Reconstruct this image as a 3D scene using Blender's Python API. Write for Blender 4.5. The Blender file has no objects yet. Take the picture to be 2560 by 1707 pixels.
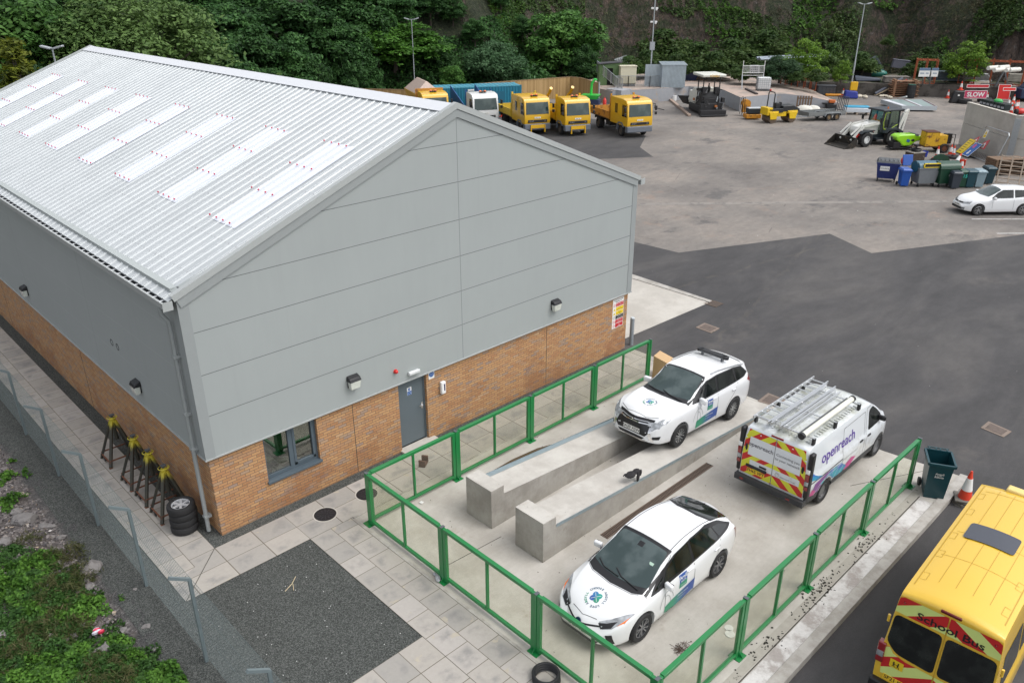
import bpy, bmesh, math, random
import numpy as np
from mathutils import Vector, Matrix, Euler
from mathutils.bvhtree import BVHTree
from math import radians as R, sin, cos, pi, sqrt, atan2, floor
SC = bpy.context.scene
COL = SC.collection
rng = random.Random(7)
# ---------------------------------------------------------------- camera
F = 2003.24
CAM = Vector((-5.7071, -15.8017, 11.9825))
yaw, pitch, roll = 0.7668, -0.4268, -0.0018
_d = Vector((sin(yaw)*cos(pitch), cos(yaw)*cos(pitch), sin(pitch)))
_r = Vector((cos(yaw), -sin(yaw), 0)); _u = _r.cross(_d)
_r, _u = _r*cos(roll)+_u*sin(roll), -_r*sin(roll)+_u*cos(roll)
cd = bpy.data.cameras.new('camera'); cam = bpy.data.objects.new('camera', cd); COL.objects.link(cam)
M3 = Matrix((_r, _u, -_d)).transposed()
cam.matrix_world = Matrix.Translation(CAM) @ M3.to_4x4()
cd.sensor_width = 36; cd.lens = 36*F/2560; cd.clip_start = .1; cd.clip_end = 4000
SC.camera = cam
def _ray(x, y): return _d+_r*((x-1280)/F)-_u*((y-853.5)/F)      # survey helper: photo pixel (2560 wide) -> direction
def G(x, y, z=0.0):
    v = _ray(x, y); t = (z-CAM.z)/v.z; return CAM+v*t
def AT(x, y, Y):
    v = _ray(x, y); t = (Y-CAM.y)/v.y; return CAM+v*t
def G1(x, y, z=0): return G(1400+x/3.92, y/3.92, z)
def G2(x, y, z=0): return G(1960+x/3.92, y/3.92, z)
def G3(x, y, z=0): return G(2060+x/4.356, 200+y/4.356, z)
DS = 1/.91875
# ---------------------------------------------------------------- world, sun, exposure
W = bpy.data.worlds.new('World'); SC.world = W; W.use_nodes = True
nt = W.node_tree; bg = nt.nodes['Background']
SUND = Vector((.30, -.55, 1.0)).normalized()
sky = nt.nodes.new('ShaderNodeTexSky'); sky.sky_type = 'NISHITA'; sky.sun_disc = False
sky.sun_elevation = math.asin(SUND.z); sky.sun_rotation = atan2(SUND.x, SUND.y)
sky.air_density = 1.0; sky.dust_density = 3.0; sky.ozone_density = 1.0
hs = nt.nodes.new('ShaderNodeHueSaturation'); hs.inputs['Saturation'].default_value = .22
nt.links.new(sky.outputs[0], hs.inputs['Color']); nt.links.new(hs.outputs[0], bg.inputs[0])
bg.inputs[1].default_value = .15
sl = bpy.data.lights.new('sun', 'SUN'); sl.energy = .55; sl.angle = R(35); sl.color = (1, .97, .93)
so = bpy.data.objects.new('sun', sl); COL.objects.link(so)
so.rotation_euler = SUND.to_track_quat('Z', 'Y').to_euler()
SC.view_settings.view_transform = 'Standard'; SC.view_settings.look = 'None'
SC.view_settings.exposure = .84; SC.view_settings.gamma = 1
# ---------------------------------------------------------------- node helper
class X:
    def __init__(s, t, o): s.t = t; s.o = o
    def _m(s, op, b=None, c=None): return s.t.math(op, s, b, c)
    def __add__(s, b): return s._m('ADD', b)
    def __sub__(s, b): return s._m('SUBTRACT', b)
    def __mul__(s, b): return s._m('MULTIPLY', b)
    def __truediv__(s, b): return s._m('DIVIDE', b)
    def fl(s): return s._m('FLOOR')
    def fr(s): return s._m('FRACT')
    def lt(s, b): return s._m('LESS_THAN', b)
    def gt(s, b): return s._m('GREATER_THAN', b)
    def ab(s): return s._m('ABSOLUTE')
    def mx(s, b): return s._m('MAXIMUM', b)
    def mn(s, b): return s._m('MINIMUM', b)
class T:
    def __init__(s, name):
        s.m = bpy.data.materials.new(name); s.m.use_nodes = True; s.n = s.m.node_tree
        s.b = s.n.nodes['Principled BSDF']; s.tc = None
    def N(s, k, **kw):
        n = s.n.nodes.new(k)
        for a, b in kw.items(): setattr(n, a, b)
        return n
    def put(s, sock, v):
        if isinstance(v, X): s.n.links.new(v.o, sock)
        elif v is not None:
            if hasattr(sock.default_value, '__len__') and not hasattr(v, '__len__'): v = [v]*len(sock.default_value)
            if hasattr(v, '__len__') and len(v) == 3 and len(sock.default_value) == 4: v = (*v, 1)
            sock.default_value = v
    def math(s, op, a, b=None, c=None):
        n = s.N('ShaderNodeMath', operation=op)
        for i, v in enumerate((a, b, c)):
            if v is not None: s.put(n.inputs[i], v)
        return X(s, n.outputs[0])
    def co(s):
        if s.tc is None:
            n = s.N('ShaderNodeTexCoord'); s.tc = X(s, n.outputs['Object'])
        return s.tc
    def xyz(s, v=None):
        n = s.N('ShaderNodeSeparateXYZ'); s.put(n.inputs[0], v or s.co()); return [X(s, o) for o in n.outputs]
    def vec(s, x, y, z=0.0):
        n = s.N('ShaderNodeCombineXYZ'); [s.put(n.inputs[i], v) for i, v in enumerate((x, y, z))]; return X(s, n.outputs[0])
    def scl(s, v, k):
        n = s.N('ShaderNodeVectorMath', operation='MULTIPLY'); s.put(n.inputs[0], v); n.inputs[1].default_value = k; return X(s, n.outputs[0])
    def noise(s, sc=5, det=3, rough=.55, v=None, dist=0):
        n = s.N('ShaderNodeTexNoise'); s.put(n.inputs['Vector'], v or s.co()); n.inputs['Scale'].default_value = sc
        n.inputs['Detail'].default_value = det; n.inputs['Roughness'].default_value = rough; n.inputs['Distortion'].default_value = dist
        return X(s, n.outputs['Fac'])
    def vor(s, sc=5, feat='F1', v=None, out='Distance'):
        n = s.N('ShaderNodeTexVoronoi', feature=feat); s.put(n.inputs['Vector'], v or s.co()); n.inputs['Scale'].default_value = sc
        return X(s, n.outputs[out])
    def wn(s, v, out='Value'):
        n = s.N('ShaderNodeTexWhiteNoise'); s.put(n.inputs['Vector'], v); return X(s, n.outputs[out])
    def ramp(s, f, pts, interp='LINEAR'):
        n = s.N('ShaderNodeValToRGB'); s.put(n.inputs[0], f); cr = n.color_ramp; cr.interpolation = interp
        while len(cr.elements) < len(pts): cr.elements.new(.5)
        for e, (p, c) in zip(cr.elements, pts):
            e.position = p; e.color = (*((c,)*3 if not hasattr(c, '__len__') else c), 1)
        return X(s, n.outputs[0])
    def sm(s, f, a, b): # smooth mask
        n = s.N('ShaderNodeMapRange', interpolation_type='SMOOTHSTEP'); s.put(n.inputs[0], f)
        n.inputs[1].default_value = a; n.inputs[2].default_value = b; return X(s, n.outputs[0])
    def mix(s, f, a, b, mode='MIX'):
        n = s.N('ShaderNodeMix', data_type='RGBA', blend_type=mode); s.put(n.inputs[0], f); s.put(n.inputs[6], a); s.put(n.inputs[7], b)
        return X(s, n.outputs[2])
    def val(s, c, f, amt): # multiply colour c by 1 + (f-.5)*amt
        k = (f-.5)*amt+1; n = s.N('ShaderNodeVectorMath', operation='SCALE'); s.put(n.inputs[0], c); s.put(n.inputs['Scale'], k); return X(s, n.outputs[0])
    def done(s, col, rough=.6, metal=0, bump=None, bs=.3, bd=.01, coat=0, spec=None):
        s.put(s.b.inputs['Base Color'], col); s.put(s.b.inputs['Roughness'], rough); s.put(s.b.inputs['Metallic'], metal)
        if coat: s.b.inputs['Coat Weight'].default_value = coat; s.b.inputs['Coat Roughness'].default_value = .05
        if spec is not None: s.b.inputs['Specular IOR Level'].default_value = spec
        if bump is not None:
            n = s.N('ShaderNodeBump'); n.inputs['Strength'].default_value = bs; n.inputs['Distance'].default_value = bd
            s.put(n.inputs['Height'], bump); s.n.links.new(n.outputs[0], s.b.inputs['Normal'])
        return s.m
_mc = {}
def MT(name, col, rough=.55, metal=0, v=.12, vs=6, c2=None, cs=4, th=(.55, .7), coat=0, bump=0, bscale=60):
    if name in _mc: return _mc[name]
    t = T(name); c = col
    if c2: c = t.mix(t.sm(t.noise(cs, 5, .65), *th), col, c2)
    if v: c = t.val(c if isinstance(c, X) else t.mix(0.0, col, col), t.noise(vs, 4, .6), v*2)
    m = t.done(c, rough, metal, t.noise(bscale, 2) if bump else None, bump, .01, coat)
    _mc[name] = m; return m
# ---------------------------------------------------------------- objects
def tag(o, label=None, cat=None, group=None, kind=None):
    for k, v in (('label', label), ('category', cat), ('group', group), ('kind', kind)):
        if v: o[k] = v
    return o
def thing(name, label, cat, loc=(0, 0, 0), rz=0, group=None, ry=0, s=1):
    o = bpy.data.objects.new(name, None); COL.objects.link(o); o.location = loc if len(loc) == 3 else (loc[0], loc[1], 0); o.rotation_euler = (0, ry, rz)
    o.empty_display_size = .2
    if s != 1: o.scale = (s, s, s)
    return tag(o, label, cat, group)
def link(name, me, parent=None, label=None, cat=None, group=None, kind=None, loc=None):
    o = bpy.data.objects.new(name, me); COL.objects.link(o)
    if parent: o.parent = parent
    if loc: o.location = loc
    return tag(o, label, cat, group, kind)
def copy_tree(o, parent=None):
    c = o.copy(); COL.objects.link(c)
    if parent: c.parent = parent
    for ch in list(o.children): copy_tree(ch, c)
    return c
def dup(o, loc, rz=0, label=None, s=None, name=None):
    c = copy_tree(o); c.location = loc; c.rotation_euler = (0, 0, rz)
    if label: c['label'] = label
    if s: c.scale = (s, s, s)
    return c
class B:
    def __init__(s): s.v = []; s.f = []; s.mi = []
    def add(s, vs, fs, m=0):
        n = len(s.v); s.v += [tuple(v) for v in vs]; s.f += [tuple(i+n for i in f) for f in fs]; s.mi += [m]*len(fs); return s
    def hexa(s, p, m=0): return s.add(p, [(0, 3, 2, 1), (4, 5, 6, 7), (0, 1, 5, 4), (1, 2, 6, 5), (2, 3, 7, 6), (3, 0, 4, 7)], m)
    def box(s, x0, x1, y0, y1, z0, z1, m=0, tx=0, ty=0):  # tx, ty: taper of the top
        return s.hexa([(x0, y0, z0), (x1, y0, z0), (x1, y1, z0), (x0, y1, z0), (x0+tx, y0+ty, z1), (x1-tx, y0+ty, z1), (x1-tx, y1-ty, z1), (x0+tx, y1-ty, z1)], m)
    def obx(s, c, sz, e=(0, 0, 0), m=0):
        q = Euler(e).to_matrix(); a, b, d = sz[0]/2, sz[1]/2, sz[2]/2; c = Vector(c)
        return s.hexa([c+q@Vector(p) for p in ((-a, -b, -d), (a, -b, -d), (a, b, -d), (-a, b, -d), (-a, -b, d), (a, -b, d), (a, b, d), (-a, b, d))], m)
    def bar(s, p, q, w, h=None, m=0, up=(0, 0, 1)):
        p = Vector(p); q = Vector(q); d = (q-p).normalized(); u = Vector(up)
        if abs(d.dot(u)) > .98: u = Vector((1, 0, 0))
        x = d.cross(u).normalized()*(w/2); y = x.cross(d).normalized()*((h or w)/2)
        return s.hexa([p-x-y, p+x-y, p+x+y, p-x+y, q-x-y, q+x-y, q+x+y, q-x+y], m)
    def cyl(s, p, q, r, r2=None, n=12, m=0, cap=True):
        p = Vector(p); q = Vector(q); d = (q-p).normalized(); u = Vector((0, 0, 1)) if abs(d.z) < .95 else Vector((1, 0, 0))
        x = d.cross(u).normalized(); y = d.cross(x); r2 = r if r2 is None else r2
        vs = [p+(x*cos(a)+y*sin(a))*r for a in [2*pi*i/n for i in range(n)]]+[q+(x*cos(a)+y*sin(a))*r2 for a in [2*pi*i/n for i in range(n)]]
        fs = [(i, (i+1) % n, n+(i+1) % n, n+i) for i in range(n)]
        if cap: fs += [tuple(range(n))[::-1], tuple(range(n, 2*n))]
        return s.add(vs, fs, m)
    def tube(s, pts, r, n=8, m=0):
        pts = [Vector(p) for p in pts]; rs = r if hasattr(r, '__len__') else [r]*len(pts); vs = []; fs = []
        px = None
        for i, p in enumerate(pts):
            d = (pts[min(i+1, len(pts)-1)]-pts[max(i-1, 0)]).normalized()
            if px is None: px = d.cross(Vector((0, 0, 1)) if abs(d.z) < .9 else Vector((1, 0, 0))).normalized()
            else: px = (px-d*px.dot(d)).normalized()
            y = d.cross(px); vs += [p+(px*cos(a)+y*sin(a))*rs[i] for a in [2*pi*k/n for k in range(n)]]
        for i in range(len(pts)-1): fs += [(i*n+k, i*n+(k+1) % n, (i+1)*n+(k+1) % n, (i+1)*n+k) for k in range(n)]
        fs += [tuple(range(n))[::-1], tuple(range((len(pts)-1)*n, len(pts)*n))]
        return s.add(vs, fs, m)
    def pri(s, poly, ax, a, b, m=0):  # extrude a 2D polygon along an axis
        f = {'x': lambda p, t: (t, p[0], p[1]), 'y': lambda p, t: (p[0], t, p[1]), 'z': lambda p, t: (p[0], p[1], t)}[ax]; n = len(poly)
        return s.add([f(p, a) for p in poly]+[f(p, b) for p in poly], [tuple(range(n)), tuple(range(n, 2*n))[::-1]]+[(i, i+n, (i+1) % n+n, (i+1) % n) for i in range(n)], m)
    def rev(s, prof, c=(0, 0, 0), ax='z', n=20, m=0, closed=False):
        f = {'z': lambda r, h, a: (c[0]+r*cos(a), c[1]+r*sin(a), c[2]+h), 'y': lambda r, h, a: (c[0]+r*cos(a), c[1]+h, c[2]+r*sin(a)), 'x': lambda r, h, a: (c[0]+h, c[1]+r*cos(a), c[2]+r*sin(a))}[ax]
        k = len(prof); vs = [f(r, h, 2*pi*i/n) for i in range(n) for r, h in prof]
        fs = [(i*k+j, ((i+1) % n)*k+j, ((i+1) % n)*k+(j+1) % k, i*k+(j+1) % k) for i in range(n) for j in range(k if closed else k-1)]
        return s.add(vs, fs, m)
    def sph(s, c, r, n=10, m=0):
        r = r if hasattr(r, '__len__') else (r, r, r); vs = []; k = n//2
        for j in range(k+1):
            for i in range(n):
                a = 2*pi*i/n; b = pi*j/k; vs.append((c[0]+r[0]*sin(b)*cos(a), c[1]+r[1]*sin(b)*sin(a), c[2]+r[2]*cos(b)))
        return s.add(vs, [(j*n+i, (j+1)*n+i, (j+1)*n+(i+1) % n, j*n+(i+1) % n) for j in range(k) for i in range(n)], m)
    def mesh(s, name, mats, smooth=35):
        me = bpy.data.meshes.new(name); me.from_pydata(s.v, [], s.f); me.update()
        for m in (mats if isinstance(mats, (list, tuple)) else [mats]): me.materials.append(m)
        me.polygons.foreach_set('material_index', s.mi)
        bm = bmesh.new(); bm.from_mesh(me); bmesh.ops.remove_doubles(bm, verts=bm.verts, dist=1e-5); bmesh.ops.recalc_face_normals(bm, faces=bm.faces); bm.to_mesh(me); bm.free()
        if smooth:
            me.polygons.foreach_set('use_smooth', [True]*len(me.polygons)); me.set_sharp_from_angle(angle=R(smooth))
        return me
    def split(s, name, mats, parent=None, **kw):   # one object per separate piece
        up = list(range(len(s.v)))
        def fd(i):
            while up[i] != i: up[i] = up[up[i]]; i = up[i]
            return i
        for f in s.f:
            for i in f[1:]: up[fd(i)] = fd(f[0])
        gr = {}
        for f, m in zip(s.f, s.mi): gr.setdefault(fd(f[0]), []).append((f, m))
        o = None
        for fs in gr.values():
            b = B(); ids = sorted({i for f, m in fs for i in f}); mp = {i: k for k, i in enumerate(ids)}; b.v = [s.v[i] for i in ids]; b.f = [tuple(mp[i] for i in f) for f, m in fs]; b.mi = [m for f, m in fs]; o = b.out(name, mats, parent, **kw)
        return o
    def out(s, name, mats, parent=None, bev=0, smooth=35, seg=2, **kw):
        o = link(name, s.mesh(name, mats, smooth), parent, **kw)
        if bev:
            md = o.modifiers.new('bevel', 'BEVEL'); md.width = bev; md.segments = seg; md.limit_method = 'ANGLE'; md.angle_limit = R(40); md.harden_normals = False
        return o
def _txt(s, size, bold=0.0, align='CENTER'):
    c = bpy.data.curves.new('t', 'FONT'); c.body = s; c.size = size; c.align_x = align; c.align_y = 'CENTER'; c.resolution_u = 3; c.offset = bold
    o = bpy.data.objects.new('t', c); me = bpy.data.meshes.new_from_object(o); bpy.data.objects.remove(o)
    r = ([tuple(v.co[:2]) for v in me.vertices], [tuple(p.vertices) for p in me.polygons]); bpy.data.meshes.remove(me); return r
def text3(b, s, size, o, ux, uy, m=0, bold=0.0, align='CENTER'):   # flat lettering on a plane
    vs, fs = _txt(s, size, bold, align); o = Vector(o); ux = Vector(ux); uy = Vector(uy)
    return b.add([o+ux*p[0]+uy*p[1] for p in vs], fs, m)
def tess(poly, step, fz=None):
    bm = bmesh.new(); bm.faces.new([bm.verts.new((*p, 0)) for p in poly])
    xs = [p[0] for p in poly]; ys = [p[1] for p in poly]
    for i, (lo, hi) in enumerate(((min(xs), max(xs)), (min(ys), max(ys)))):
        k = 1
        st = step if not hasattr(step, '__len__') else step[i]
        while lo+k*st < hi:
            co = [0, 0, 0]; co[i] = lo+k*st; no = [0, 0, 0]; no[i] = 1
            bmesh.ops.bisect_plane(bm, geom=bm.verts[:]+bm.edges[:]+bm.faces[:], plane_co=co, plane_no=no); k += 1
    if fz:
        for v in bm.verts: v.co.z = fz(v.co.x, v.co.y)
    return bm
def sheet(name, poly, z, mat, step=None, fz=None, **kw):
    kw.setdefault('kind', 'structure')
    bm = tess(poly, step or 1e9, fz)
    if not fz:
        for v in bm.verts: v.co.z = z
    me = bpy.data.meshes.new(name); bmesh.ops.recalc_face_normals(bm, faces=bm.faces)
    for f in bm.faces:
        if f.normal.z < 0: f.normal_flip()
    bm.to_mesh(me); bm.free(); me.materials.append(mat); return link(name, me, **kw)
def npmesh(name, V, k, mat, smooth=False):   # V: (N*k,3) polygons of k corners each
    n = len(V)//k; me = bpy.data.meshes.new(name); me.vertices.add(len(V)); me.vertices.foreach_set('co', np.asarray(V, np.float32).ravel())
    me.loops.add(n*k); me.loops.foreach_set('vertex_index', np.arange(n*k, dtype=np.int32)); me.polygons.add(n)
    me.polygons.foreach_set('loop_start', np.arange(0, n*k, k, dtype=np.int32)); me.update(); me.materials.append(mat); return me
# ---------------------------------------------------------------- shared materials
BLK = MT('black plastic', (.012, .012, .014), .45, v=.1)
RUB = MT('tyre rubber', (.017, .017, .018), .75, v=.2, vs=20)
STL = MT('galvanised steel', (.42, .45, .47), .42, .75, v=.15, vs=12)
ALU = MT('aluminium', (.62, .63, .64), .3, .85, v=.1)
RUST = MT('rusty steel', (.16, .06, .03), .8, v=.25, c2=(.07, .035, .025))
CHR = MT('chrome', (.75, .75, .76), .12, 1, v=.03)
WHT = MT('white plastic', (.75, .75, .74), .4, v=.05)
RED = MT('red plastic', (.55, .03, .025), .45, v=.1)
DGR = MT('dark grey metal', (.07, .075, .08), .5, v=.15)
def glassmat(name, col, rough=.04):
    t = T(name); t.b.inputs['Coat Weight'].default_value = 1; t.b.inputs['Coat Roughness'].default_value = .02
    return t.done(col, rough, 0, spec=.7)
def noisyglass(name, a, b, sc=2.2):
    t = T(name); t.b.inputs['Coat Weight'].default_value = .25; t.b.inputs['Coat Roughness'].default_value = .03
    return t.done(t.mix(t.sm(t.noise(sc, 3, .5), .4, .65), a, b), .08, 0, spec=.45)
WSC = noisyglass('windscreen glass', (.035, .055, .055), (.075, .10, .10)); WIN = noisyglass('dark side glass', (.006, .008, .008), (.018, .022, .02), 3)
# ================================================================ terrain
def sst(x): x = min(max(x, 0), 1); return x*x*(3-2*x)
FOOT = np.array([(-160, 60), (-60, 36), (-8, 36), (8, 39), (22, 46), (37, 54.5), (54, 49.5), (62.5, 46.5), (66, 50), (74, 51), (82, 45), (88, 37), (92, 29), (97, 18), (101, 8), (108, -12), (122, -45), (170, -130)], float)
def footd(P):   # signed distance outside the foot line
    P = np.asarray(P, float); best = np.full(len(P), 1e9); sg = np.ones(len(P)); par = np.zeros(len(P))
    for a, b in zip(FOOT[:-1], FOOT[1:]):
        ab = b-a; t = np.clip(((P-a)@ab)/(ab@ab), 0, 1); q = a+t[:, None]*ab; dd = np.hypot(*(P-q).T)
        s = ab[0]*(P[:, 1]-a[1])-ab[1]*(P[:, 0]-a[0]); m = dd < best-1e-9
        best[m] = dd[m]; sg[m] = np.where(s[m] > 0, 1, -1); par[m] = q[m, 0]
    return best*sg, par
_rs = np.random.RandomState(3)
_waves = [(_rs.uniform(-1, 1, 2)*k, _rs.uniform(0, 6.28), 1/k**.9) for k in (.12, .15, .22, .3, .4, .55, .8, 1.1, 1.5, 2.1, 2.9)]
def wav(P): return sum(a*np.sin(P@w+ph) for w, ph, a in _waves)
def hill(P):
    P = np.asarray(P, float); d, par = footd(P); n = wav(P); w = np.clip((par-62)/10, 0, 1)
    dd = np.maximum(d, 0)
    wood = np.minimum(.62*dd, 24)
    dn = dd+(n*.75+.55*np.abs(np.sin(P[:, 0]*.9+P[:, 1]*.7+n))+.35*np.abs(np.sin(P[:, 0]*2.3-P[:, 1]*1.9+n*2)))*w-.4*w
    cl = np.interp(dn, [0, 1, 5, 7, 10, 11.5, 15, 22, 60], [0, 1.2, 3.0, 6.0, 9.0, 10.0, 15, 18, 26])
    z = wood*(1-w)+cl*w+(n*.12)*np.clip(dd/3, 0, 1)
    return np.where(d > 0, z, 0)-.4
def hz(x, y): return float(hill([(x, y)])[0])
def axis(a, b, st, far): 
    c = list(np.arange(a, b+.01, st)); out = []; k = st
    lo = a; L_ = []
    while lo > -far: k *= 1.5; lo -= k; L_.append(lo)
    k = st; hi = b; H_ = []
    while hi < far: k *= 1.5; hi += k; H_.append(hi)
    return np.array(L_[::-1]+c+H_)
t = T('hillside earth')
x, y, z = t.xyz(); nz = X(t, t.N('ShaderNodeSeparateXYZ').outputs[2])
geo = t.N('ShaderNodeNewGeometry'); sp = t.N('ShaderNodeSeparateXYZ'); t.n.links.new(geo.outputs['True Normal'], sp.inputs[0]); nz = X(t, sp.outputs[2])
vs_ = t.scl(t.co(), (1, 1, .35))
rock = t.ramp(t.noise(.9, 10, .78, vs_, 1.6), [(.3, (.018, .016, .016)), (.42, (.07, .058, .054)), (.5, (.19, .135, .105)), (.56, (.085, .07, .066)), (.63, (.25, .215, .19)), (.75, (.42, .38, .35))])
wd3 = t.N('ShaderNodeVectorMath', operation='ADD'); t.put(wd3.inputs[0], t.scl(t.co(), (1, 1, .45))); nn3 = t.N('ShaderNodeTexNoise'); nn3.inputs['Scale'].default_value = .8; nn3.inputs['Detail'].default_value = 5; t.put(nn3.inputs['Vector'], t.co()); t.put(wd3.inputs[1], t.scl(X(t, nn3.outputs['Color']), (2.2, 2.2, 2.2))); wd3 = X(t, wd3.outputs[0]); rock = t.mix(t.sm(t.vor(.55, 'DISTANCE_TO_EDGE', wd3), .05, .0)*.45, rock, (.012, .01, .01)); rock = t.mix(t.sm(t.vor(1.3, 'DISTANCE_TO_EDGE', wd3), .09, .0)*.35, rock, (.015, .012, .012))
veg = t.ramp(t.noise(3, 6, .7), [(.35, (.015, .024, .01)), (.5, (.035, .05, .02)), (.62, (.065, .075, .035)), (.75, (.10, .09, .055))])
msk = t.sm(t.noise(.45, 8, .75)+nz*.3, .52, .66)
t.done(t.mix(msk, rock, veg), .95, 0, t.noise(1.6, 9, .8, vs_, 1), 1.0, 1.3); HILL = t.m
xs = axis(-12, 132, .8, 1500); ys = axis(-22, 92, .8, 1500)
gx, gy = np.meshgrid(xs, ys, indexing='ij'); P = np.stack([gx.ravel(), gy.ravel()], 1); zz = hill(P)
V = np.column_stack([P, zz]); nx_, ny_ = len(xs), len(ys)
idx = (np.arange(nx_-1)[:, None]*ny_+np.arange(ny_-1)[None, :]).ravel()
quads = np.stack([idx, idx+ny_, idx+ny_+1, idx+1], 1)
me = bpy.data.meshes.new('ground'); me.vertices.add(len(V)); me.vertices.foreach_set('co', V.astype(np.float32).ravel())
me.loops.add(len(quads)*4); me.loops.foreach_set('vertex_index', quads.astype(np.int32).ravel()); me.polygons.add(len(quads))
me.polygons.foreach_set('loop_start', np.arange(0, len(quads)*4, 4, dtype=np.int32)); me.update(); me.polygons.foreach_set('use_smooth', [True]*len(quads)); me.materials.append(HILL)
link('ground', me, kind='structure')
# ---- yard surfaces
def old_tarmac():
    t = T('worn yard tarmac'); f1 = t.noise(.11, 6, .65); f2 = t.noise(.5, 6, .7); f3 = t.noise(3, 6, .7, None, .6)
    c = t.ramp(f1, [(.35, (.13, .118, .11)), (.5, (.185, .168, .152)), (.64, (.245, .215, .188))])
    c = t.mix(t.sm(f2, .56, .72)*.8, c, (.24, .185, .15)); c = t.mix(t.sm(t.noise(.23, 5, .7, t.co()+0 if False else t.scl(t.co(), (1, 1.4, 1))), .56, .68)*.8, c, (.095, .09, .088))
    ck = t.vor(.16, 'DISTANCE_TO_EDGE', t.mix(.12, t.co(), t.N('ShaderNodeTexNoise').outputs and t.scl(t.co(), (1.05, .95, 1)))).lt(.004)
    c = t.mix(ck*t.noise(.6).gt(.56)*.35, c, (.05, .045, .04))
    c = t.val(c, f3, .5); c = t.val(c, t.noise(.9, 5, .7, t.scl(t.co(), (1, 2.6, 1)), .4), .6); c = t.val(c, t.noise(26, 3, .7), .5)
    c = t.mix(t.vor(1.1).lt(.035)*t.noise(.9).gt(.52), c, (.5, .5, .48))
    return t.done(c, .9, 0, t.noise(30, 3), .3, .01)
def new_tarmac():
    t = T('dark new tarmac'); sv = t.scl(t.co(), (.35, 1, 1)); f1 = t.noise(.3, 6, .65, sv, .5); f2 = t.noise(1.6, 6, .7, t.scl(t.co(), (.5, 1, 1)))
    c = t.ramp(f1, [(.34, (.040, .039, .040)), (.5, (.056, .054, .055)), (.68, (.085, .08, .077))])
    c = t.mix(t.sm(t.noise(.17, 6, .7), .58, .72)*.55, c, (.12, .108, .098)); c = t.val(c, f2, .8); c = t.val(c, t.noise(45, 3, .7), .7)
    x, y, z = t.xyz()
    w = (t.noise(.5, 3)-.5)*1.2
    for a, b, d_, k in ((.18, 1, 6.2, .035), (-.25, 1, -6.5, .03)):
        c = t.mix((x*a+y*b-d_+w).ab().lt(k*3)*.16*t.sm(t.noise(1.5), .4, .6), c, (.15, .13, .10))
    c = t.mix(t.vor(2.0).lt(.02)*t.noise(1.3).gt(.5), c, (.5, .5, .47))
    return t.done(c, .88, 0, t.noise(60, 3), .35, .01)
OT = old_tarmac(); NTM = new_tarmac()
def tz(x, y): return -.14*sst((-10.7-y)/.6)*sst((15.6-x)/2.5)
sheet('yard', [(14, -70), (110, -70), (106, -8), (100, 10), (93, 28), (84, 42), (74, 50), (62, 46), (54, 49.5), (37, 54.5), (22, 47), (8, 39), (-4, 37), (-4, 25), (15, 25), (15, -9), (15.6, -12)], -.02, OT)
NB = [(2.6, -11.29), (2.6, -40), (75, -40), (50, -9.5), (40.4, -5.5), (31.9, -1.45), (33.5, 1.44), (25.4, 5.0), (25.2, 8.0), (26, 24), (14.9, 24), (14.9, -11.29)]
sheet('road', NB, 0, NTM, (1.0, .5), lambda x, y: tz(x, y)-.008)
sheet('road_under_trucks', [G(1480, 398)[:2], G(1633, 392)[:2], G(1600, 368)[:2], G(1615, 340)[:2], G(1560, 322)[:2], G(1500, 300)[:2], G(1250, 268)[:2], (33, 46), (26, 40), (26, 23)], -.012, NTM)
def paint(name, pts, z, col=(.6, .6, .58)):
    sheet(name, pts, z, MT('worn road paint', col, .8, v=.2, vs=8, c2=(.25, .24, .22), cs=14, th=(.55, .62)))
for i, (a, b) in enumerate(((((2429.5, 547.6)), (2600, 548)), ((2492, 583.5), (2600, 583)))):
    p = G(*a); q = G(*b); n = (q-p).normalized().cross(Vector((0, 0, 1)))*.05; e = q+(q-p)*2
    paint('road_marking', [(p-n)[:2], (e-n)[:2], (e+n)[:2], (p+n)[:2]], -.003-.012*0)
sheet('old_kerb_strip', [G(1600, 507)[:2], G(2375, 500)[:2], G(2375, 505.5)[:2], G(1600, 513)[:2]], -.014, MT('buried kerb strip', (.23, .21, .19), .9, v=.3, vs=2, c2=(.16, .148, .137), cs=1.2, th=(.5, .62)))
def concrete(name, a=(.40, .375, .34), b=(.31, .285, .25), st=(.22, .17, .12), sc=.6, brush=None, bump=.3, dark=.5):
    t = T(name); c = t.mix(t.sm(t.noise(sc, 6, .65), .35, .65), a, b); c = t.mix(t.sm(t.noise(sc*1.7, 6, .7, t.co()), .6, .78)*dark, c, st)
    if brush: c = t.val(c, t.noise(4, 4, .7, t.scl(t.co(), brush)), .22)
    c = t.val(c, t.noise(9, 5, .7), .2); c = t.val(c, t.noise(70, 2, .6), .15); c = t.mix((t.vor(5.3).lt(.04))*(t.noise(1.7).gt(.52)), c, (.09, .085, .07))
    return t.done(c, .85, 0, t.noise(25, 4, .7), bump, .01)
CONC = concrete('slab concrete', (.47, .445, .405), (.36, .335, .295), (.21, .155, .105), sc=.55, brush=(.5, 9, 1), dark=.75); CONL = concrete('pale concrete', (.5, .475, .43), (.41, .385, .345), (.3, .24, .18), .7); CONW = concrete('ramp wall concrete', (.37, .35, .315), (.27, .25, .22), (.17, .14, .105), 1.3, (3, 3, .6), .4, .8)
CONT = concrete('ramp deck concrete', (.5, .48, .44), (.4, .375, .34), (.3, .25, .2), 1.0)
CONK = concrete('kerb concrete', (.42, .40, .37), (.3, .28, .25), (.12, .11, .1), 2.2)
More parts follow.
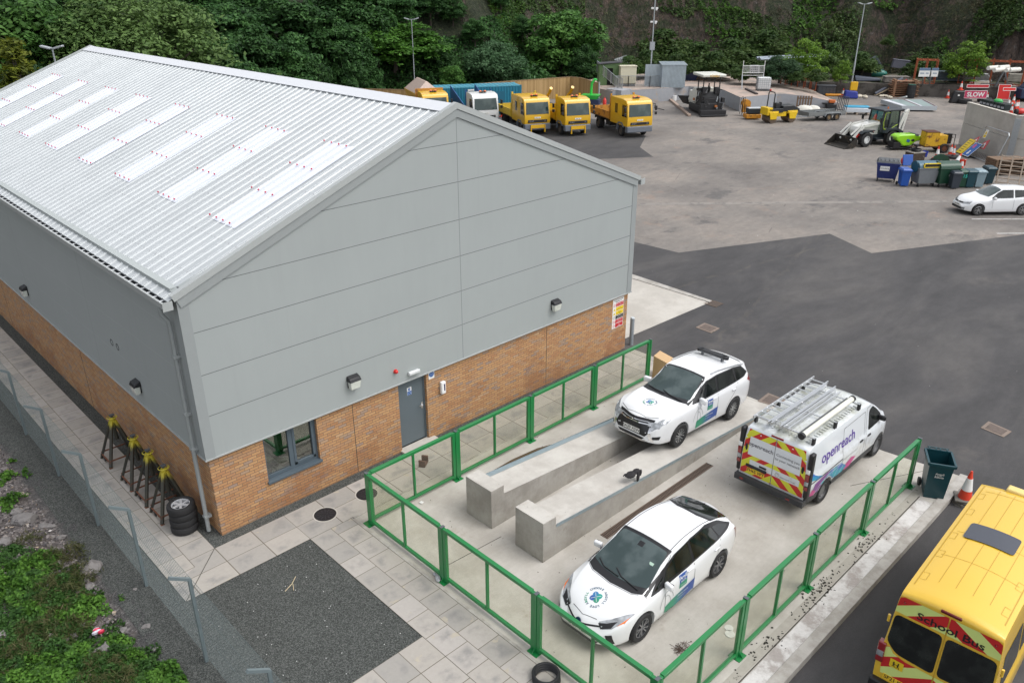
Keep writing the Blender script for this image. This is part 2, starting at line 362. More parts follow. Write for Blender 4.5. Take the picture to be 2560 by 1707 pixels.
def flags(name, ox, oy, sx, sy, stag=0):
    t = T(name); x, y, z = t.xyz(); u = (x-ox)/sx; v = (y-oy)/sy; cu = u.fl(); v2 = v+cu*stag; cv = v2.fl()
    r = t.wn(t.vec(cu, cv, 3.3)); r2 = t.wn(t.vec(cv, cu, 8.1)); c = t.ramp(r, [(0, (.30, .285, .262)), (.5, (.36, .335, .30)), (1, (.385, .36, .335))])
    fu = u.fr(); fv = v2.fr(); e = (fu.mn(fu*-1+1)).mn(fv.mn(fv*-1+1))
    cd_ = t.sm(t.noise(1.7, 4, .6, t.vec(x+cu*3.7, y+cv*5.1, 0)), .45, .66)*t.sm(e, .03, .3)
    c = t.mix(cd_*.75, c, (.2, .195, .19)); c = t.mix((t.sm(t.noise(2.3, 4, .6, t.vec(x+cu*1.7, y+cv*9.1, 0)), .62, .68)*r2.gt(.6))*.6, c, (.42, .37, .28))
    c = t.val(c, t.noise(12, 5, .7), .25); c = t.mix(e.lt(.012), c, (.13, .11, .085)); c = t.val(c, t.noise(80, 2), .15)
    return t.done(c, .85, 0, t.noise(30, 3), .2, .005)
def gravel(name, a, b, c_, sc=55):
    t = T(name); f = t.noise(sc, 2, .8); c = t.ramp(f, [(.36, a), (.5, b), (.66, c_)]); c = t.val(c, t.noise(.8, 5, .6), .45); c = t.val(c, t.noise(9, 4, .7), .3)
    c = t.mix(t.vor(1.3).lt(.014), c, (.4, .39, .35)); return t.done(c, .95, 0, f, 1, .02)
GRV = gravel('dark gravel chippings', (.018, .02, .019), (.055, .06, .056), (.135, .142, .132), 42)
# margin of gravel round the building, flag paths, gravel bed
sheet('gravel', [(-2.6, -14), (2.6, -14), (2.6, -1.0), (15.25, -1.0), (15.25, .3), (15.0, .3), (15.0, 26), (-2.6, 26)], -.014, GRV)
sheet('path', [(-1.56, -.94), (-.34, -.33), (-.34, 26), (-1.56, 26)], 0, flags('flags along the wall', -.95, -.33, .61, .61, .5))
sheet('path_corner', [(-1.56, -.94-.001), (-1.56, -1.57), (1.42, -1.57), (1.42, -.33), (-.34, -.33)], .0, flags('flags at the corner', -.34, -.95, .9, .62))
sheet('path_front', [(1.42, -1.57), (15.2, -1.57), (15.2, -.33), (1.42, -.33)], 0, flags('flags by the gable', 1.42, -.95, .9, .62))
sheet('path_side', [(1.42, -9.5), (2.55, -9.5), (2.55, -1.575), (1.42, -1.575)], 0, flags('flags by the compound', 1.42, -1.57, .565, .62, .5))
sheet('path_end', [(-.3, -9.5), (1.415, -9.5), (1.415, -5.81), (-.3, -5.81)], 0, flags('flags at the foot', 1.42, -5.81, .6, .72))
bb = B(); bb.box(-.02, .02, 0, 0, 0, 0) if False else None
for name, seg in (('edging', [((2.58, -1.6), (15.2, -1.6)), ((2.58, -1.55), (2.58, -9.5)), ]),):
    b = B()
    for (a, c) in seg: b.bar((*a, -.04), (*c, -.04), .06, .1, up=(0, 0, 1))
    b.out('kerb_edging', CONK, kind='structure')
b = B()
b.bar((-1.56, -.33-.6, .001), (-1.56+.001, 26, .001), .012, .012); b.bar((-.34, -.33, .003), (-1.56, -1.57, .003), .012, .01)
b.out('path_joint', MT('dark joint', (.06, .055, .045), .9), kind='structure')
# compound slab
def solid(name, poly, fz, z0, mat, step=1e9, **kw):
    kw.setdefault('kind', 'structure')
    bm = tess(poly, step, fz if callable(fz) else (lambda x, y: fz))
    for f in bm.faces:
        f.normal_update()
        if f.normal.z < 0: f.normal_flip()
    be = [e for e in bm.edges if e.is_boundary]
    r = bmesh.ops.extrude_edge_only(bm, edges=be)
    for v in [g for g in r['geom'] if isinstance(g, bmesh.types.BMVert)]: v.co.z = z0
    bmesh.ops.recalc_face_normals(bm, faces=bm.faces); me = bpy.data.meshes.new(name); bm.to_mesh(me); bm.free(); me.materials.append(mat); return link(name, me, **kw)
solid('compound_slab', [(2.61, -1.63), (15.1, -1.63), (14.88, -9.3), (15.0, -10.3), (15.12, -11.3), (2.61, -11.3)], -.002, -.35, CONC)
t = T('rough white screed'); t.done(t.val(t.mix(t.sm(t.noise(1.6, 6, .7), .42, .6), (.56, .545, .53), (.33, .30, .28)), t.noise(14, 5, .7), .4), .9, 0, t.noise(20, 4), .4, .01)
solid('kerb_upstand', [(2.61, -11.18), (2.61, -10.86), (13.3, -10.86), (13.3, -11.18)], .012, -.01, t.m)
solid('kerb', [(2.0, -11.42), (2.0, -11.19), (15.18, -11.19), (15.2, -11.42)], .03, -.4, CONK)
for yy in (-10.83, -11.185):
    b = B(); b.bar((2.62, yy, .003), (13.4, yy, .003), .02, .01); b.out('slab_joint', MT('dark joint', (.06, .055, .045), .9), kind='structure')
sheet('dirt', [(3.5, -10.62), (3.5, -10.8), (14.6, -10.8), (14.6, -10.62)], .004, MT('grimy concrete edge', (.34, .32, .28), .9, v=.2, vs=8, c2=(.05, .045, .035), cs=5, th=(.60, .66)))
t = T('wet brown puddle'); t.done((.09, .065, .04), .25)
cx_ = [(6.05, -2.62), (6.5, -2.45), (7.2, -2.42), (8.1, -2.5), (8.75, -2.72), (8.2, -2.95), (7.4, -3.12), (6.6, -3.15), (6.2, -2.95)]
sheet('puddle', cx_, .003, t.m)
b = B()
for q in (((2.7, -4.55), (4.6, -4.6)), ((11.6, -6.5), (15.0, -10.3)), ((4.8, -7.4), (14.9, -10.9))): pass
b.bar((2.8, -4.5, .0), (4.7, -4.62, .0), .012, .006); b.bar((12.6, -9.4, .0), (14.95, -10.6, .0), .012, .006); b.out('slab_crack', MT('dark joint', (.06, .055, .045), .9), kind='structure')
# apron at the far side of the building
solid('apron', [(15.1, .52), (20.9, .36), (21.1, 4.5), (20.9, 25), (15.1, 25)], .003, -.2, CONL)
solid('apron_kerb', [(20.92, .36), (21.12, .36), (21.32, 4.5), (21.1, 25), (20.93, 25)], .03, -.2, CONK)
b = B(); 
# building =====================================================================
BW, BO, HE, HR, BL, HB = 15.06, .065, 6.067, 9.066, 25.68, 2.145
bd = thing('workshop_building', 'large grey clad workshop on a brick base with a white ribbed pitched roof', 'building')
t = T('orange brick'); x, y, z = t.xyz(); g = t.N('ShaderNodeNewGeometry'); sp = t.N('ShaderNodeSeparateXYZ'); t.n.links.new(g.outputs['True Normal'], sp.inputs[0])
fx = X(t, sp.outputs[0]).ab().gt(.5); u = t.mix(fx, t.vec(x, 0, 0), t.vec(y, 0, 0)); u = t.xyz(u)[0]
row = (z/.075).fl(); par = (row*.5).fr(); uu = u/.225+par; col = uu.fl(); fu = uu.fr(); fv = (z/.075).fr()
rnd = t.wn(t.vec(row, col, 1.0)); r2 = t.wn(t.vec(col, row, 5.0))
c = t.ramp(rnd, [(0, (.36, .18, .08)), (.2, (.43, .235, .105)), (.45, (.47, .27, .125)), (.65, (.40, .20, .092)), (.82, (.38, .25, .15)), (.95, (.29, .21, .165)), (1, (.48, .30, .16))])
c = t.mix(t.sm(t.noise(14, 3, .6), .5, .7)*.35*r2, c, (.28, .17, .12)); c = t.val(c, t.noise(40, 2), .25)
c = t.mix(t.sm(t.noise(.8, 4, .65, t.vec(x, y, z*1.5))-z*.12, .42, .56)*.45, c, (.23, .085, .035))
mo = (fu.lt(.045)).mx(fv.lt(.15)); c = t.mix(mo, c, (.12, .09, .065))
t.done(c, .85, 0, mo*-1+rnd*.2, .6, .008); BRK = t.m
def clad(name, base, jc, jx, jy):
    t = T(name); x, y, z = t.xyz(); c = t.mix(0.0, base, base); f = (z-.165).fr()
    c = t.mix(f.lt(.014)*z.gt(3), c, jc)
    for v in jx: c = t.mix((x-v).ab().lt(.01), c, (.18, .195, .195))
    fx2 = ((x*.5).fr()); st = t.sm(t.noise(1.2, 5, .7, t.scl(t.co(), (3, 3, .12))), .55, .8); c = t.mix(st*.10, c, (.18, .19, .18))
    for v in jy: c = t.mix((y-v).ab().lt(.015), c, (base[0]*.8, base[1]*.8, base[2]*.8))
    c = t.val(c, t.noise(.5, 4, .6), .10); c = t.val(c, t.noise(5, 3, .6, t.scl(t.co(), (1, 1, .15))), .05)
    rib = ((z*40).fr()-.5).ab(); return t.done(c, .5, 0, rib, .15, .004)
CG = clad('grey cladding', (.315, .34, .337), (.075, .08, .085), [BW/2], []); CL_ = clad('grey cladding side', (.315, .34, .337), (.36, .39, .385), [], [0.15, 6.45, 12.9, 19.3])
# brick walls with openings on the gable
wx0, wx1, wz0, wz1 = 1.33, 2.77, .88, HB; dx0, dx1 = 5.28, 6.23
b = B(); T_ = .3
for a, c, z0, z1 in ((0, wx0, -.3, HB), (wx0, wx1, -.3, wz0-.06), (wx1, dx0, -.3, HB), (dx1, BW, -.3, HB)): b.box(a, c, 0, T_, z0, z1)
b.box(0, T_, T_, BL, -.3, HB); b.box(BW-T_, BW, T_, BL, -.3, HB); b.box(T_, BW-T_, BL-T_, BL, -.3, HB)
b.out('brick_wall', BRK, bd, smooth=0)
b = B()
for vx in (3.83, 11.03): b.box(vx-.008, vx+.008, -.004, .01, 0, HB)
for vy in (8.6, 17.2): b.box(-.004, .01, vy-.008, vy+.008, 0, HB)
b.split('movement_joint', MT('dark joint', (.06, .055, .045), .9), bd)
apx = HR-.16
b = B(); b.pri([(-BO, HB), (BW+BO, HB), (BW+BO, HE+.05), (BW/2, apx), (-BO, HE+.05)], 'y', -BO, .2); b.out('gable_cladding', CG, bd, smooth=0)
b = B(); b.pri([(-BO, HB), (BW+BO, HB), (BW+BO, HE+.05), (BW/2, apx), (-BO, HE+.05)], 'y', BL-.2, BL+BO); b.out('gable_cladding', CG, bd, smooth=0)
b = B(); b.box(-BO, .1, .2, BL-.2, HB, HE+.1); b.out('side_cladding', CL_, bd, smooth=0)
b = B(); b.box(BW-.1, BW+BO, .2, BL-.2, HB, HE+.1); b.out('side_cladding', CL_, bd, smooth=0)
TRM = MT('pale grey trim', (.36, .38, .375), .45, v=.05); TRD = MT('grey trim', (.27, .29, .29), .5, v=.05); WRF = MT('off white roof trim', (.66, .68, .70), .4, v=.04)
b = B()
b.box(-BO-.03, BW+BO+.03, -BO-.03, -BO+.02, HB-.035, HB-.003); b.box(-BO-.03, -BO+.02, -BO, BL, HB-.035, HB-.003); b.box(BW+BO-.02, BW+BO+.03, -BO, BL, HB-.035, HB-.003)
b.out('drip_flashing', TRM, bd)
b = B(); b.box(-BO-.012, .16, -BO-.012, -BO+.005, HB, HE); b.box(-BO-.012, -BO+.005, -BO, .16, HB, HE); b.box(BW-.16, BW+BO+.012, -BO-.012, -BO+.005, HB, HE+.05); b.box(BW+BO-.005, BW+BO+.012, -BO, .16, HB, HE)
b.split('corner_flashing', TRD, bd)
# roof: trapezoidal sheet following the slope
SL = atan2(HR-HE, BW/2); sx_, sz_ = cos(SL), sin(SL); RLn = sqrt((BW/2)**2+(HR-HE)**2)
t = T('white roof sheet'); x, y, z = t.xyz(); c = t.mix(t.sm(t.noise(.6, 5, .65, t.scl(t.co(), (.3, 1.5, 1))), .4, .7), (.47, .495, .505), (.42, .445, .455)); c = t.val(c, t.noise(6, 4, .7, t.scl(t.co(), (.1, 1, .1))), .12)
fx_ = ((x*1.0).fr()-.5).ab(); fy_ = ((y*6).fr()-.5).ab(); c = t.mix((fx_.lt(.018))*(fy_.lt(.11)), c, (.33, .34, .35)); t.done(c, .42, .15); ROOF = t.m
t = T('translucent rooflight'); c = t.val((.80, .82, .86), t.noise(2, 4, .6), .08) if False else t.mix(t.noise(2, 4), (.66, .69, .76), (.58, .62, .70)); t.done(c, .3); RL_ = t.m
def ribs(y0, y1, s0, s1, side, off, mat, name, par, lift=0, n=1):
    pitch = 1/3; prof = []
    k = floor(y0/pitch)
    yy = k*pitch
    while yy < y1+pitch:
        for dy, h in ((0, 0), (.11, 0), (.13, .028), (.16, .028), (.18, 0), (.245, 0), (.25, .006), (.265, .006), (.27, 0)):
            a = yy+dy
            if y0 <= a <= y1: prof.append((a, h))
        yy += pitch
    prof = [(y0, 0)]+prof+[(y1, 0)]
    vs = []; ss = [s0+(s1-s0)*i/n for i in range(n+1)]
    for s_ in ss:
        for a, h in prof:
            px = s_*sx_-(h+off)*sz_; pz = HE+s_*sz_+(h+off)*sx_
            vs.append((px if side == 0 else BW-px, a, pz))
    m = len(prof); b = B(); b.add(vs, [(j*m+i, j*m+i+1, (j+1)*m+i+1, (j+1)*m+i) for j in range(n) for i in range(m-1)]); return b.out(name, mat, par, smooth=0)
rf = ribs(-BO-.02, BL+BO, -.25, RLn-.02, 0, .03, ROOF, 'roof', bd)
ribs(-BO-.02, BL+BO, -.25, RLn-.02, 1, .03, ROOF, 'roof', bd)
b = B(); b.pri([(0, HE-.12), (BW/2, HR-.12), (BW, HE-.12), (BW, HE-.2), (0, HE-.2)], 'y', .21, BL-.21); b.out('roof_core', TRD, bd, smooth=0)
PINK = MT('red fixing caps', (.50, .03, .07), .4)
for k in range(8):
    y0 = 1.03+k*3.1; rl = ribs(y0, y0+1.12, 1.9/sx_, 5.25/sx_, 0, .042, RL_, 'rooflight', bd)
    b = B()
    for s_ in (1.96, 3.09, 4.18, 5.2):
        for j in range(4):
            yy = floor(y0*3)/3+1/3*(j+(1 if True else 0))-.2+.012+.02
            s2 = s_/sx_; px = s2*sx_-.08*sz_; pz = HE+s2*sz_+.08*sx_; b.sph((px, yy+.18, pz+.0), .024, 8)
    b.split('fixing_cap', PINK, rl)
# ridge, verge, gutter
def rp(s_, h): return (s_*sx_-h*sz_, HE+s_*sz_+h*sx_)
b = B(); p0 = rp(RLn-.42, .075); p0b = rp(RLn-.42, .06); b.pri([p0, (BW/2, HR+.06), (BW-p0[0], p0[1]), (BW-p0b[0], p0b[1]), (BW/2, HR+.04), p0b], 'y', -BO-.05, BL+BO+.03); b.out('ridge_cap', MT('white ridge', (.60, .615, .64), .4, v=.04), bd, smooth=0)
for yv, nm in ((-BO-.055, 'verge_trim'), (BL+BO+.01, 'verge_trim')):
    for sd in (0, 1):
        f = (lambda p: p) if sd == 0 else (lambda p: (BW-p[0], p[1]))
        b = B(); a, c, e, g_ = rp(-.15, .10), rp(RLn, .10), rp(RLn, -.04), rp(-.15, -.04)
        q = [f(p) for p in (a, (BW/2, HR+.095), (BW/2, HR-.06), g_)]; b.pri(q, 'y', yv, yv+.045)
        a2, g2 = rp(-.15, .10), rp(-.15, .085); b.pri([f(p) for p in (a2, (BW/2, HR+.096), (BW/2, HR+.08), g2)], 'y', yv+.0455, yv+.14)
        b.out(nm, TRM, bd, smooth=0)
        b = B(); q = [f(p) for p in (rp(-.1, -.05), (BW/2, HR-.07), (BW/2, HR-.26), rp(-.1, -.24))]; b.pri(q, 'y', yv+.02 if yv < 0 else yv-.02, yv+.05 if yv < 0 else yv+.03); b.out('verge_flashing', TRD, bd, smooth=0)
for sd in (0, 1):
    f = (lambda v: v) if sd == 0 else (lambda v: BW-v)
    b = B(); q = [(f(-.17), HE-.10), (f(-.17), HE-.245), (f(-.33), HE-.245), (f(-.35), HE-.10), (f(-.30), HE-.10), (f(-.30), HE-.22), (f(-.19), HE-.22), (f(-.19), HE-.10)]
    b.pri(q, 'y', -BO-.05, BL+BO); b.box(min(f(-.17), f(-.38)), max(f(-.17), f(-.38)), -BO-.06, -BO-.05, HE-.245, HE-.05)
    gu = b.out('gutter', TRM, bd, smooth=0)
    if sd == 0:
        b = B(); k = 0
        for k in range(77):
            yy = k/3+.145; b.box(-.34, -.2, yy-.016, yy+.016, HE-.098, HE-.086)
        b.split('gutter_strap', WRF, gu, smooth=0)
        b = B(); b.box(-.298, -.195, -.05, BL, HE-.218, HE-.15); b.out('gutter_bed', MT('dark gutter', (.02, .022, .03), .5), gu)
dp = B(); dp.tube([(-.28, .34, HE-.24), (-.28, .34, HE-.45), (-.16, .34, HE-.65), (-.16, .34, .03)], .05, 10); dpo = dp.out('downpipe', TRD, bd)
b = B()
for zz_ in (4.6, 3.2, 2.3, .45): b.box(-.22, -.05, .27, .41, zz_-.03, zz_+.03)
b.split('pipe_clip', TRD, dpo)
# window and door
BG = MT('blue grey paint', (.075, .10, .12), .4, v=.05)
b = B(); f0 = .09
b.box(wx0, wx1, f0, f0+.07, wz0, wz0+.09); b.box(wx0, wx1, f0, f0+.07, wz1-.05, wz1); b.box(wx0, wx0+.06, f0+.001, f0+.069, wz0, wz1); b.box(wx1-.07, wx1, f0+.001, f0+.069, wz0, wz1)
b.box(2.0, 2.12, f0-.005, f0+.065, wz0, wz1); 
for a, c in ((2.12, wx1-.07),):
    b.box(a, a+.06, f0-.02, f0+.04, wz0+.09, wz1-.05); b.box(c-.06, c, f0-.02, f0+.04, wz0+.09, wz1-.05); b.box(a, c, f0-.02, f0+.04, wz0+.09, wz0+.15); b.box(a, c, f0-.02, f0+.04, wz1-.1, wz1-.05)
wf = b.out('window', BG, bd, smooth=0)
b = B(); b.box(wx0-.03, wx1+.03, -.07, f0, wz0-.06, wz0, 0); b.out('sill', BG, wf, bev=.006, smooth=0)
t = T('window pane'); f = t.N('ShaderNodeBsdfTransparent'); f.inputs[0].default_value = (.62, .68, .66, 1); gl = t.N('ShaderNodeBsdfGlossy'); gl.inputs['Roughness'].default_value = .02; mx = t.N('ShaderNodeMixShader'); mx.inputs[0].default_value = .25
t.n.links.new(f.outputs[0], mx.inputs[1]); t.n.links.new(gl.outputs[0], mx.inputs[2]); t.n.links.new(mx.outputs[0], t.n.nodes['Material Output'].inputs[0]); PANE = t.m
b = B(); b.box(wx0+.05, 2.01, f0+.03, f0+.036, wz0+.08, wz1-.04); b.box(2.17, wx1-.12, f0+.03, f0+.036, wz0+.14, wz1-.09); b.out('pane', PANE, wf)
b = B(); b.box(wx0-.2, wx1+.3, T_+.001, 2.2, .72, .76); b.box(wx0-.2, wx1+.3, 2.2, 2.25, 0, HB+.4); b.box(wx0-.25, wx0-.2, T_, 2.2, 0, HB+.3); b.box(wx1+.3, wx1+.35, T_, 2.2, 0, HB+.3); b.out('office_interior', MT('interior paint', (.16, .16, .15), .8), bd)
b = B()
for i in range(14):
    a = 1.35+rng.random()*1.2; c = .45+rng.random()*.7; b.obx((a, c, .775+.01*i/3), (.21, .3, .012), (0, 0, rng.random()*3), i % 3)
b.out('desk_papers', [MT('paper', (.6, .6, .55), .7), MT('green paper', (.25, .38, .22), .7), MT('dark folder', (.02, .03, .03), .6)], bd)
DRG = MT('door grey paint', (.10, .125, .14), .45, v=.04)
b = B(); b.box(dx0+.05, dx1-.05, .11, .15, .06, HB-.04); dr = b.out('door', DRG, bd, smooth=0)
b = B(); b.box(dx0, dx0+.05, .09, .17, 0, HB); b.box(dx1-.05, dx1, .09, .17, 0, HB); b.box(dx0+.05, dx1-.05, .09, .17, HB-.04, HB); b.out('door_frame', DRG, dr, smooth=0)
b = B(); b.box(6.09, 6.14, .095, .11, 1.0, 1.2); b.cyl((6.115, .09, 1.12), (6.115, .05, 1.12), .012); b.bar((6.115, .05, 1.12), (5.99, .05, 1.14), .02); b.out('handle', CHR, dr)
SB = MT('sign blue', (.02, .11, .36), .5, v=.02); SW = MT('sign white', (.72, .72, .70), .5, v=.03); SR = MT('sign red', (.50, .02, .03), .5, v=.03); SY = MT('sign yellow', (.72, .52, .02), .5, v=.03); SK = MT('sign black', (.012, .012, .014), .5, v=.02)
b = B(); b.box(5.64, 5.79, .104, .109, 1.57, 1.80, 0); b.box(5.645, 5.785, .101, .103, 1.575, 1.69, 1); b.cyl((5.715, .103, 1.745), (5.715, .1, 1.745), .04, n=16, m=1)
text3(b, 'Fire door', .035, (5.715, .099, 1.66), (1, 0, 0), (0, 0, 1), 0); text3(b, 'Keep shut', .035, (5.715, .099, 1.61), (1, 0, 0), (0, 0, 1), 0); text3(b, '!', .06, (5.715, .098, 1.745), (1, 0, 0), (0, 0, 1), 0, .002)
b.out('door_notice', [SW, SB], dr, smooth=0)
b = B(); b.box(dx0-.05, dx1+.2, -.33, .1, -.05, .035); b.out('doorstep', CONL, bd, bev=.01)
# mounted items
def wall_lamp(loc, rz, label):
    o = thing('wall_lamp', label, 'wall lamp', loc, rz, 'black bulkhead lamps on the grey cladding')
    b = B(); b.box(-.15, .15, -.03, 0, -.14, .17); b.hexa([(-.17, -.19, .05), (.17, -.19, .05), (.17, 0, .05), (-.17, 0, .05), (-.16, -.15, .14), (.16, -.15, .14), (.16, 0, .19), (-.16, 0, .19)]); b.out('hood', BLK, o, bev=.015)
    b = B(); b.hexa([(-.13, -.15, -.16), (.13, -.15, -.16), (.13, -.03, -.16), (-.13, -.03, -.16), (-.155, -.18, .05), (.155, -.18, .05), (.155, -.03, .05), (-.155, -.03, .05)]); b.out('lens', MT('lamp lens', (.62, .64, .58), .15, v=.2, vs=14, coat=1), o, bev=.01)
wall_lamp((3.86, -BO, 2.72), 0, 'black wall lamp on the gable between the window and the grey door')
wall_lamp((11.28, -BO, 2.72), 0, 'black wall lamp on the gable towards the safety board corner')
wall_lamp((-BO, 3.53, 2.66), -pi/2, 'black wall lamp on the side wall above the axle stands')
wall_lamp((-BO, 13.03, 2.63), -pi/2, 'black wall lamp on the side wall at the left edge of the photo')
o = thing('alarm_beacon', 'small round red alarm beacon above the grey door', 'beacon', (5.18, -BO, 2.54)); b = B(); b.cyl((0, 0, 0), (0, -.03, 0), .06, n=16); b.out('base', RED, o); b = B(); b.sph((0, -.05, 0), .055, 12); b.out('dome', RED, o)
b = B(); b.box(5.57, 5.94, -BO-.1, -BO, 2.28, 2.38, tx=.01); tag(b.out('emergency_light', MT('emergency light', (.62, .64, .64), .3, coat=1), bev=.02), 'white bar emergency light above the grey door', 'light')
o = thing('notice', 'square white notice with blue disc beside the grey door', 'notice', (6.415, -.004, 1.99)); b = B(); b.box(-.1, .1, -.004, .003, -.13, .13); b.out('board', SW, o); b = B(); b.cyl((0, -.005, .01), (0, -.008, .01), .085, n=24, m=0)
text3(b, 'Fire exit', .032, (0, -.0095, .03), (1, 0, 0), (0, 0, 1), 1); text3(b, 'keep clear', .03, (0, -.0095, -.01), (1, 0, 0), (0, 0, 1), 1); b.out('disc', [SB, SW], o, smooth=0)
o = thing('hand_sanitiser', 'white hand sanitiser dispenser on the brick wall right of the door', 'dispenser', (6.76, 0, 1.48)); b = B(); b.box(-.08, .08, -.11, 0, -.19, .19); b.out('case', WHT, o, bev=.03, seg=3); b = B(); b.box(-.0, .045, -.115, -.105, -.09, .12); b.out('window', MT('dispenser window', (.05, .03, .09), .2), o, bev=.008)
o = thing('safety_board', 'tall safety notice board with red yellow and black panels on the corner brickwork', 'sign', (14.56, -.004, 1.49)); b = B(); b.box(-.29, .29, -.004, .003, -.54, .54); b.out('board', SW, o)
b = B(); text3(b, 'Warning: construction site', .045, (0, -.006, .49), (1, 0, 0), (0, 0, 1), 3, .001); text3(b, 'Please keep out', .05, (0, -.006, .43), (1, 0, 0), (0, 0, 1), 3, .001)
for i, (m, s1, s2) in enumerate(((0, 'No unauthorised', 'persons allowed'), (1, 'Caution', 'Work overhead'), (1, 'Danger', 'Site entrance'), (2, 'Safety helmets', 'must be worn'), (0, 'Children must', 'not play here'), (0, 'No', 'smoking'))):
    zc = .31-i*.152; b.box(-.12, .275, -.008, -.0045, zc-.066, zc+.066, m); tm = 4 if m != 1 else 3
    text3(b, s1, .05, (.08, -.0095, zc+.03), (1, 0, 0), (0, 0, 1), tm); text3(b, s2, .05, (.08, -.0095, zc-.03), (1, 0, 0), (0, 0, 1), tm)
    if m == 1: b.pri([(-.26, zc-.05), (-.14, zc-.05), (-.2, zc+.055)], 'y', -.006, -.0045, 1); text3(b, '!', .06, (-.2, -.008, zc-.01), (1, 0, 0), (0, 0, 1), 3)
    else: b.rev([(.055, -.006), (.055, -.0045), (.042, -.0045), (.042, -.006)], (-.2, 0, zc), 'y', 20, 2 if m == 2 else 0, True)
    if m == 0: b.bar((-.235, -.0065, zc+.035), (-.165, -.0065, zc-.035), .01, .002, 0, up=(0, 1, 0))
b.out('panels', [SR, SY, SK, SK, SW], o, smooth=0)
o = thing('bollard', 'grey steel tube bollard at the far building corner', 'bollard', (15.45, .02, 0)); b = B(); b.cyl((0, 0, -.1), (0, 0, 1.02), .075, n=20); b.out('tube', MT('bollard grey', (.26, .29, .31), .5, .2), o); b = B(); b.cyl((0, 0, 1.02), (0, 0, 1.05), .078, .06, n=20); b.out('cap', MT('bollard cap', (.5, .55, .58), .4), o)
for p, lb in (((3.0, -.95), 'round black manhole cover under the fence corner'), (G(813, 1285)[:2], 'round black manhole cover in the paving near the window')): pass
def manhole(px, py, label, cat='manhole cover'):
    p = G(px, py); o = thing('manhole_cover', label, cat, (p.x, p.y, 0), 0, 'round manhole covers in the paving'); b = B(); b.rev([(.0, .006), (.27, .006), (.27, 0)], n=32)
    b.out('lid', MT('cast iron lid', (.018, .018, .022), .5, .3, v=.3, vs=60, bump=1, bscale=90), o); b = B(); b.rev([(.27, .004), (.3, .004), (.3, -.002), (.27, -.002)], n=32, closed=True); b.out('rim', CONL, o)
    b = B()
    for i in range(12):
        a = i*pi/6; b.obx((.16*cos(a), .16*sin(a), .008), (.1, .02, .006), (0, 0, a))
    for i in range(6): a = i*pi/3; b.obx((.06*cos(a), .06*sin(a), .008), (.05, .018, .006), (0, 0, a))
    b.out('tread_pattern', MT('iron tread', (.05, .05, .055), .4, .4), o)
manhole(813, 1285.5, 'round black manhole cover in the paving nearest the window'); manhole(917, 1234.5, 'round black manhole cover seen behind the green fence corner post')
def cover(q, label):
    o = thing('access_cover', label, 'cover', (0, 0, 0)); s = [Vector((p[0], p[1], -.004)) for p in q]; c = sum(s, Vector())/4
    b = B(); b.add([*[p+Vector((0, 0, .012)) for p in s], *s], [(0, 1, 2, 3), (0, 1, 5, 4), (1, 2, 6, 5), (2, 3, 7, 6), (3, 0, 4, 7)]); b.out('surround', MT('brown concrete surround', (.21, .165, .135), .9, v=.25, vs=5, c2=(.1, .08, .065), cs=6), o, smooth=0)
    s2 = [c+(p-c)*.72+Vector((0, 0, .018)) for p in s]; b = B(); b.add([*s2, *[p-Vector((0, 0, .01)) for p in s2]], [(0, 1, 2, 3), (0, 1, 5, 4), (1, 2, 6, 5), (2, 3, 7, 6), (3, 0, 4, 7)]); b.out('lid', MT('rusty iron lid', (.13, .10, .085), .8, .1, v=.3, vs=9, c2=(.07, .055, .045), bump=.8, bscale=40), o, smooth=0)
cover([(18.4, -.72), (19.0, -.70), (18.97, -1.40), (18.36, -1.42)], 'square brown access cover in the tarmac near the building corner')
cover([(18.15, -10.72), (18.72, -10.75), (18.57, -11.42), (18.05, -11.36)], 'faded access cover in the tarmac above the wheelie bin')
cover([(14.93, -5.35), (15.65, -5.3), (15.63, -5.93), (15.03, -6.0)], 'worn concrete cover between the two parked cars and the van roof')
o = thing('gully_grate', 'rusty slotted gully grate at the apron corner', 'grate', (20.95, .17, -.006)); b = B(); b.box(-.27, .27, -.3, .3, 0, .006); b.out('pit', BLK, o); b = B()
for i in range(8): b.box(-.25, .25, -.28+i*.075, -.245+i*.075, .004, .014)
b.box(-.27, -.24, -.3, .3, .004, .015); b.box(.24, .27, -.3, .3, .004, .015); b.out('grate', MT('brown iron', (.14, .10, .075), .7, .2), o)
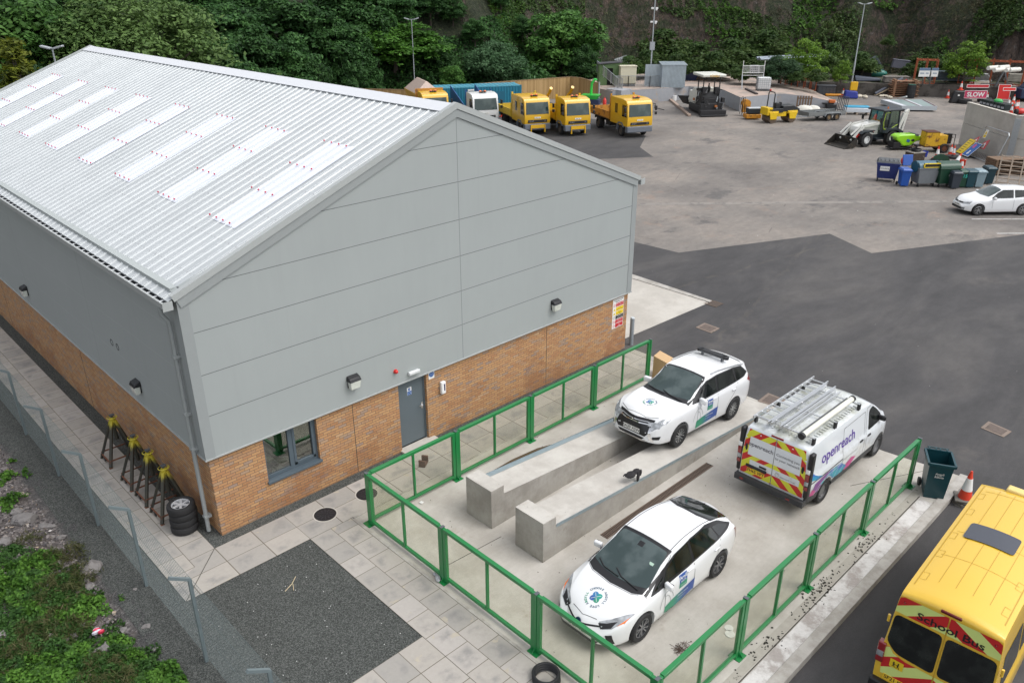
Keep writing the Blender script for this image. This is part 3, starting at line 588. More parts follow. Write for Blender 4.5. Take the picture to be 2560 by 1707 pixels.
# inspection ramps
def ramp_wall(y0, y1, label, oy):
    o = thing('wheel_ramp', label, 'ramp', (0, 0, 0), 0)
    f = lambda x: .82-.0785*(x-5.15)
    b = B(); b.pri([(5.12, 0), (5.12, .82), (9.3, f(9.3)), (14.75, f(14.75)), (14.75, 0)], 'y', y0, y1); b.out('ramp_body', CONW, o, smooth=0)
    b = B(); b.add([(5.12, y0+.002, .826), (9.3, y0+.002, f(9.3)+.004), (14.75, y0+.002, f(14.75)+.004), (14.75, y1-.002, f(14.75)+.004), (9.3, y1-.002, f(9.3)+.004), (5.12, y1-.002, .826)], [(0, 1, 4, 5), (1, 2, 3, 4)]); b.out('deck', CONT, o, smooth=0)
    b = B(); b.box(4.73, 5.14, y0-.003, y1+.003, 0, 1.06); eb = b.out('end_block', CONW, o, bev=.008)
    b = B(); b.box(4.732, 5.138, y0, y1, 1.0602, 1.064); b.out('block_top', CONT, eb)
    s = 1 if oy > y0 else -1; yo = oy
    b = B(); w = -s*(.14 if s > 0 else .02)
    b.add([(5.2, yo, f(5.2)+.012), (9.3, yo, f(9.3)+.012), (14.4, yo, f(14.4)+.012), (14.4, yo+w, f(14.4)+.012), (9.3, yo+w, f(9.3)+.012), (5.2, yo+w, f(5.2)+.012)], [(0, 1, 4, 5), (1, 2, 3, 4)])
    b.add([(5.15, yo+s*.004, f(5.15)+.03), (9.3, yo+s*.004, f(9.3)+.03), (14.4, yo+s*.004, f(14.4)+.03), (14.4, yo+s*.004, f(14.4)-.04), (9.3, yo+s*.004, f(9.3)-.06), (5.15, yo+s*.004, f(5.15)-.06)], [(0, 1, 4, 5), (1, 2, 3, 4)])
    b.out('steel_angle', MT('dull galvanised angle', (.33, .40, .43), .4, .5, v=.2), o, smooth=0)
ramp_wall(-4.26, -3.36, 'concrete wheel ramp nearer the building with a pale steel edge', -3.36)
ramp_wall(-5.95, -5.07, 'concrete wheel ramp nearer the white hatchback and van', -5.95)
o = thing('drain_channel', 'long slotted drain channel in the slab between ramp and white hatchback', 'drain', (0, 0, 0)); b = B(); b.box(6.42, 10.85, -6.42, -6.20, -.001, .003); b.out('channel', MT('dark pit', (.006, .006, .006), .9), o); b = B()
for i in range(88): b.box(6.43+i*.05, 6.455+i*.05, -6.40, -6.22, .003, .008)
b.box(6.42, 10.85, -6.42, -6.395, .0035, .01); b.box(6.42, 10.85, -6.225, -6.2, .0035, .01); b.box(6.42, 10.85, -6.315, -6.305, .0035, .0095); b.out('grating', MT('brown iron', (.14, .10, .075), .7, .2), o)
# green fence ------------------------------------------------------------------
GRN = MT('green gloss paint', (.008, .18, .045), .35, v=.08, vs=4, coat=.4)
t = T('fence glazing'); f = t.N('ShaderNodeBsdfTransparent'); f.inputs[0].default_value = (.95, .955, .915, 1); gl = t.N('ShaderNodeBsdfPrincipled'); gl.inputs['Base Color'].default_value = (.40, .41, .36, 1); gl.inputs['Roughness'].default_value = .08; mx = t.N('ShaderNodeMixShader')
t.put(mx.inputs[0], t.sm(t.noise(1.4, 5, .6), .3, .8)*.07+.035); t.n.links.new(f.outputs[0], mx.inputs[1]); t.n.links.new(gl.outputs[0], mx.inputs[2]); t.n.links.new(mx.outputs[0], t.n.nodes['Material Output'].inputs[0]); FG = t.m
def fence_run(p, d, n, s, label, first=True, last=True, inn=1):
    o = thing('glazed_fence', label, 'fence', (p[0], p[1], 0), atan2(d[1], d[0]), 'green framed glazed fences round the parking slab'); H = 1.444
    for i in range(n+1):
        x = i*s; b = B(); skip = (i == 0 and not first)
        if i > 0: b.box(x-.125, x-.035, -.035, .035, .03, H-.02)
        if i < n: b.box(x+.035, x+.125, -.035, .035, .03, H-.02)
        b.box(x-.03, x+.03, -.045, .045, .0, H-.005)
        if skip: b = B(); b.box(x+.05, x+.125, -.035, .035, .03, H-.02)
        po = b.out('post', GRN, o, bev=.004)
        b = B(); b.box(x-.035, x+.035, -.05, .05, H-.005, H+.006); skip or b.out('post_cap', MT('post cap grey', (.09, .10, .11), .5), po)
        b = B(); b.box(x-.13, x+.13, -.13, .13, .001, .013); b.hexa([(x-.006, .045, .013), (x+.006, .045, .013), (x+.006, .12, .013), (x-.006, .12, .013), (x-.006, .045, .11), (x+.006, .045, .11), (x+.006, .05, .11), (x-.006, .05, .11)]); b.hexa([(x-.006, -.12, .013), (x+.006, -.12, .013), (x+.006, -.045, .013), (x-.006, -.045, .013), (x-.006, -.05, .11), (x+.006, -.05, .11), (x+.006, -.045, .11), (x-.006, -.045, .11)])
        skip or b.out('base_plate', GRN, po)
        b = B(); [b.cyl((x+a*.1, c*.1, .013), (x+a*.1, c*.1, .03), .012, n=8) for a in (-1, 1) for c in (-1, 1)]; b.out('bolts', ALU, po) if False else None
        if i < n:
            b = B(); b.box(x+.12, x+s-.12, -.045, .045, H-.075, H); b.out('top_rail', GRN, o, bev=.004)
            b = B(); b.box(x+.12, x+s-.12, -.035, .035, .08, .15); b.out('bottom_rail', GRN, o, bev=.004)
            b = B(); b.box(x+s/2-.025, x+s/2+.025, -.03, .03, .15, H-.075); b.out('mullion', GRN, o, bev=.003)
            for a, c in ((x+.125, x+s/2-.025), (x+s/2+.025, x+s-.125)):
                b = B(); b.box(a, c, -.006, .006, .15, H-.075); b.out('glass_pane', FG, o, smooth=0)
    return o
FX, FY, S1, S2 = 2.777, -2.071, 2.724, 2.794
fence_run((FX, FY), (1, 0), 4, S1, 'green glazed fence run along the gable wall path')
fence_run((FX, FY), (0, -1), 3, S2, 'green glazed fence run across the front of the white hatchback', False)
fence_run((FX, FY-3*S2), (1, 0), 4, 2.72, 'green glazed fence run along the kerb by the yellow bus', False)
# chain link fence -------------------------------------------------------------
o = thing('chain_link_fence', 'grey chain link fence with cranked posts beside the stony bank', 'fence', (-1.96, 0, 0)); GP = MT('grey green post', (.16, .20, .21), .5, .2, v=.1); ys_ = [5.38+2.93*k for k in range(-5, 8)]
for yy in ys_:
    b = B(); b.box(-.03, .03, yy-.03, yy+.03, -.3, 2.0); b.bar((0, yy, 1.99), (-.34, yy+.0, 2.22), .055); b.out('post', GP, o)
b = B()
y0, y1 = ys_[0], ys_[-1]; Hm = 1.95
k = -Hm
while k < y1-y0:
    for sgn in (1, -1):
        a0 = max(k, 0); a1 = min(k+Hm, y1-y0)
        if a1 > a0:
            za, zb_ = a0-k, a1-k
            if sgn < 0: za, zb_ = Hm-za, Hm-zb_
            b.bar((.035, y0+a0, .03+za), (.035, y0+a1, .03+zb_), .0022)
    k += .07
b.out('mesh', MT('mesh wire', (.10, .13, .135), .5, .3), o, smooth=0)
b = B(); [b.bar((.036, y0, zz_), (.036, y1, zz_), .004) for zz_ in (.06, .7, 1.35, 1.97)]; b.split('line_wire', MT('mesh wire', (.10, .13, .135)), o, smooth=0)
# ================================================================ vehicles
def pchip(tab, x):
    xs = [p[0] for p in tab]; ys = [p[1] for p in tab]; n = len(xs)
    if x <= xs[0]: return ys[0]
    if x >= xs[-1]: return ys[-1]
    d = [(ys[i+1]-ys[i])/(xs[i+1]-xs[i]) for i in range(n-1)]
    def sl_(i):
        if i == 0: return d[0]
        if i == n-1: return d[-1]
        if d[i-1]*d[i] <= 0: return 0
        h0 = xs[i]-xs[i-1]; h1 = xs[i+1]-xs[i]; w1 = 2*h1+h0; w2 = h1+2*h0; return (w1+w2)/(w1/d[i-1]+w2/d[i])
    i = max(j for j in range(n-1) if xs[j] <= x); h = xs[i+1]-xs[i]; t = (x-xs[i])/h; m0, m1 = sl_(i), sl_(i+1)
    return (2*t**3-3*t*t+1)*ys[i]+(t**3-2*t*t+t)*h*m0+(-2*t**3+3*t*t)*ys[i+1]+(t**3-t*t)*h*m1
class Car:
    def __init__(s, tb, mats, wheels, wr, thing_, nx=64, rc=.06, clad=None):
        s.o = thing_; s.tb = tb; xs = [tb['zt'][0][0], tb['zt'][-1][0]]
        a, b_ = min(xs), max(xs); X_ = sorted(set([a+(b_-a)*.5*(1-cos(pi*i/nx)) for i in range(nx+1)]+[p[0] for p in tb['zt']]))
        vs = []; fs = []; rows = []
        for x in X_:
            g = {k: pchip(tb[k], x) for k in tb}; zb, zt, yw, zs, yr, zr = g['zb'], g['zt'], g['yw'], g['zs'], g['yr'], g['zr']
            zs = min(zs, zt-.03); zr = min(max(zr, zs+.01), zt-.008)
            h = zs-zb; pts = [(0, zb), (yw*.86, zb), (yw*.95, zb+.015), (yw*.98, zb+.06), (yw*.993, zb+.3*h), (yw, zb+.55*h), (yw*.998, zb+.72*h), (yw*.99, zb+.86*h), (yw*.972, zb+.95*h), (yw*.95, zs)]
            y0, z0 = yw*.95, zs; dy, dz = yr-y0, zr-z0
            for t in (.15, .35, .6, .82, .93): pts.append((y0+dy*t, z0+dz*t))
            pts.append((yr-.10*abs(dz)*0-.012, zr+.012*1)); tt = zt-zr-.012
            for t in (.93, .82, .62, .4, .2, 0): pts.append((yr*t, zr+.012+tt*(1-t*t)))
            rows.append([(x, y, z) for y, z in pts]+[(x, -y, z) for y, z in pts[-2:0:-1]])
        m = len(rows[0]); b = B(); vs = [p for r in rows for p in r]
        fs = [(i*m+k, i*m+(k+1) % m, (i+1)*m+(k+1) % m, (i+1)*m+k) for i in range(len(rows)-1) for k in range(m)]
        fs += [tuple(range(m))[::-1], tuple(range((len(rows)-1)*m, len(rows)*m))]; b.add(vs, fs)
        me = b.mesh('b', mats[:1], 0)
        ob = bpy.data.objects.new('tmp', me); COL.objects.link(ob); cut = []
        for wx in wheels:
            for sgn in (1, -1):
                c = B(); c.cyl((wx, sgn*(s.yat(wx)-.30), wr), (wx, sgn*1.6, wr), wr+.055, n=40); co = bpy.data.objects.new('c', c.mesh('c', mats[:1], 0)); COL.objects.link(co); cut.append(co)
                md = ob.modifiers.new('b', 'BOOLEAN'); md.operation = 'DIFFERENCE'; md.object = co; md.solver = 'EXACT'
        dg = bpy.context.evaluated_depsgraph_get(); me2 = bpy.data.meshes.new_from_object(ob.evaluated_get(dg))
        for c in cut+[ob]: bpy.data.objects.remove(c)
        me2.materials.clear(); [me2.materials.append(mm) for mm in mats]
        for p in me2.polygons:
            p.material_index = 0; c = p.center
            for wx in wheels:
                if (c.x-wx)**2+(c.z-wr)**2 < (wr+.053)**2: p.material_index = 1
            if c.z < pchip(tb['zb'], c.x)+.02: p.material_index = 1
            if clad and clad(c): p.material_index = 2
        me2.polygons.foreach_set('use_smooth', [True]*len(me2.polygons)); me2.set_sharp_from_angle(angle=R(38))
        s.me = me2; s.body = link('body', me2, s.o); s.bvh = BVHTree.FromPolygons([tuple(v.co) for v in me2.vertices], [tuple(p.vertices) for p in me2.polygons])
    def yat(s, x): return pchip(s.tb['yw'], x)
    AX = {'l': (lambda a, b: Vector((a, 5, b)), Vector((0, -1, 0))), 'r': (lambda a, b: Vector((a, -5, b)), Vector((0, 1, 0))),
          'f': (lambda a, b: Vector((9, a, b)), Vector((-1, 0, 0))), 'b': (lambda a, b: Vector((-9, a, b)), Vector((1, 0, 0))), 't': (lambda a, b: Vector((a, b, 9)), Vector((0, 0, -1)))}
    def hit(s, ax, a, b, off):
        f, d = s.AX[ax]; loc, no, i, _ = s.bvh.ray_cast(f(a, b), d)
        if loc is None: return None
        if no.dot(d) > 0: no = -no
        return loc+no*off
    def dr(s, b, ax, poly, off=.004, m=0, step=.08, vf=None):
        bm = tess(poly, step); ok = {}; vs = []
        for v in bm.verts:
            p = s.hit(ax, v.co.x, v.co.y, off)
            if p is not None: ok[v] = len(vs); vs.append(p)
        b.add(vs, [tuple(ok[v] for v in f.verts) for f in bm.faces if all(v in ok for v in f.verts)], m); bm.free(); return b
    def line(s, b, ax, pts, w=.012, off=.003, m=0):
        for (p, q) in zip(pts[:-1], pts[1:]):
            p = Vector(p); q = Vector(q); n = Vector((-(q-p).y, (q-p).x)).normalized()*w/2; s.dr(b, ax, [p-n, q-n, q+n, p+n], off, m, .12)
    def txt(s, b, ax, st, size, a, c, off=.006, m=0, rot=0, bold=.0, align='CENTER', sx=1):
        vs, fs = _txt(st, size, bold, align); k = {'l': -1, 'r': 1, 'f': 1, 'b': -1, 't': 1}[ax]; out = []
        for x, y in vs:
            x *= k*sx; X1 = x*cos(rot)-y*sin(rot); Y1 = x*sin(rot)+y*cos(rot); p = s.hit(ax, a+X1, c+Y1, off)
            if p is None: return
            out.append(p)
        b.add(out, fs, m)
    def panel(s, name, ax, poly, mat, off=.004, parent=None, step=.08, **kw):
        b = B(); s.dr(b, ax, poly, off, 0, step); return b.out(name, mat, parent or s.o, smooth=40, **kw)
def rnd(poly, r=.04, n=4):  # round the corners of a polygon
    out = []; L = len(poly)
    for i in range(L):
        p = Vector(poly[i]); a = Vector(poly[i-1]); c = Vector(poly[(i+1) % L]); u = (a-p); v = (c-p); k = min(r, u.length*.45, v.length*.45); u = p+u.normalized()*k; v = p+v.normalized()*k
        for j in range(n+1): t = j/n; out.append(tuple(u*(1-t)**2+p*2*t*(1-t)+v*t*t))
    return out
def wheel(parent, x, y, r, w, spokes=5, rimc=None, rr=.66, steel=False, side=1):
    b = B(); R_ = r; b.rev([(r*rr, -w/2+.01), (r*.9, -w/2), (r*.985, -w/2+.03), (r, -w/4), (r, w/4), (r*.985, w/2-.03), (r*.9, w/2), (r*rr, w/2-.01)], (0, 0, 0), 'y', 32, closed=True)
    wh = b.out('wheel', RUB, parent, loc=(x, y, r)); rimc = rimc or MT('alloy rim', (.42, .43, .44), .25, .9, v=.05)
    b = B(); f = side*(w/2-.02); k = r*rr
    b.rev([(k, -f*.8), (k+.004, f), (k-.02, f+side*.006), (k-.025, f*.5), (k-.03, -f*.8)], (0, 0, 0), 'y', 32)
    if steel:
        b.rev([(k-.02, f*.7), (k*.8, f*.35), (k*.62, f*.75), (k*.3, f*.7), (0, f*.75)], (0, 0, 0), 'y', 32)
        for i in range(8): a = i*pi/4; b.cyl((k*.73*cos(a), f*.52, k*.73*sin(a)), (k*.73*cos(a), f*.62, k*.73*sin(a)), .022, n=8, m=1)
    else:
        for i in range(spokes):
            for dd in (-.16, .16):
                a = 2*pi*i/spokes+dd*.6; c = 2*pi*i/spokes+dd*1.6; b.bar((k*.16*cos(a), f*.78, k*.16*sin(a)), ((k-.012)*cos(c), f*.9, (k-.012)*sin(c)), .028, .035, up=(0, 1, 0))
        b.cyl((0, f*.5, 0), (0, f*.92, 0), k*.22, n=16)
    b.out('rim', [rimc, BLK], wh); b = B(); b.cyl((0, -f*.5, 0), (0, f*.2, 0), k-.01, n=24); b.out('hub', BLK, wh); return wh
HLG = T('headlamp lens'); HLG.b.inputs['Coat Weight'].default_value = 1; HLG = HLG.done(HLG.ramp(HLG.vor(9), [(0, (.55, .57, .60)), (.5, (.34, .355, .37)), (.9, (.2, .21, .22))]), .15, .3)
TLG = MT('tail lamp red', (.22, .008, .012), .12, v=.2, vs=9, coat=1); AMB = MT('amber lamp', (.75, .16, .01), .2, coat=1)
WP = T('white car paint'); WP.b.inputs['Coat Weight'].default_value = 1; WP.b.inputs['Coat Roughness'].default_value = .03; WP = WP.done(WP.val(WP.mix(0.0, (.74, .75, .76), (0, 0, 0)), WP.noise(1.2, 3), .03), .35)
SEAM = MT('panel gap', (.045, .047, .05), .6, v=0); PLT_W = MT('plate white', (.72, .72, .68), .4, v=.02); PLT_Y = MT('plate yellow', (.78, .50, .03), .4, v=.03)
def plate(car, ax, y0, y1, z0, z1, txt, mat, parent=None):
    b = B(); d = 1 if ax == 'f' else -1; p = [car.hit(ax, yy, zz_, .0) for yy in (y0, y1) for zz_ in (z0, z1)]; xm = max(q.x*d for q in p)*d
    b.box(min(xm, xm+d*.012), max(xm, xm+d*.012), y0, y1, z0, z1, 0); s = d
    text3(b, txt, (z1-z0)*1.0, (xm+d*.0135, (y0+y1)/2, (z0+z1)/2+.002), (0, s, 0), (0, 0, 1), 1, .002); return b.out('number_plate', [mat, SK], parent or car.o, smooth=0)
GREEN_B = MT('decal green', (.03, .26, .16), .4, v=.02); BLUE_B = MT('decal blue', (.03, .09, .32), .4, v=.02); GREYD = MT('decal grey', (.33, .35, .35), .4, v=0)
def side_decal(car, x0, x1, z0, z1, ax='l'):
    # slanted green-to-blue band with the council name above it; x0 is the rear end
    t = _mc.get('decal band')
    if t is None:
        q = T('decal band'); x, y, z = q.xyz(); t = q.done(q.mix(q.sm(x, x0+.25, x0+.8), (.03, .08, .30), (.03, .27, .15)), .4); _mc['decal band'] = t
    b = B(); car.dr(b, ax, [(x0, z0+.05), (x1, z0-.06), (x1, z0+.17), (x1-.25, z0+.23), (x0, z0+.33)], .005, 0); car.txt(b, ax, 'Electric vehicle', .06, (x0+x1)/2-.1, z0+.2, .008, 1, sx=1); car.txt(b, ax, 'www.argyll-bute.gov.uk', .03, (x0+x1)/2-.05, z0+.12, .008, 1)
    car.dr(b, ax, [(x0+.30, z0+.36), (x0+.56, z0+.36), (x0+.54, z0+.65), (x0+.28, z0+.65)], .005, 2); car.dr(b, ax, [(x0+.30, z0+.36), (x0+.56, z0+.36), (x0+.55, z0+.48), (x0+.29, z0+.48)], .007, 3)
    car.txt(b, ax, 'Argyll', .10, x0+.415, z0+.585, .009, 1, bold=.002); car.txt(b, ax, '&Bute', .07, x0+.42, z0+.51, .009, 1); car.txt(b, ax, 'COUNCIL', .04, x0+.42, z0+.41, .009, 1)
    for k in range(10): a = pi*.1+k*pi*.09; c = a+pi*.09; car.line(b, ax, [(x1-.16-.22*cos(a)+.1, z0+.2+.34*sin(a)), (x1-.16-.22*cos(c)+.1, z0+.2+.34*sin(c))], .016, .004, 4)
    for k in range(8): a = -pi*.3+k*pi*.11; c = a+pi*.11; car.line(b, ax, [(x1-.03-.16*cos(a), z0+.15+.3*sin(a)), (x1-.03-.16*cos(c), z0+.15+.3*sin(c))], .014, .004, 4)
    b.out('council_decal', [t, SW, BLUE_B, GREEN_B, GREYD], car.o, smooth=0)
def bonnet_emblem(car, x, y, r=.21):
    b = B()
    def lf(a, m, k=1.0):  # petal
        c, s_ = cos(a), sin(a); pts = []
        for i in range(9): t = i/8; w = .25*sin(pi*t)**.6; pts.append((t*.56*k, w))
        pts += [(px, -py) for px, py in pts[-2:0:-1]]; car.dr(b, 't', [(x+r*(px*c-py*s_), y+r*(px*s_+py*c)) for px, py in pts], .004, m, .5)
    for a, m in ((pi*.25, 0), (-pi*.25, 1), (pi*.75, 2), (-pi*.75, 3)): lf(a, m)
    for a in (pi*.25, -pi*.25, pi*.75, -pi*.75): car.line(b, 't', [(x+r*.05*cos(a), y+r*.05*sin(a)), (x+r*.45*cos(a), y+r*.45*sin(a))], .008, .006, 4)
    s_ = 'CHOOSE ARGYLL LOVE ARGYLL '
    for i, ch in enumerate(s_):
        if ch.strip():
            a = -2*pi*i/len(s_)-pi*.62; car.txt(b, 't', ch, r*.27, x+r*.86*cos(a), y+r*.86*sin(a), .004, 5 if i < 20 else 0, rot=a-pi/2, bold=.003)
    b.out('bonnet_emblem', [GREEN_B, BLUE_B, MT('decal sea green', (.02, .30, .24), .4, v=0), MT('decal mid blue', (.03, .18, .38), .4, v=0), SW, MT('decal slate blue', (.10, .15, .20), .4, v=0)], car.o, smooth=0)
def mirror(car, x, z, sgn, mat, s=1.0, y=None):
    y0 = y if y is not None else (abs(car.hit('l', x, z, 0).y)); b = B(); b.obx((x, sgn*(y0+.12*s), z+.03), (.10*s, .20*s, .14*s), (0, .1, -sgn*.15)); m = b.out('mirror', mat, car.o, bev=.035*s, seg=3); b = B(); b.bar((x+.02, sgn*(y0-.02), z-.03), (x, sgn*(y0+.07), z-.01), .04); b.box(x-.055*s, x-.05*s, sgn*(y0+.12*s)-.075*s, sgn*(y0+.12*s)+.075*s, z-.02, z+.08*s); b.out('mirror_arm', BLK, m); return m
def wiper(car, pts, parent):
    b = B(); q = [car.hit('t', a, c, .02) for a, c in pts]; q = [p for p in q if p]; b.tube(q, .012, 6); b.out('wiper', BLK, parent)
# ---- white hybrid hatchback
o = thing('parked_car', 'white hatchback with a round green and blue bonnet emblem parked beside the drain', 'car', (7.17, -8.06, 0), pi)
tb = dict(zt=[(-.90, .80), (-.86, 1.02), (-.75, 1.10), (-.45, 1.19), (-.05, 1.33), (.5, 1.445), (1.0, 1.475), (1.4, 1.44), (1.62, 1.38), (1.9, 1.26), (2.3, 1.06), (2.55, .965), (2.9, .88), (3.25, .77), (3.5, .66), (3.62, .56), (3.66, .46)],
          zb=[(-.90, .40), (-.7, .26), (0, .18), (2.7, .17), (3.3, .2), (3.66, .26)], yw=[(-.90, .60), (-.84, .72), (-.6, .81), (-.2, .865), (.5, .88), (2.2, .88), (2.9, .86), (3.25, .79), (3.45, .68), (3.6, .50), (3.66, .38)],
          zs=[(-.90, .72), (-.6, .98), (0, .99), (1.2, .90), (2.3, .86), (2.8, .80), (3.3, .66), (3.66, .40)], yr=[(-.9, .5), (-.6, .60), (0, .56), (.8, .60), (1.6, .63), (2.0, .66), (2.4, .70), (2.7, .70), (3.2, .60), (3.66, .26)],
          zr=[(-.9, .76), (-.6, 1.09), (-.05, 1.27), (.5, 1.39), (1.0, 1.42), (1.5, 1.36), (2.0, 1.16), (2.4, .98), (2.8, .86), (3.3, .69), (3.66, .43)])
car = Car(tb, [WP, BLK], (0, 2.70), .325, o)
for x_ in (0, 2.7):
    for s_ in (1, -1): wheel(o, x_, s_*.775, .325, .21, 5, MT('two tone alloy', (.30, .31, .33), .3, .9, v=.05), side=s_)
car.panel('windscreen_surround', 't', [(1.50, -.60), (1.50, .60), (1.62, .645), (2.5, .76), (2.64, .5), (2.7, 0), (2.64, -.5), (2.5, -.76), (1.62, -.645)], BLK, .003)
car.panel('windscreen', 't', rnd([(1.58, -.56), (1.58, .56), (2.38, .69), (2.50, .37), (2.53, 0), (2.50, -.37), (2.38, -.69)], .06), WSC, .006)
car.panel('rear_window', 't', rnd([(-.08, -.53), (-.08, .53), (.02, .2), (.05, 0), (.02, -.2)][::1], .02) if False else rnd([(-.62, -.56), (-.62, .56), (-.05, .50), (.06, .2), (.06, -.2), (-.05, -.50)], .05), WIN, .006)
car.panel('rear_spoiler', 't', [(-.66, -.60), (-.66, .60), (.0, .56), (.14, .25), (.14, -.25), (.0, -.56)], BLK, .003)
for s_, ax in ((1, 'l'), (-1, 'r')):
    car.panel('window_trim', ax, rnd([(2.42, .88), (1.95, 1.16), (1.5, 1.32), (.9, 1.39), (.3, 1.37), (-.2, 1.24), (-.58, 1.05), (-.35, 1.03), (.4, .99), (1.2, .93)], .03), BLK, .003)
    car.panel('side_window', ax, rnd([(1.98, .96), (1.80, 1.15), (1.45, 1.295), (1.02, 1.355), (1.02, .97)], .04), WIN, .006)
    car.panel('side_window', ax, rnd([(.95, .98), (.95, 1.355), (.4, 1.34), (.12, 1.25), (.05, 1.03)], .04), WIN, .006)
    car.panel('quarter_window', ax, rnd([(.0, 1.04), (.08, 1.235), (-.2, 1.18), (-.42, 1.08)], .03), WIN, .006)
    car.panel('quarter_window', ax, rnd([(2.07, .95), (1.92, 1.08), (2.32, .91)], .02), WIN, .006)
    b = B(); car.line(b, ax, [(2.02, .93), (2.0, .4), (1.9, .24)]); car.line(b, ax, [(.99, .93), (1.0, .3), (.96, .24)]); car.line(b, ax, [(.0, 1.0), (.12, .75), (.38, .45), (.42, .26)]); car.line(b, ax, [(1.95, .245), (.42, .255)]); b.out('door_seam', SEAM, o, smooth=0)
    for hx in (1.15, .18):
        b = B(); p = car.hit(ax, hx, .86, .02); b.obx(p, (.2, .025, .035), (0, 0, 0)); b.out('door_handle', WP, o, bev=.01)
    mirror(car, 1.98, .93, s_, WP, y=.80)
    q = [(-.55, .62), (-.86, .6), (-.9, .95), (-.72, 1.06), (-.55, .84)]; car.panel('tail_lamp', ax, [(-.60, .93), (-.74, .60), (-.82, .62), (-.84, 1.0), (-.72, 1.03)], TLG, .006)
    car.panel('headlamp', 't', [(3.44, s_*.36), (3.28, s_*.54), (2.92, s_*.78), (2.88, s_*.815), (3.18, s_*.775), (3.40, s_*.64), (3.49, s_*.48)][::s_], HLG, .005, step=.05)
    car.panel('headlamp_amber', 't', [(3.20, s_*.735), (3.02, s_*.79), (3.18, s_*.772), (3.32, s_*.695)][::s_], AMB, .008, step=.05)
    b = B(); car.dr(b, 't', [(3.46, s_*.36), (3.38, s_*.5), (3.24, s_*.66), (3.40, s_*.62), (3.50, s_*.45)][::s_], .007, 0, .05); b.out('headlamp_bezel', BLK, o)
    car.panel('fog_vent', 'f', [(s_*.58, .50), (s_*.68, .52), (s_*.72, .30), (s_*.66, .27)], BLK, .006)
car.panel('grille', 'f', [(-.46, .60), (0, .545), (.46, .60), (.44, .57), (0, .515), (-.44, .57)][::-1], BLK, .006, step=.05)
car.panel('lower_grille', 'f', [(-.50, .34), (.50, .34), (.44, .27), (-.44, .27)], BLK, .006, step=.05)
b = B(); p = car.hit('f', 0, .56, .012); b.cyl(p, p+Vector((.02, 0, .008)), .065, n=20); b.out('badge', [MT('badge dark blue', (.01, .03, .07), .2)], o); plate(car, 'f', -.26, .26, .37, .48, 'SA69 VLK', PLT_W)
wiper(car, [(2.52, .55), (2.47, .1), (2.36, -.1)], o); wiper(car, [(2.5, .05), (2.47, -.35), (2.36, -.55)], o); wiper(car, [(-.62, 0), (-.45, -.12), (-.36, -.3)], o)
b = B(); b.hexa([(.30, -.02, 1.40), (.52, -.02, 1.44), (.52, .02, 1.44), (.30, .02, 1.40), (.28, -.006, 1.50), (.34, -.006, 1.50), (.34, .006, 1.50), (.28, .006, 1.50)]); b.out('aerial', WP, o)
b = B()
for s_ in (1, -1): car.line(b, 't', [(-.02, s_*.50), (.6, s_*.53), (1.5, s_*.565)], .016, .004)
car.line(b, 't', [(2.72, 0), (2.66, .5), (2.5, .78)], .01); car.line(b, 't', [(2.72, 0), (2.66, -.5), (2.5, -.78)], .01); b.out('roof_seam', SEAM, o, smooth=0)
b = B(); car.line(b, 't', [(3.44, -.3), (3.52, 0), (3.44, .3)], .01, .003); b.out('bonnet_seam', SEAM, o)
b = B(); p = car.hit('t', 1.72, 0, .004); b.obx(p, (.12, .13, .012), (0, .45, 0)); b.out('camera_housing', BLK, o, bev=.004)
b = B(); p = car.hit('t', 1.95, .44, .008); b.obx(p, (.06, .10, .003), (0, .5, 0)); b.out('tax_disc', MT('pale green sticker', (.4, .55, .45), .5), o)
side_decal(car, .98, 2.0, .25, .8, 'l'); bonnet_emblem(car, 3.12, .0, .235)
# ---- white SUV on the ramps
o = thing('parked_car', 'white estate 4x4 with a black roof light bar standing on the concrete ramps', 'car', (13.03, -4.69, .218), pi, ry=-.0785)
tb = dict(zt=[(-.99, .72), (-.96, 1.05), (-.9, 1.32), (-.8, 1.50), (-.66, 1.60), (-.3, 1.65), (.5, 1.69), (1.1, 1.68), (1.4, 1.62), (1.7, 1.46), (2.05, 1.26), (2.28, 1.155), (2.6, 1.125), (3.0, 1.08), (3.35, 1.02), (3.55, .94), (3.64, .84), (3.67, .6)],
          zb=[(-.99, .42), (-.8, .32), (0, .26), (2.8, .25), (3.4, .27), (3.67, .32)], yw=[(-.99, .68), (-.92, .80), (-.6, .875), (0, .90), (2.4, .90), (2.95, .885), (3.3, .83), (3.5, .74), (3.62, .6), (3.67, .48)],
          zs=[(-.99, .68), (-.8, 1.12), (-.3, 1.13), (.8, 1.08), (2.2, 1.04), (2.7, 1.02), (3.3, .93), (3.67, .57)], yr=[(-.99, .6), (-.8, .60), (-.3, .635), (1.0, .66), (1.5, .67), (2.1, .72), (2.5, .76), (3.0, .70), (3.4, .60), (3.67, .40)],
          zr=[(-.99, .70), (-.9, 1.2), (-.7, 1.52), (-.3, 1.59), (.5, 1.63), (1.1, 1.62), (1.4, 1.56), (1.7, 1.38), (2.1, 1.16), (2.35, 1.10), (2.8, 1.06), (3.3, .97), (3.67, .59)])
car = Car(tb, [WP, BLK], (0, 2.67), .345, o)
for x_ in (0, 2.67):
    for s_ in (1, -1): wheel(o, x_, s_*.795, .345, .22, 6, rr=.60, side=s_)
car.panel('windscreen_surround', 't', [(1.34, -.60), (1.34, .60), (1.45, .655), (2.3, .79), (2.40, .5), (2.44, 0), (2.40, -.5), (2.3, -.79), (1.45, -.655)], BLK, .003)
car.panel('windscreen', 't', rnd([(1.41, -.58), (1.41, .58), (2.16, .71), (2.24, .35), (2.26, 0), (2.24, -.35), (2.16, -.71)], .06), WSC, .006)
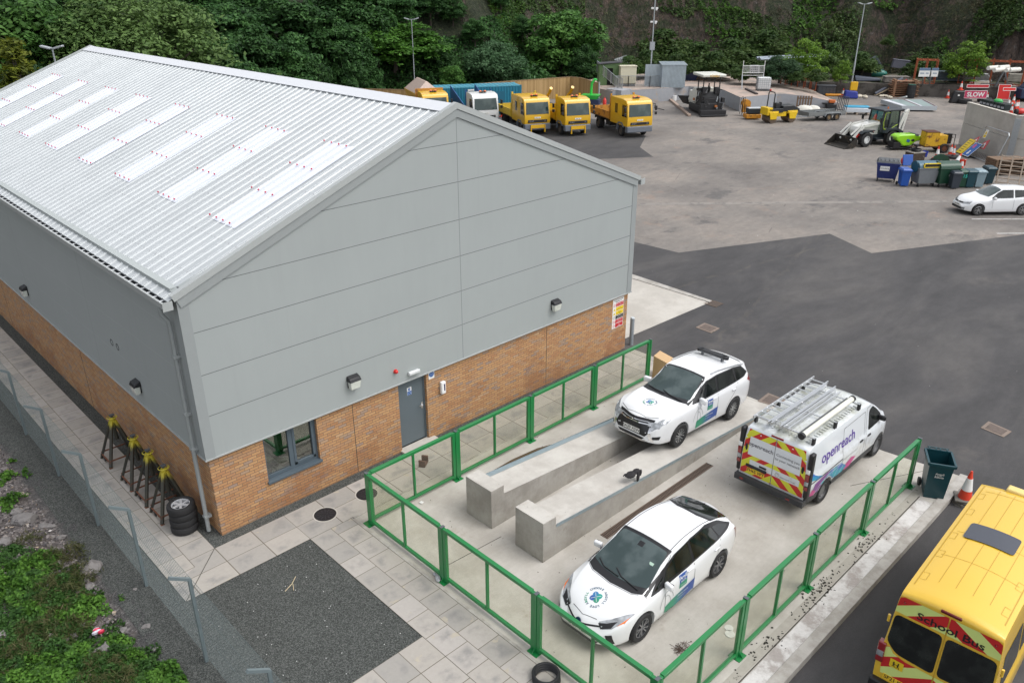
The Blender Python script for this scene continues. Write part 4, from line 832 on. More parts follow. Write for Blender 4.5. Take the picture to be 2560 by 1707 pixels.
for s_, ax in ((1, 'l'), (-1, 'r')):
    car.panel('window_trim', ax, rnd([(2.16, 1.07), (1.75, 1.34), (1.4, 1.53), (.9, 1.58), (0, 1.57), (-.45, 1.51), (-.74, 1.28), (-.5, 1.21), (.4, 1.15), (1.4, 1.1)], .03), BLK, .003)
    for q in ([(1.85, 1.12), (1.62, 1.34), (1.33, 1.505), (.98, 1.535), (.98, 1.14)], [(.9, 1.15), (.9, 1.535), (.05, 1.535), (.0, 1.19)], [(-.06, 1.195), (-.03, 1.525), (-.42, 1.475), (-.66, 1.29), (-.48, 1.235)]): car.panel('side_window', ax, rnd(q, .04), WIN, .006)
    b = B(); car.line(b, ax, [(1.95, 1.0), (1.92, .6), (1.86, .36)]); car.line(b, ax, [(.94, 1.08), (.95, .5), (.92, .35)]); car.line(b, ax, [(-.1, 1.15), (.1, .9), (.4, .6), (.44, .36)]); b.out('door_seam', SEAM, o, smooth=0)
    for hx in (1.14, .14):
        b = B(); p = car.hit(ax, hx, 1.0, .02); b.obx(p, (.2, .025, .035)); b.out('door_handle', WP, o, bev=.01)
    mirror(car, 1.82, 1.10, s_, WP, 1.15, y=.80)
    car.panel('tail_lamp', ax, [(-.62, 1.10), (-.93, .93), (-.95, 1.12), (-.82, 1.22)], TLG, .008)
    car.panel('tail_lamp_rear', 'b', [(s_*.55, .98), (s_*.8, .93), (s_*.78, 1.2), (s_*.58, 1.12)], TLG, .008)
    car.panel('headlamp', 't', [(3.55, s_*.46), (3.46, s_*.62), (3.2, s_*.77), (2.98, s_*.845), (3.3, s_*.82), (3.48, s_*.74), (3.6, s_*.6)][::s_], HLG, .006, step=.05)
    car.panel('front_lamp', 'f', [(s_*.42, .83), (s_*.76, .87), (s_*.74, .76), (s_*.44, .74)], HLG, .008, step=.05)
    car.panel('chrome_trim', 'f', [(s_*.50, .70), (s_*.56, .72), (s_*.60, .5), (s_*.68, .36), (s_*.60, .36), (s_*.53, .5)], CHR, .014, step=.05)
    car.panel('fog_lamp', 'f', [(s_*.64, .50), (s_*.78, .52), (s_*.76, .42), (s_*.62, .42)], BLK, .008, step=.05)
    b = B(); b.tube([car.hit('t', x_, s_*.64, .035) for x_ in (1.15, .8, .3, -.2, -.5)], .018, 8); b.out('roof_rail', ALU, o)
car.panel('grille', 'f', [(-.56, .90), (.56, .90), (.54, .58), (.44, .46), (-.44, .46), (-.54, .58)], BLK, .006, step=.05); car.panel('lower_intake', 'f', [(-.44, .42), (.44, .42), (.36, .35), (-.36, .35)], BLK, .01, step=.05)
b = B(); car.dr(b, 'f', [(-.45, .79), (.45, .79), (.43, .765), (-.43, .765)], .014, 0, .05); car.dr(b, 'f', [(-.45, .84), (.45, .84), (.43, .825), (-.43, .825)], .014, 0, .05); car.dr(b, 'f', [(-.5, .345), (.5, .345), (.45, .32), (-.45, .32)], .014, 0, .05); b.out('grille_bar', CHR, o)
b = B(); p = car.hit('f', 0, .80, .02)
for k in range(3): a = pi/2+k*2*pi/3; b.add([p, p+Vector((.004, .03*cos(a+.5), .03*sin(a+.5))), p+Vector((.006, .065*cos(a), .065*sin(a))), p+Vector((.004, .03*cos(a-.5), .03*sin(a-.5)))], [(0, 1, 2, 3)])
b.out('badge', CHR, o, smooth=0); plate(car, 'f', -.27, .27, .49, .61, 'SA20 XSW', PLT_W)
wiper(car, [(2.33, .6), (2.29, .15), (2.2, -.1)], o); wiper(car, [(2.32, 0), (2.28, -.35), (2.2, -.6)], o)
b = B(); car.line(b, 't', [(2.44, 0), (2.40, .5), (2.3, .8)], .01); car.line(b, 't', [(2.44, 0), (2.4, -.5), (2.3, -.8)], .01); car.line(b, 't', [(3.35, -.6), (3.5, -.3), (3.52, 0), (3.5, .3), (3.35, .6)], .01); b.out('bonnet_seam', SEAM, o, smooth=0)
lb = thing('light_bar', None, None); lb.parent = o
b = B(); b.box(-.04, .16, -.42, .42, 1.76, 1.83); b.cyl((.06, -.42, 1.76), (.06, -.42, 1.83), .1, n=20); b.cyl((.06, .42, 1.76), (.06, .42, 1.83), .1, n=20); lbo = b.out('light_bar', BLK, o, bev=.01); bpy.data.objects.remove(lb)
b = B(); b.box(.02, .10, -.36, -.30, 1.66, 1.77); b.box(.02, .10, .30, .36, 1.66, 1.77); b.box(-.05, .165, -.40, .40, 1.775, 1.80); b.out('mounting_feet', MT('smoked lens', (.08, .09, .10), .15, coat=1), lbo)
side_decal(car, .92, 1.95, .38, .8, 'l'); bonnet_emblem(car, 2.95, .0, .2)
car.panel('spoiler', 't', [(-.80, -.58), (-.80, .58), (-.5, .62), (-.5, -.62)], WP, .02); car.panel('rear_window', 'b', [(-.55, 1.2), (.55, 1.2), (.5, 1.5), (-.5, 1.5)], WIN, .006)
# ---- telecom van
o = thing('parked_van', 'white panel van with ladders on the roof and purple lettering on its side', 'van', (11.38, -8.27, 0), 0)
tb = dict(zt=[(-.96, 1.6), (-.94, 1.83), (-.86, 1.91), (-.6, 1.945), (.5, 1.96), (1.8, 1.96), (2.3, 1.93), (2.6, 1.83), (2.95, 1.60), (3.3, 1.34), (3.45, 1.23), (3.7, 1.13), (3.9, .98), (4.0, .8), (4.03, .6)],
          zb=[(-.96, .36), (-.6, .30), (3.2, .28), (3.8, .25), (4.03, .3)], yw=[(-.96, .89), (-.92, .925), (-.8, .95), (0, .965), (2.8, .965), (3.3, .94), (3.65, .87), (3.88, .76), (4.03, .56)],
          zs=[(-.96, 1.1), (2.2, 1.1), (2.9, 1.08), (3.5, 1.0), (4.03, .56)], yr=[(-.96, .82), (2.2, .82), (2.6, .80), (3.0, .80), (3.4, .80), (3.7, .72), (4.03, .5)],
          zr=[(-.96, 1.55), (-.9, 1.80), (-.6, 1.85), (2.0, 1.86), (2.35, 1.83), (2.6, 1.72), (2.95, 1.50), (3.3, 1.25), (3.6, 1.10), (4.03, .58)])
VP = T('white van paint'); x, y, z = VP.xyz(); VP.b.inputs['Coat Weight'].default_value = .8; c = VP.mix(VP.sm(VP.noise(2.2, 6, .7), .25, .7)*VP.sm(z, 1.84, 1.9)*.95, (.66, .69, .72), (.34, .35, .28)); c = VP.mix(VP.sm(VP.noise(4, 5, .7)-z*.35, .12, .4)*.5, c, (.40, .37, .32)); VP = VP.done(c, .4)
car = Car(tb, [VP, BLK, MT('van plastic', (.045, .047, .05), .6, v=.15)], (0, 3.098), .335, o, clad=lambda c: c.z < (.47 if -.4 < c.x < 3.3 else .52) or (c.x < -.5 and c.z < .58) or (c.x > 3.85 and c.z < .62))
for x_ in (0, 3.098):
    for s_ in (1, -1): wheel(o, x_, s_*.845, .335, .22, steel=True, rimc=MT('steel wheel', (.16, .16, .165), .5, .4), side=s_)
PURP = MT('decal purple', (.09, .03, .30), .4, v=0); TEAL = MT('decal teal', (.02, .34, .40), .4, v=.1, vs=5, c2=(.05, .12, .42), cs=3, th=(.4, .6)); PNK = MT('decal pink', (.50, .05, .22), .4, v=0); VIO = MT('decal violet', (.2, .06, .25), .4, v=.1)
for s_, ax in ((-1, 'r'), (1, 'l')):
    car.panel('cab_window', ax, rnd([(2.28, 1.12), (2.28, 1.70), (2.55, 1.72), (2.85, 1.52), (3.15, 1.28), (3.2, 1.14)], .09), WIN, .005)
    b = B(); car.line(b, ax, [(2.16, 1.80), (2.14, .95), (2.2, .5)]); car.line(b, ax, [(2.16, 1.80), (2.55, 1.78), (3.0, 1.5)]); car.line(b, ax, [(.86, 1.72), (.82, .9), (.80, .5)]); car.line(b, ax, [(.86, 1.72), (2.05, 1.74), (2.04, .5)]); car.line(b, ax, [(3.3, 1.15), (3.1, .95)], .01); car.line(b, ax, [(.8, .92), (-.8, .92)], .03, .004); b.out('door_seam', SEAM, o, smooth=0)
    for hx in (2.3, 1.85): b = B(); p = car.hit(ax, hx, 1.0, .012); b.sph(p, (.11, .02, .035), 12); b.out('door_handle', BLK, o)
    mirror(car, 3.0, 1.2, s_, BLK, 1.0, y=.84)
    b = B(); car.txt(b, ax, 'openreach', .42, .55+(.05 if s_ < 0 else 0), 1.36, .007, 0, rot=0, bold=.004, sx=1.0); b.out('lettering', PURP, o, smooth=0)
    b = B(); f = lambda pts: [(p[0], p[1]) for p in pts]
    car.dr(b, ax, [(-.84, 1.30), (-.80, 1.0), (-.55, .93), (-.25, .93), (-.45, 1.0), (-.62, 1.08)], .006, 0); car.dr(b, ax, [(-.74, .60), (-.60, .84), (-.1, .90), (.5, .86), (.75, .75), (.1, .66), (-.3, .50)], .005, 3); car.dr(b, ax, [(-.35, .7), (.2, .88), (.75, .84), (1.1, .6), (.85, .52), (.4, .55)], .0065, 0); car.dr(b, ax, [(1.0, .66), (1.35, .76), (1.62, .66), (1.3, .5), (1.0, .5)], .006, 1); car.dr(b, ax, [(-.84, .58), (-.72, .72), (-.52, .60), (-.62, .52)], .0065, 1)
    for k in range(5): car.line(b, ax, [(-.6+k*.32, .52), (-.35+k*.33, .72+.03*k), (.1+k*.3, .84)], .012, .009, 2)
    b.out('wave_decal', [TEAL, PNK, SW, VIO], o, smooth=0)
    b = B(); car.txt(b, ax, 'www.openreach.co.uk', .09, 1.2, .88, .008, 0, sx=1.1); b.out('web_lettering', GREYD, o, smooth=0)
    b = B(); b.box(-.99, -.80, min(s_*.85, s_*.965), max(s_*.85, s_*.965), .56, 1.80); b.out('tail_lamp_housing', BLK, o, bev=.045, seg=3)
    for z0_, z1_, mm in ((1.26, 1.38, WHT), (1.05, 1.25, TLG), (.93, 1.04, HLG), (.80, .90, TLG)):
        b = B(); yy = s_*.905; b.box(-1.0, -.93, yy-.04, yy+.06, z0_, z1_); b.out('tail_lamp', mm, o, bev=.012)
    car.panel('headlamp', ax, [(3.55, .98), (3.86, .80), (3.84, .68), (3.6, .76)], HLG, .006)
car.panel('windscreen', 't', rnd([(2.50, -.70), (2.50, .70), (3.30, .76), (3.42, .3), (3.42, -.3), (3.30, -.76)], .06), WSC, .005)
b = B(); b.box(-1.07, -.90, -.93, .93, .34, .50); 
for k in range(6): b.box(-1.075, -1.07, -.86, .86, .36+k*.02, .368+k*.02)
bp_ = b.out('rear_step', MT('van plastic', (.045, .047, .05)), o, bev=.015)
for yy in (-.55, .72): b = B(); b.box(-1.085, -1.07, yy-.05, yy+.05, .40, .44); b.out('reflector', TLG, bp_)
# chevron doors: stripes cut to the door outline
def stripes(car, ax, polys, a0, a1, z0, z1, w, slope, m0, m1, off, b):
    for poly in polys:
        bm = bmesh.new(); bm.faces.new([bm.verts.new((*p, 0)) for p in poly]); cx = sum(p[0] for p in poly)/len(poly); sg = 1 if cx > 0 else -1
        nrm = Vector((slope*sg, 1, 0)).normalized(); 
        for k in range(-40, 41): bmesh.ops.bisect_plane(bm, geom=bm.verts[:]+bm.edges[:]+bm.faces[:], plane_co=nrm*(k*w), plane_no=nrm)
        for fce in list(bm.faces):
            c = fce.calc_center_median(); k = floor(c.dot(nrm)/w); vs = [car.hit(ax, v.co.x, v.co.y, off) for v in fce.verts]
            if all(v is not None for v in vs): b.add(vs, [tuple(range(len(vs)))], m0 if k % 2 else m1)
        bm.free()
YEL = MT('reflective yellow', (.62, .62, .04), .4, v=.12, vs=7); REDS = MT('reflective red', (.50, .02, .02), .4, v=.1)
for s_ in (1, -1):
    b = B(); I, O_ = .08*s_, .84*s_
    frame = [[(.012*s_, 1.62), (.78*s_, 1.62), (.74*s_, 1.80), (.012*s_, 1.80)], [(.70*s_, 1.10), (.84*s_, 1.10), (.80*s_, 1.62), (.68*s_, 1.62)], [(.012*s_, .98), (.84*s_, .98), (.84*s_, 1.10), (.012*s_, 1.10)], [(.012*s_, .55), (.84*s_, .55), (.84*s_, .80), (.012*s_, .80)]]
    if s_ > 0: frame += [[(.62, .80), (.84, .80), (.84, .98), (.62, .98)]]
    else: frame += [[(-.72, .80), (-.84, .80), (-.84, .98), (-.72, .98)]]
    stripes(car, 'b', frame, 0, 0, 0, 0, .15, .85, 0, 1, .004, b); b.out('rear_chevrons', [YEL, REDS], o, smooth=0)
    b = B(); p = car.hit('b', s_*.75, 1.30, .008); b.sph(p, (.015, .035, .10), 12); b.out('hinge_cover', BLK, o)
b = B(); car.line(b, 'b', [(0, .5), (0, 1.82)], .012, .006); b.out('rear_door_seam', SEAM, o)
b = B(); car.txt(b, 'b', 'openreach', .16, .37, 1.42, .009, 0, bold=.001); car.txt(b, 'b', 'Connecting you', .095, -.35, 1.42, .009, 0); car.txt(b, 'b', 'to your network', .095, -.35, 1.30, .009, 0); car.txt(b, 'b', 'openreach.co.uk', .06, -.42, .86, .009, 0); b.out('rear_lettering', MT('decal slate', (.10, .10, .12), .5, v=0), o, smooth=0)
plate(car, 'b', .18, .66, .62, .73, 'FH65 VPT', PLT_Y); b = B(); b.obx((-.975, .42, .80), (.05, .56, .07)); b.obx((-.972, .25, .89), (.03, .2, .05)); b.out('plate_lamp_bar', BLK, o, bev=.015)
b = B(); b.rev([(.055, 0), (.055, -.01), (.045, -.012), (.045, 0)], (-.972, -.14, .88), 'x', 20, closed=True); b.out('badge', CHR, o)
b = B(); b.box(-.95, -.93, -.16, .16, 1.835, 1.875); b.out('high_brake_lamp', TLG, o)
# roof rack, ladders, tube
b = B()
for x_ in (-.65, .45, 1.75): b.box(x_-.02, x_+.02, -.78, .78, 2.02, 2.05); [b.box(x_-.05, x_+.05, s_*.76-.03, s_*.76+.03, 1.88, 2.04, 1) for s_ in (1, -1)]
rk = b.split('roof_rack_bar', [ALU, BLK], o)
b = B()
for k in range(22): b.box(-.7+k*.13, -.62+k*.13, -.70, -.60, 1.925, 1.938)
for k in range(7): b.box(-.75, 2.1, -.5+k*.15, -.47+k*.15, 1.942, 1.956)
b.out('roof_rib', VP, o)
def ladder(y0, y1, x0, x1, z, lab, n=11, doub=0):
    l_ = thing('ladder', lab, 'ladder', (11.38, -8.27, 0), 0, 'aluminium ladders on the van roof'); 
    for yy in (y0, y1):
        b = B(); b.box(x0, x1, yy-.015, yy+.015, z, z+.075)
        if doub: b.box(x0-.1, x1-.12, yy-.052, yy-.022, z+.0, z+.075)
        b.out('stile', ALU, l_)
    for k in range(n): b = B(); xx = x0+.15+k*(x1-x0-.3)/(n-1); b.cyl((xx, y0, z+.04), (xx, y1, z+.04), .017, n=8); b.out('rung', ALU, l_)
    return l_
ladder(.34, .74, -.85, 2.25, 2.055, 'rung ladder along the far side of the van roof', 12)
ladder(.06, .30, -.75, 2.1, 2.06, 'folded narrow ladder beside the rung ladder on the van roof', 3, 1)
ladder(-.16, -.04, -.80, 1.9, 2.06, 'single narrow ladder section in the middle of the van roof', 2)
q = thing('roof_tube', 'long white storage tube with black end caps on the van roof', 'tube', (11.38, -8.27, 0)); b = B(); b.cyl((-.85, -.56, 2.13), (1.7, -.56, 2.13), .07, n=20); b.out('tube', MT('cream tube', (.68, .68, .60), .4), q)
for x_ in (-.93, 1.7): b = B(); b.cyl((x_, -.56, 2.13), (x_+.08, -.56, 2.13), .082, n=20); b.out('end_cap', BLK, q)
b = B(); b.box(-.8, 1.75, -.44, -.41, 2.06, 2.10); b.out('rack_rail', DGR, rk)
# ---- yellow school minibus
o = thing('school_bus', 'yellow school minibus with red and green chevrons across its rear doors', 'bus', (7.60, -13.48, -.14), R(2.3)); o.scale = (1, .95, 1)
YP = T('yellow bus paint'); YP.b.inputs['Coat Weight'].default_value = .7; YP = YP.done(YP.val(YP.mix(0.0, (.68, .43, .035), (0, 0, 0)), YP.noise(1.5, 4), .05), .4)
tb = dict(zt=[(-1.12, 2.3), (-1.115, 2.57), (-1.06, 2.65), (-.95, 2.69), (-.75, 2.70), (0, 2.73), (3.0, 2.72), (3.3, 2.66), (3.6, 2.42), (4.0, 1.8), (4.25, 1.45), (4.7, 1.25), (4.85, .9)],
          zb=[(-1.12, .42), (4.85, .35)], yw=[(-1.12, .98), (-1.0, 1.0), (0, 1.02), (3.8, 1.02), (4.4, .95), (4.85, .7)], zs=[(-1.12, 1.25), (3.5, 1.25), (4.3, 1.1), (4.85, .8)],
          yr=[(-1.12, .84), (3.4, .83), (4.0, .85), (4.85, .6)], zr=[(-1.12, 2.25), (-1.115, 2.50), (-1.05, 2.56), (-.8, 2.58), (3.2, 2.6), (3.6, 2.3), (4.0, 1.7), (4.85, .85)])
car = Car(tb, [YP, BLK], (0, 3.75), .35, o)
for x_ in (0, 3.75):
    for s_ in (1, -1): wheel(o, x_, s_*.90, .35, .22, steel=True, side=s_)
for s_, ax in ((1, 'l'), (-1, 'r')):
    for x0_, x1_ in ((-.85, .25), (.35, 1.55), (1.65, 2.7), (2.85, 3.65)): car.panel('side_window', ax, rnd([(x0_, 1.35), (x1_, 1.35), (x1_-(0 if x1_ < 3 else .35), 2.08), (x0_, 2.08)], .08), WIN, .005)
    b = B()
    for yy in (.74,): car.line(b, 't', [(-.8, s_*yy), (3.2, s_*yy)], .02, .004)
    b.out('roof_gutter', MT('yellow shadow gap', (.45, .27, .02), .5), o)
    0
    b = B(); b.box(-1.16, -1.02, s_*.93-.07, s_*.93+.07, .98, 1.42); tl = b.out('tail_lamp', TLG, o, bev=.02); b = B(); b.box(-1.165, -1.155, s_*.93-.06, s_*.93+.06, 1.12, 1.24); b.out('reversing_lamp', HLG, tl)
    for zz_ in (1.95, 1.1): b = B(); b.cyl((-1.10, s_*.94, zz_-.07), (-1.10, s_*.94, zz_+.07), .025, n=10); b.out('door_hinge', YP, o)
    b = B(); p = car.hit('b', s_*.74, 2.42, .005); b.sph(p, .022, 8); b.out('marker_lamp', TLG, o)
CHG = MT('reflective lime', (.60, .70, .22), .4, v=.05); b = B()
RB = [[(.012*s_, 2.17), (.86*s_, 2.17), (.83*s_, 2.48), (.76*s_, 2.52), (.012*s_, 2.52)][::1] for s_ in (1, -1)]
stripes(car, 'b', RB, 0, 0, 0, 0, .20, .6, 0, 1, .005, b); RB2 = [[(.012*s_, .75), (.86*s_, .75), (.93*s_, 1.55), (.72*s_, 1.28), (.50*s_, 1.22), (.012*s_, 1.22)] for s_ in (1, -1)]
stripes(car, 'b', RB2, 0, 0, 0, 0, .20, .6, 0, 1, .005, b); b.out('rear_chevrons', [CHG, REDS], o, smooth=0)
b = B(); car.txt(b, 'b', 'School Bus', .20, -.05, 2.28, .011, 0, bold=.003, sx=1.25); b.out('lettering', SK, o, smooth=0)
for s_ in (1, -1): car.panel('rear_window', 'b', rnd([(.03*s_, 1.26), (.68*s_, 1.30), (.88*s_, 1.5), (.84*s_, 2.12), (.03*s_, 2.12)], .1), WIN, .008)
b = B(); car.dr(b, 'b', rnd([(.50, .99), (.74, .99), (.74, 1.17), (.50, 1.17)], .02), .012, 0)
for yy, k in ((.665, 1), (.585, -1)):
    for sgn in (1,): b.cyl((-1.145, yy, 1.125), (-1.15, yy, 1.125), .012, n=8, m=1); b.bar((-1.147, yy, 1.11), (-1.147, yy-k*.004, 1.065), .022, .004, 1); b.bar((-1.147, yy, 1.065), (-1.147, yy-k*.03, 1.02), .011, .004, 1); b.bar((-1.147, yy, 1.065), (-1.147, yy+k*.025, 1.02), .011, .004, 1); b.bar((-1.147, yy, 1.1), (-1.147, yy-k*.035, 1.08), .009, .004, 1)
b.out('children_sign', [SY, SK], o, smooth=0)
b = B(); b.box(-1.13, -1.02, -.17, .17, 2.56, 2.61); b.out('high_brake_lamp', MT('dark red lens', (.12, .01, .01), .2), o, bev=.01)
b = B(); car.line(b, 'b', [(0, .6), (0, 2.46)], .012, .009); b.out('rear_door_seam', MT('yellow shadow gap', (.45, .27, .02)), o)
b = B(); b.box(-1.24, -1.0, -1.0, 1.0, .40, .62); b.out('rear_bumper', BLK, o, bev=.03); plate(car, 'b', .28, .80, .66, .77, 'SF21 KXN', PLT_Y)
b = B()
for p in ((-.35, .35), (1.95, .35)): pass
b = B(); 
for s_ in (-.42, -.14, .14, .42): car.line(b, 't', [(-.55, s_), (3.1, s_)], .012, .003)
for x_ in (.3, 1.2, 2.95): car.line(b, 't', [(x_, -.66), (x_, .66)], .012, .003)
for x_ in (-.6, .2, .9, 1.9, 2.6):
    for s_ in (1, -1): car.line(b, 't', [(x_, s_*.72), (x_, s_*.62), (x_+.22, s_*.62), (x_+.22, s_*.72)], .012, .003)
b.out('roof_seam', MT('yellow shadow gap', (.45, .27, .02)), o, smooth=0)
b = B(); car.dr(b, 't', rnd([(1.02, -.36), (1.02, .52), (1.60, .52), (1.60, -.36)], .07), .02, 0); b.out('roof_hatch', MT('dark hatch glass', (.055, .06, .075), .25, v=.05), o)
b = B(); b.box(3.2, 3.42, -.35, .35, 2.62, 2.74); b.out('roof_beacon', MT('pale yellow box', (.72, .55, .2), .5), o, bev=.03)
# ================================================================ the far yard
def PR(P):
    v = Vector(P)-CAM; k = v.dot(_d); return 1280+F*v.dot(_r)/k, 853.5-F*v.dot(_u)/k
def HT(x, y, yt):   # height of an upright thing standing at photo pixel (x, y) whose top is at row yt
    p = G(x, y); lo, hi = 0, 60
    for _ in range(40):
        m = (lo+hi)/2
        if PR(p+Vector((0, 0, m)))[1] > yt: lo = m
        else: hi = m
    return lo
def zb(x, y, z=0): return G(850+x/2.94, 150+y/2.94, z)
def z4(x, y, z=0): return G(2260+x/7.84, 140+y/7.84, z)
def z5(x, y, z=0): return G(2060+x/9.046, 140+y/9.046, z)
def z6(x, y, z=0): return G(1840+x/8.71, 120+y/8.71, z)
def xy(p): return (p[0], p[1])
def ang(a, b): return atan2(b[1]-a[1], b[0]-a[0])
TY = MT('truck yellow', (.66, .38, .012), .35, v=.06, coat=.5); TYO = MT('truck body orange', (.52, .24, .03), .6, v=.2, c2=(.18, .08, .03), cs=3, th=(.5, .65)); GREYB = MT('bumper grey', (.13, .145, .17), .5, v=.1); WTP = MT('truck white', (.66, .67, .66), .35, coat=.5); BLUE = MT('truck blue', (.015, .07, .22), .45)
TWS = noisyglass('truck windscreen', (.015, .035, .033), (.05, .075, .07), 1.5)
def truck(ws, cabm, bodym, label, kind, plt, body='tipper', crew=False, beacon=AMB, arms=False):
    d = Vector((cos(R(-114.2)), sin(R(-114.2)))); wb = 4.1; rt = Vector(xy(ws))-d*(wb+1.05)
    o = thing('tipper_truck', label, 'truck', (rt.x, rt.y, -.012), R(-114.2), 'council trucks parked in a row', s=1.04); o.scale.z = 1.15; xf = wb+1.15; x0 = 2.25 if crew else 3.35
    b = B(); b.pri([(x0, .78), (xf-.05, .78), (xf, 1.0), (xf-.01, 1.42), (xf-.16, 2.30), (xf-.34, 2.52), (xf-1.0, 2.62), (x0, 2.60)], 'y', -1.1, 1.1); cab = b.out('cab', cabm, o, bev=.04)
    b = B(); b.hexa([(xf-.01, -.97, 1.46), (xf+.005, -.97, 1.46), (xf+.005, .97, 1.46), (xf-.01, .97, 1.46), (xf-.15, -.93, 2.27), (xf-.135, -.93, 2.27), (xf-.135, .93, 2.27), (xf-.15, .93, 2.27)]); b.out('windscreen', TWS, cab, bev=.03)
    for s_ in (1, -1):
        b = B(); b.pri([(xf-.95, 1.42), (xf-.16, 1.42), (xf-.30, 2.22), (xf-.95, 2.22)], 'y', s_*1.095, s_*1.112); b.out('side_window', WIN, cab)
        if crew: b = B(); b.pri([(xf-2.2, 1.55), (xf-1.75, 1.55), (xf-1.75, 2.2), (xf-2.2, 2.2)], 'y', s_*1.095, s_*1.112); b.out('side_window', WIN, cab)
        b = B(); b.box(xf-.05, xf+.04, s_*.92-.13, s_*.92+.13, .60, .78); b.out('headlamp', HLG, o, bev=.02)
        b = B(); b.bar((xf-.15, s_*1.08, 2.2), (xf+.05, s_*1.32, 2.15), .03); b.box(xf-.02, xf+.07, s_*1.33-.09, s_*1.33+.09, 1.85, 2.15); b.box(xf-.02, xf+.07, s_*1.33-.09, s_*1.33+.09, 1.55, 1.75); b.out('mirror', BLK, cab, bev=.02)
        wheel(o, wb, s_*.95, .42, .26, steel=True, rimc=MT('truck wheel', (.10, .085, .07), .6, .3), side=s_)
        wheel(o, 0, s_*.86, .42, .46, steel=True, rimc=MT('truck wheel', (.10, .085, .07)), side=s_)
        b = B(); b.pri([(wb-.62, .42), (wb-.62, .80), (wb-.3, 1.0), (wb+.3, 1.0), (wb+.55, .78), (wb+.62, .7), (wb+.44, .7), (wb+.2, .89), (wb-.2, .89), (wb-.45, .7), (wb-.48, .42)], 'y', s_*.84, s_*1.13); b.out('wheel_arch', GREYB, o)
        b = B(); b.pri([(-.6, .7), (-.55, .95), (.55, .95), (.6, .7), (.5, .88), (-.5, .88)], 'y', s_*.62, s_*1.12); b.out('mudguard', BLK, o)
    b = B(); b.box(xf-.35, xf+.07, -1.1, 1.1, .38, .80); bm_ = b.out('bumper', GREYB, o, bev=.05)
    if kind: b = B(); b.box(xf+.0, xf+.12, -.55, .55, .50, .74); b.box(xf+.02, xf+.16, -.62, -.55, .2, .74); b.box(xf+.02, xf+.16, .55, .62, .2, .74); b.out('plough_mount', TY, o)
    b = B(); b.box(xf-.03, xf+.012, -.82, .82, .88, 1.08); gr = b.out('grille', BLK, cab, bev=.02); b = B(); text3(b, 'D A F', .15, (xf+.016, -.5, .98), (0, 1, 0), (0, 0, 1)); text3(b, 'LF', .15, (xf+.016, .65, .98), (0, 1, 0), (0, 0, 1)); b.out('lettering', STL, gr, smooth=0)
    plate_b = B(); plate_b.box(xf, xf+.02, -.26, .26, 1.17, 1.28, 0); text3(plate_b, plt, .1, (xf+.021, 0, 1.225), (0, 1, 0), (0, 0, 1), 1); plate_b.out('number_plate', [PLT_W, SK], cab, smooth=0)
    b = B(); b.box(-1.3, x0, -.42, .42, .55, .80); b.box(1.2, 2.0, -.95, -.45, .45, .78); b.out('chassis', BLK, o)
    if beacon: b = B(); b.box(xf-.95, xf-.75, -.28, .28, 2.63, 2.69, 1); b.sph((xf-.85, .2, 2.71), (.1, .12, .08), 8); b.sph((xf-.85, -.2, 2.71), (.1, .12, .08), 8); b.out('beacon', [AMB, BLK], cab)
    if body == 'tipper':
        for s_ in (1, -1): b = B(); b.box(-1.35, x0-.25, s_*1.12-.03, s_*1.12+.03, .98, 1.48); [b.box(x_-.04, x_+.04, s_*1.12-.06, s_*1.12+.06, .96, 1.5) for x_ in (-1.35, .3, x0-.25)]; b.out('dropside', bodym, o)
        b = B(); b.box(-1.35, x0-.25, -1.1, 1.1, .90, .98); b.out('load_bed', MT('worn load bed', (.13, .08, .05), .8, v=.3), o); b = B(); b.box(-1.38, -1.32, -1.1, 1.1, .98, 1.48); b.out('tailgate', bodym, o)
        b = B(); b.box(x0-.28, x0-.2, -1.1, 1.1, .9, 1.9 if not arms else 1.5); [b.box(x0-.24, x0-.12, s_*1.0-.07, s_*1.0+.07, 1.4, 2.72) for s_ in (1, -1)]; b.out('headboard', bodym, o)
    if body == 'cage':
        for s_ in (1, -1): b = B(); b.pri([(-1.35, .95), (x0-.2, .95), (x0-.2, 1.5), (-1.35, 2.6)], 'y', s_*1.12-.03, s_*1.12+.03); b.out('cage_side', BLUE, o)
        b = B(); b.box(-1.35, x0-.2, -1.1, 1.1, .88, .95); b.box(x0-.26, x0-.2, -1.1, 1.1, .95, 2.5); b.out('headboard', MT('plywood lining', (.22, .10, .06), .8), o)
        b = B(); [b.box(x0-.2, x0-.12, y_-.05, y_+.05, .9, 2.75) for y_ in (-1.08, 0, 1.08)]; b.out('cage_post', BLUE, o)
    if body == 'hopper':
        b = B(); b.hexa([(-1.4, -.6, .95), (x0-.3, -.6, .95), (x0-.3, .6, .95), (-1.4, .6, .95), (-1.4, -1.15, 2.35), (x0-.3, -1.15, 2.35), (x0-.3, 1.15, 2.35), (-1.4, 1.15, 2.35)]); b.out('hopper', TY, o)
        b = B(); b.hexa([(-1.35, -1.12, 2.36), (x0-.5, -1.12, 2.36), (x0-.5, 1.12, 2.36), (-1.35, 1.12, 2.36), (-1.0, -.06, 3.15), (x0-1.1, -.06, 3.15), (x0-1.1, .06, 3.15), (-1.0, .06, 3.15)]); b.out('hopper_cover', MT('translucent tarpaulin', (.42, .33, .28), .5, v=.15), o)
        b = B(); b.box(x0-.3, x0-.22, -1.2, 1.2, 2.1, 2.75); b.out('headboard', TYO, o)
    if arms:
        for s_ in (1, -1): b = B(); b.tube([(-.3, s_*.9, 1.0), (.9, s_*.95, 2.3), (1.5, s_*.95, 2.6), (1.9, s_*.95, 3.0)], [.13, .12, .12, .14], 6); b.out('skip_arm', TY, o)
    return o
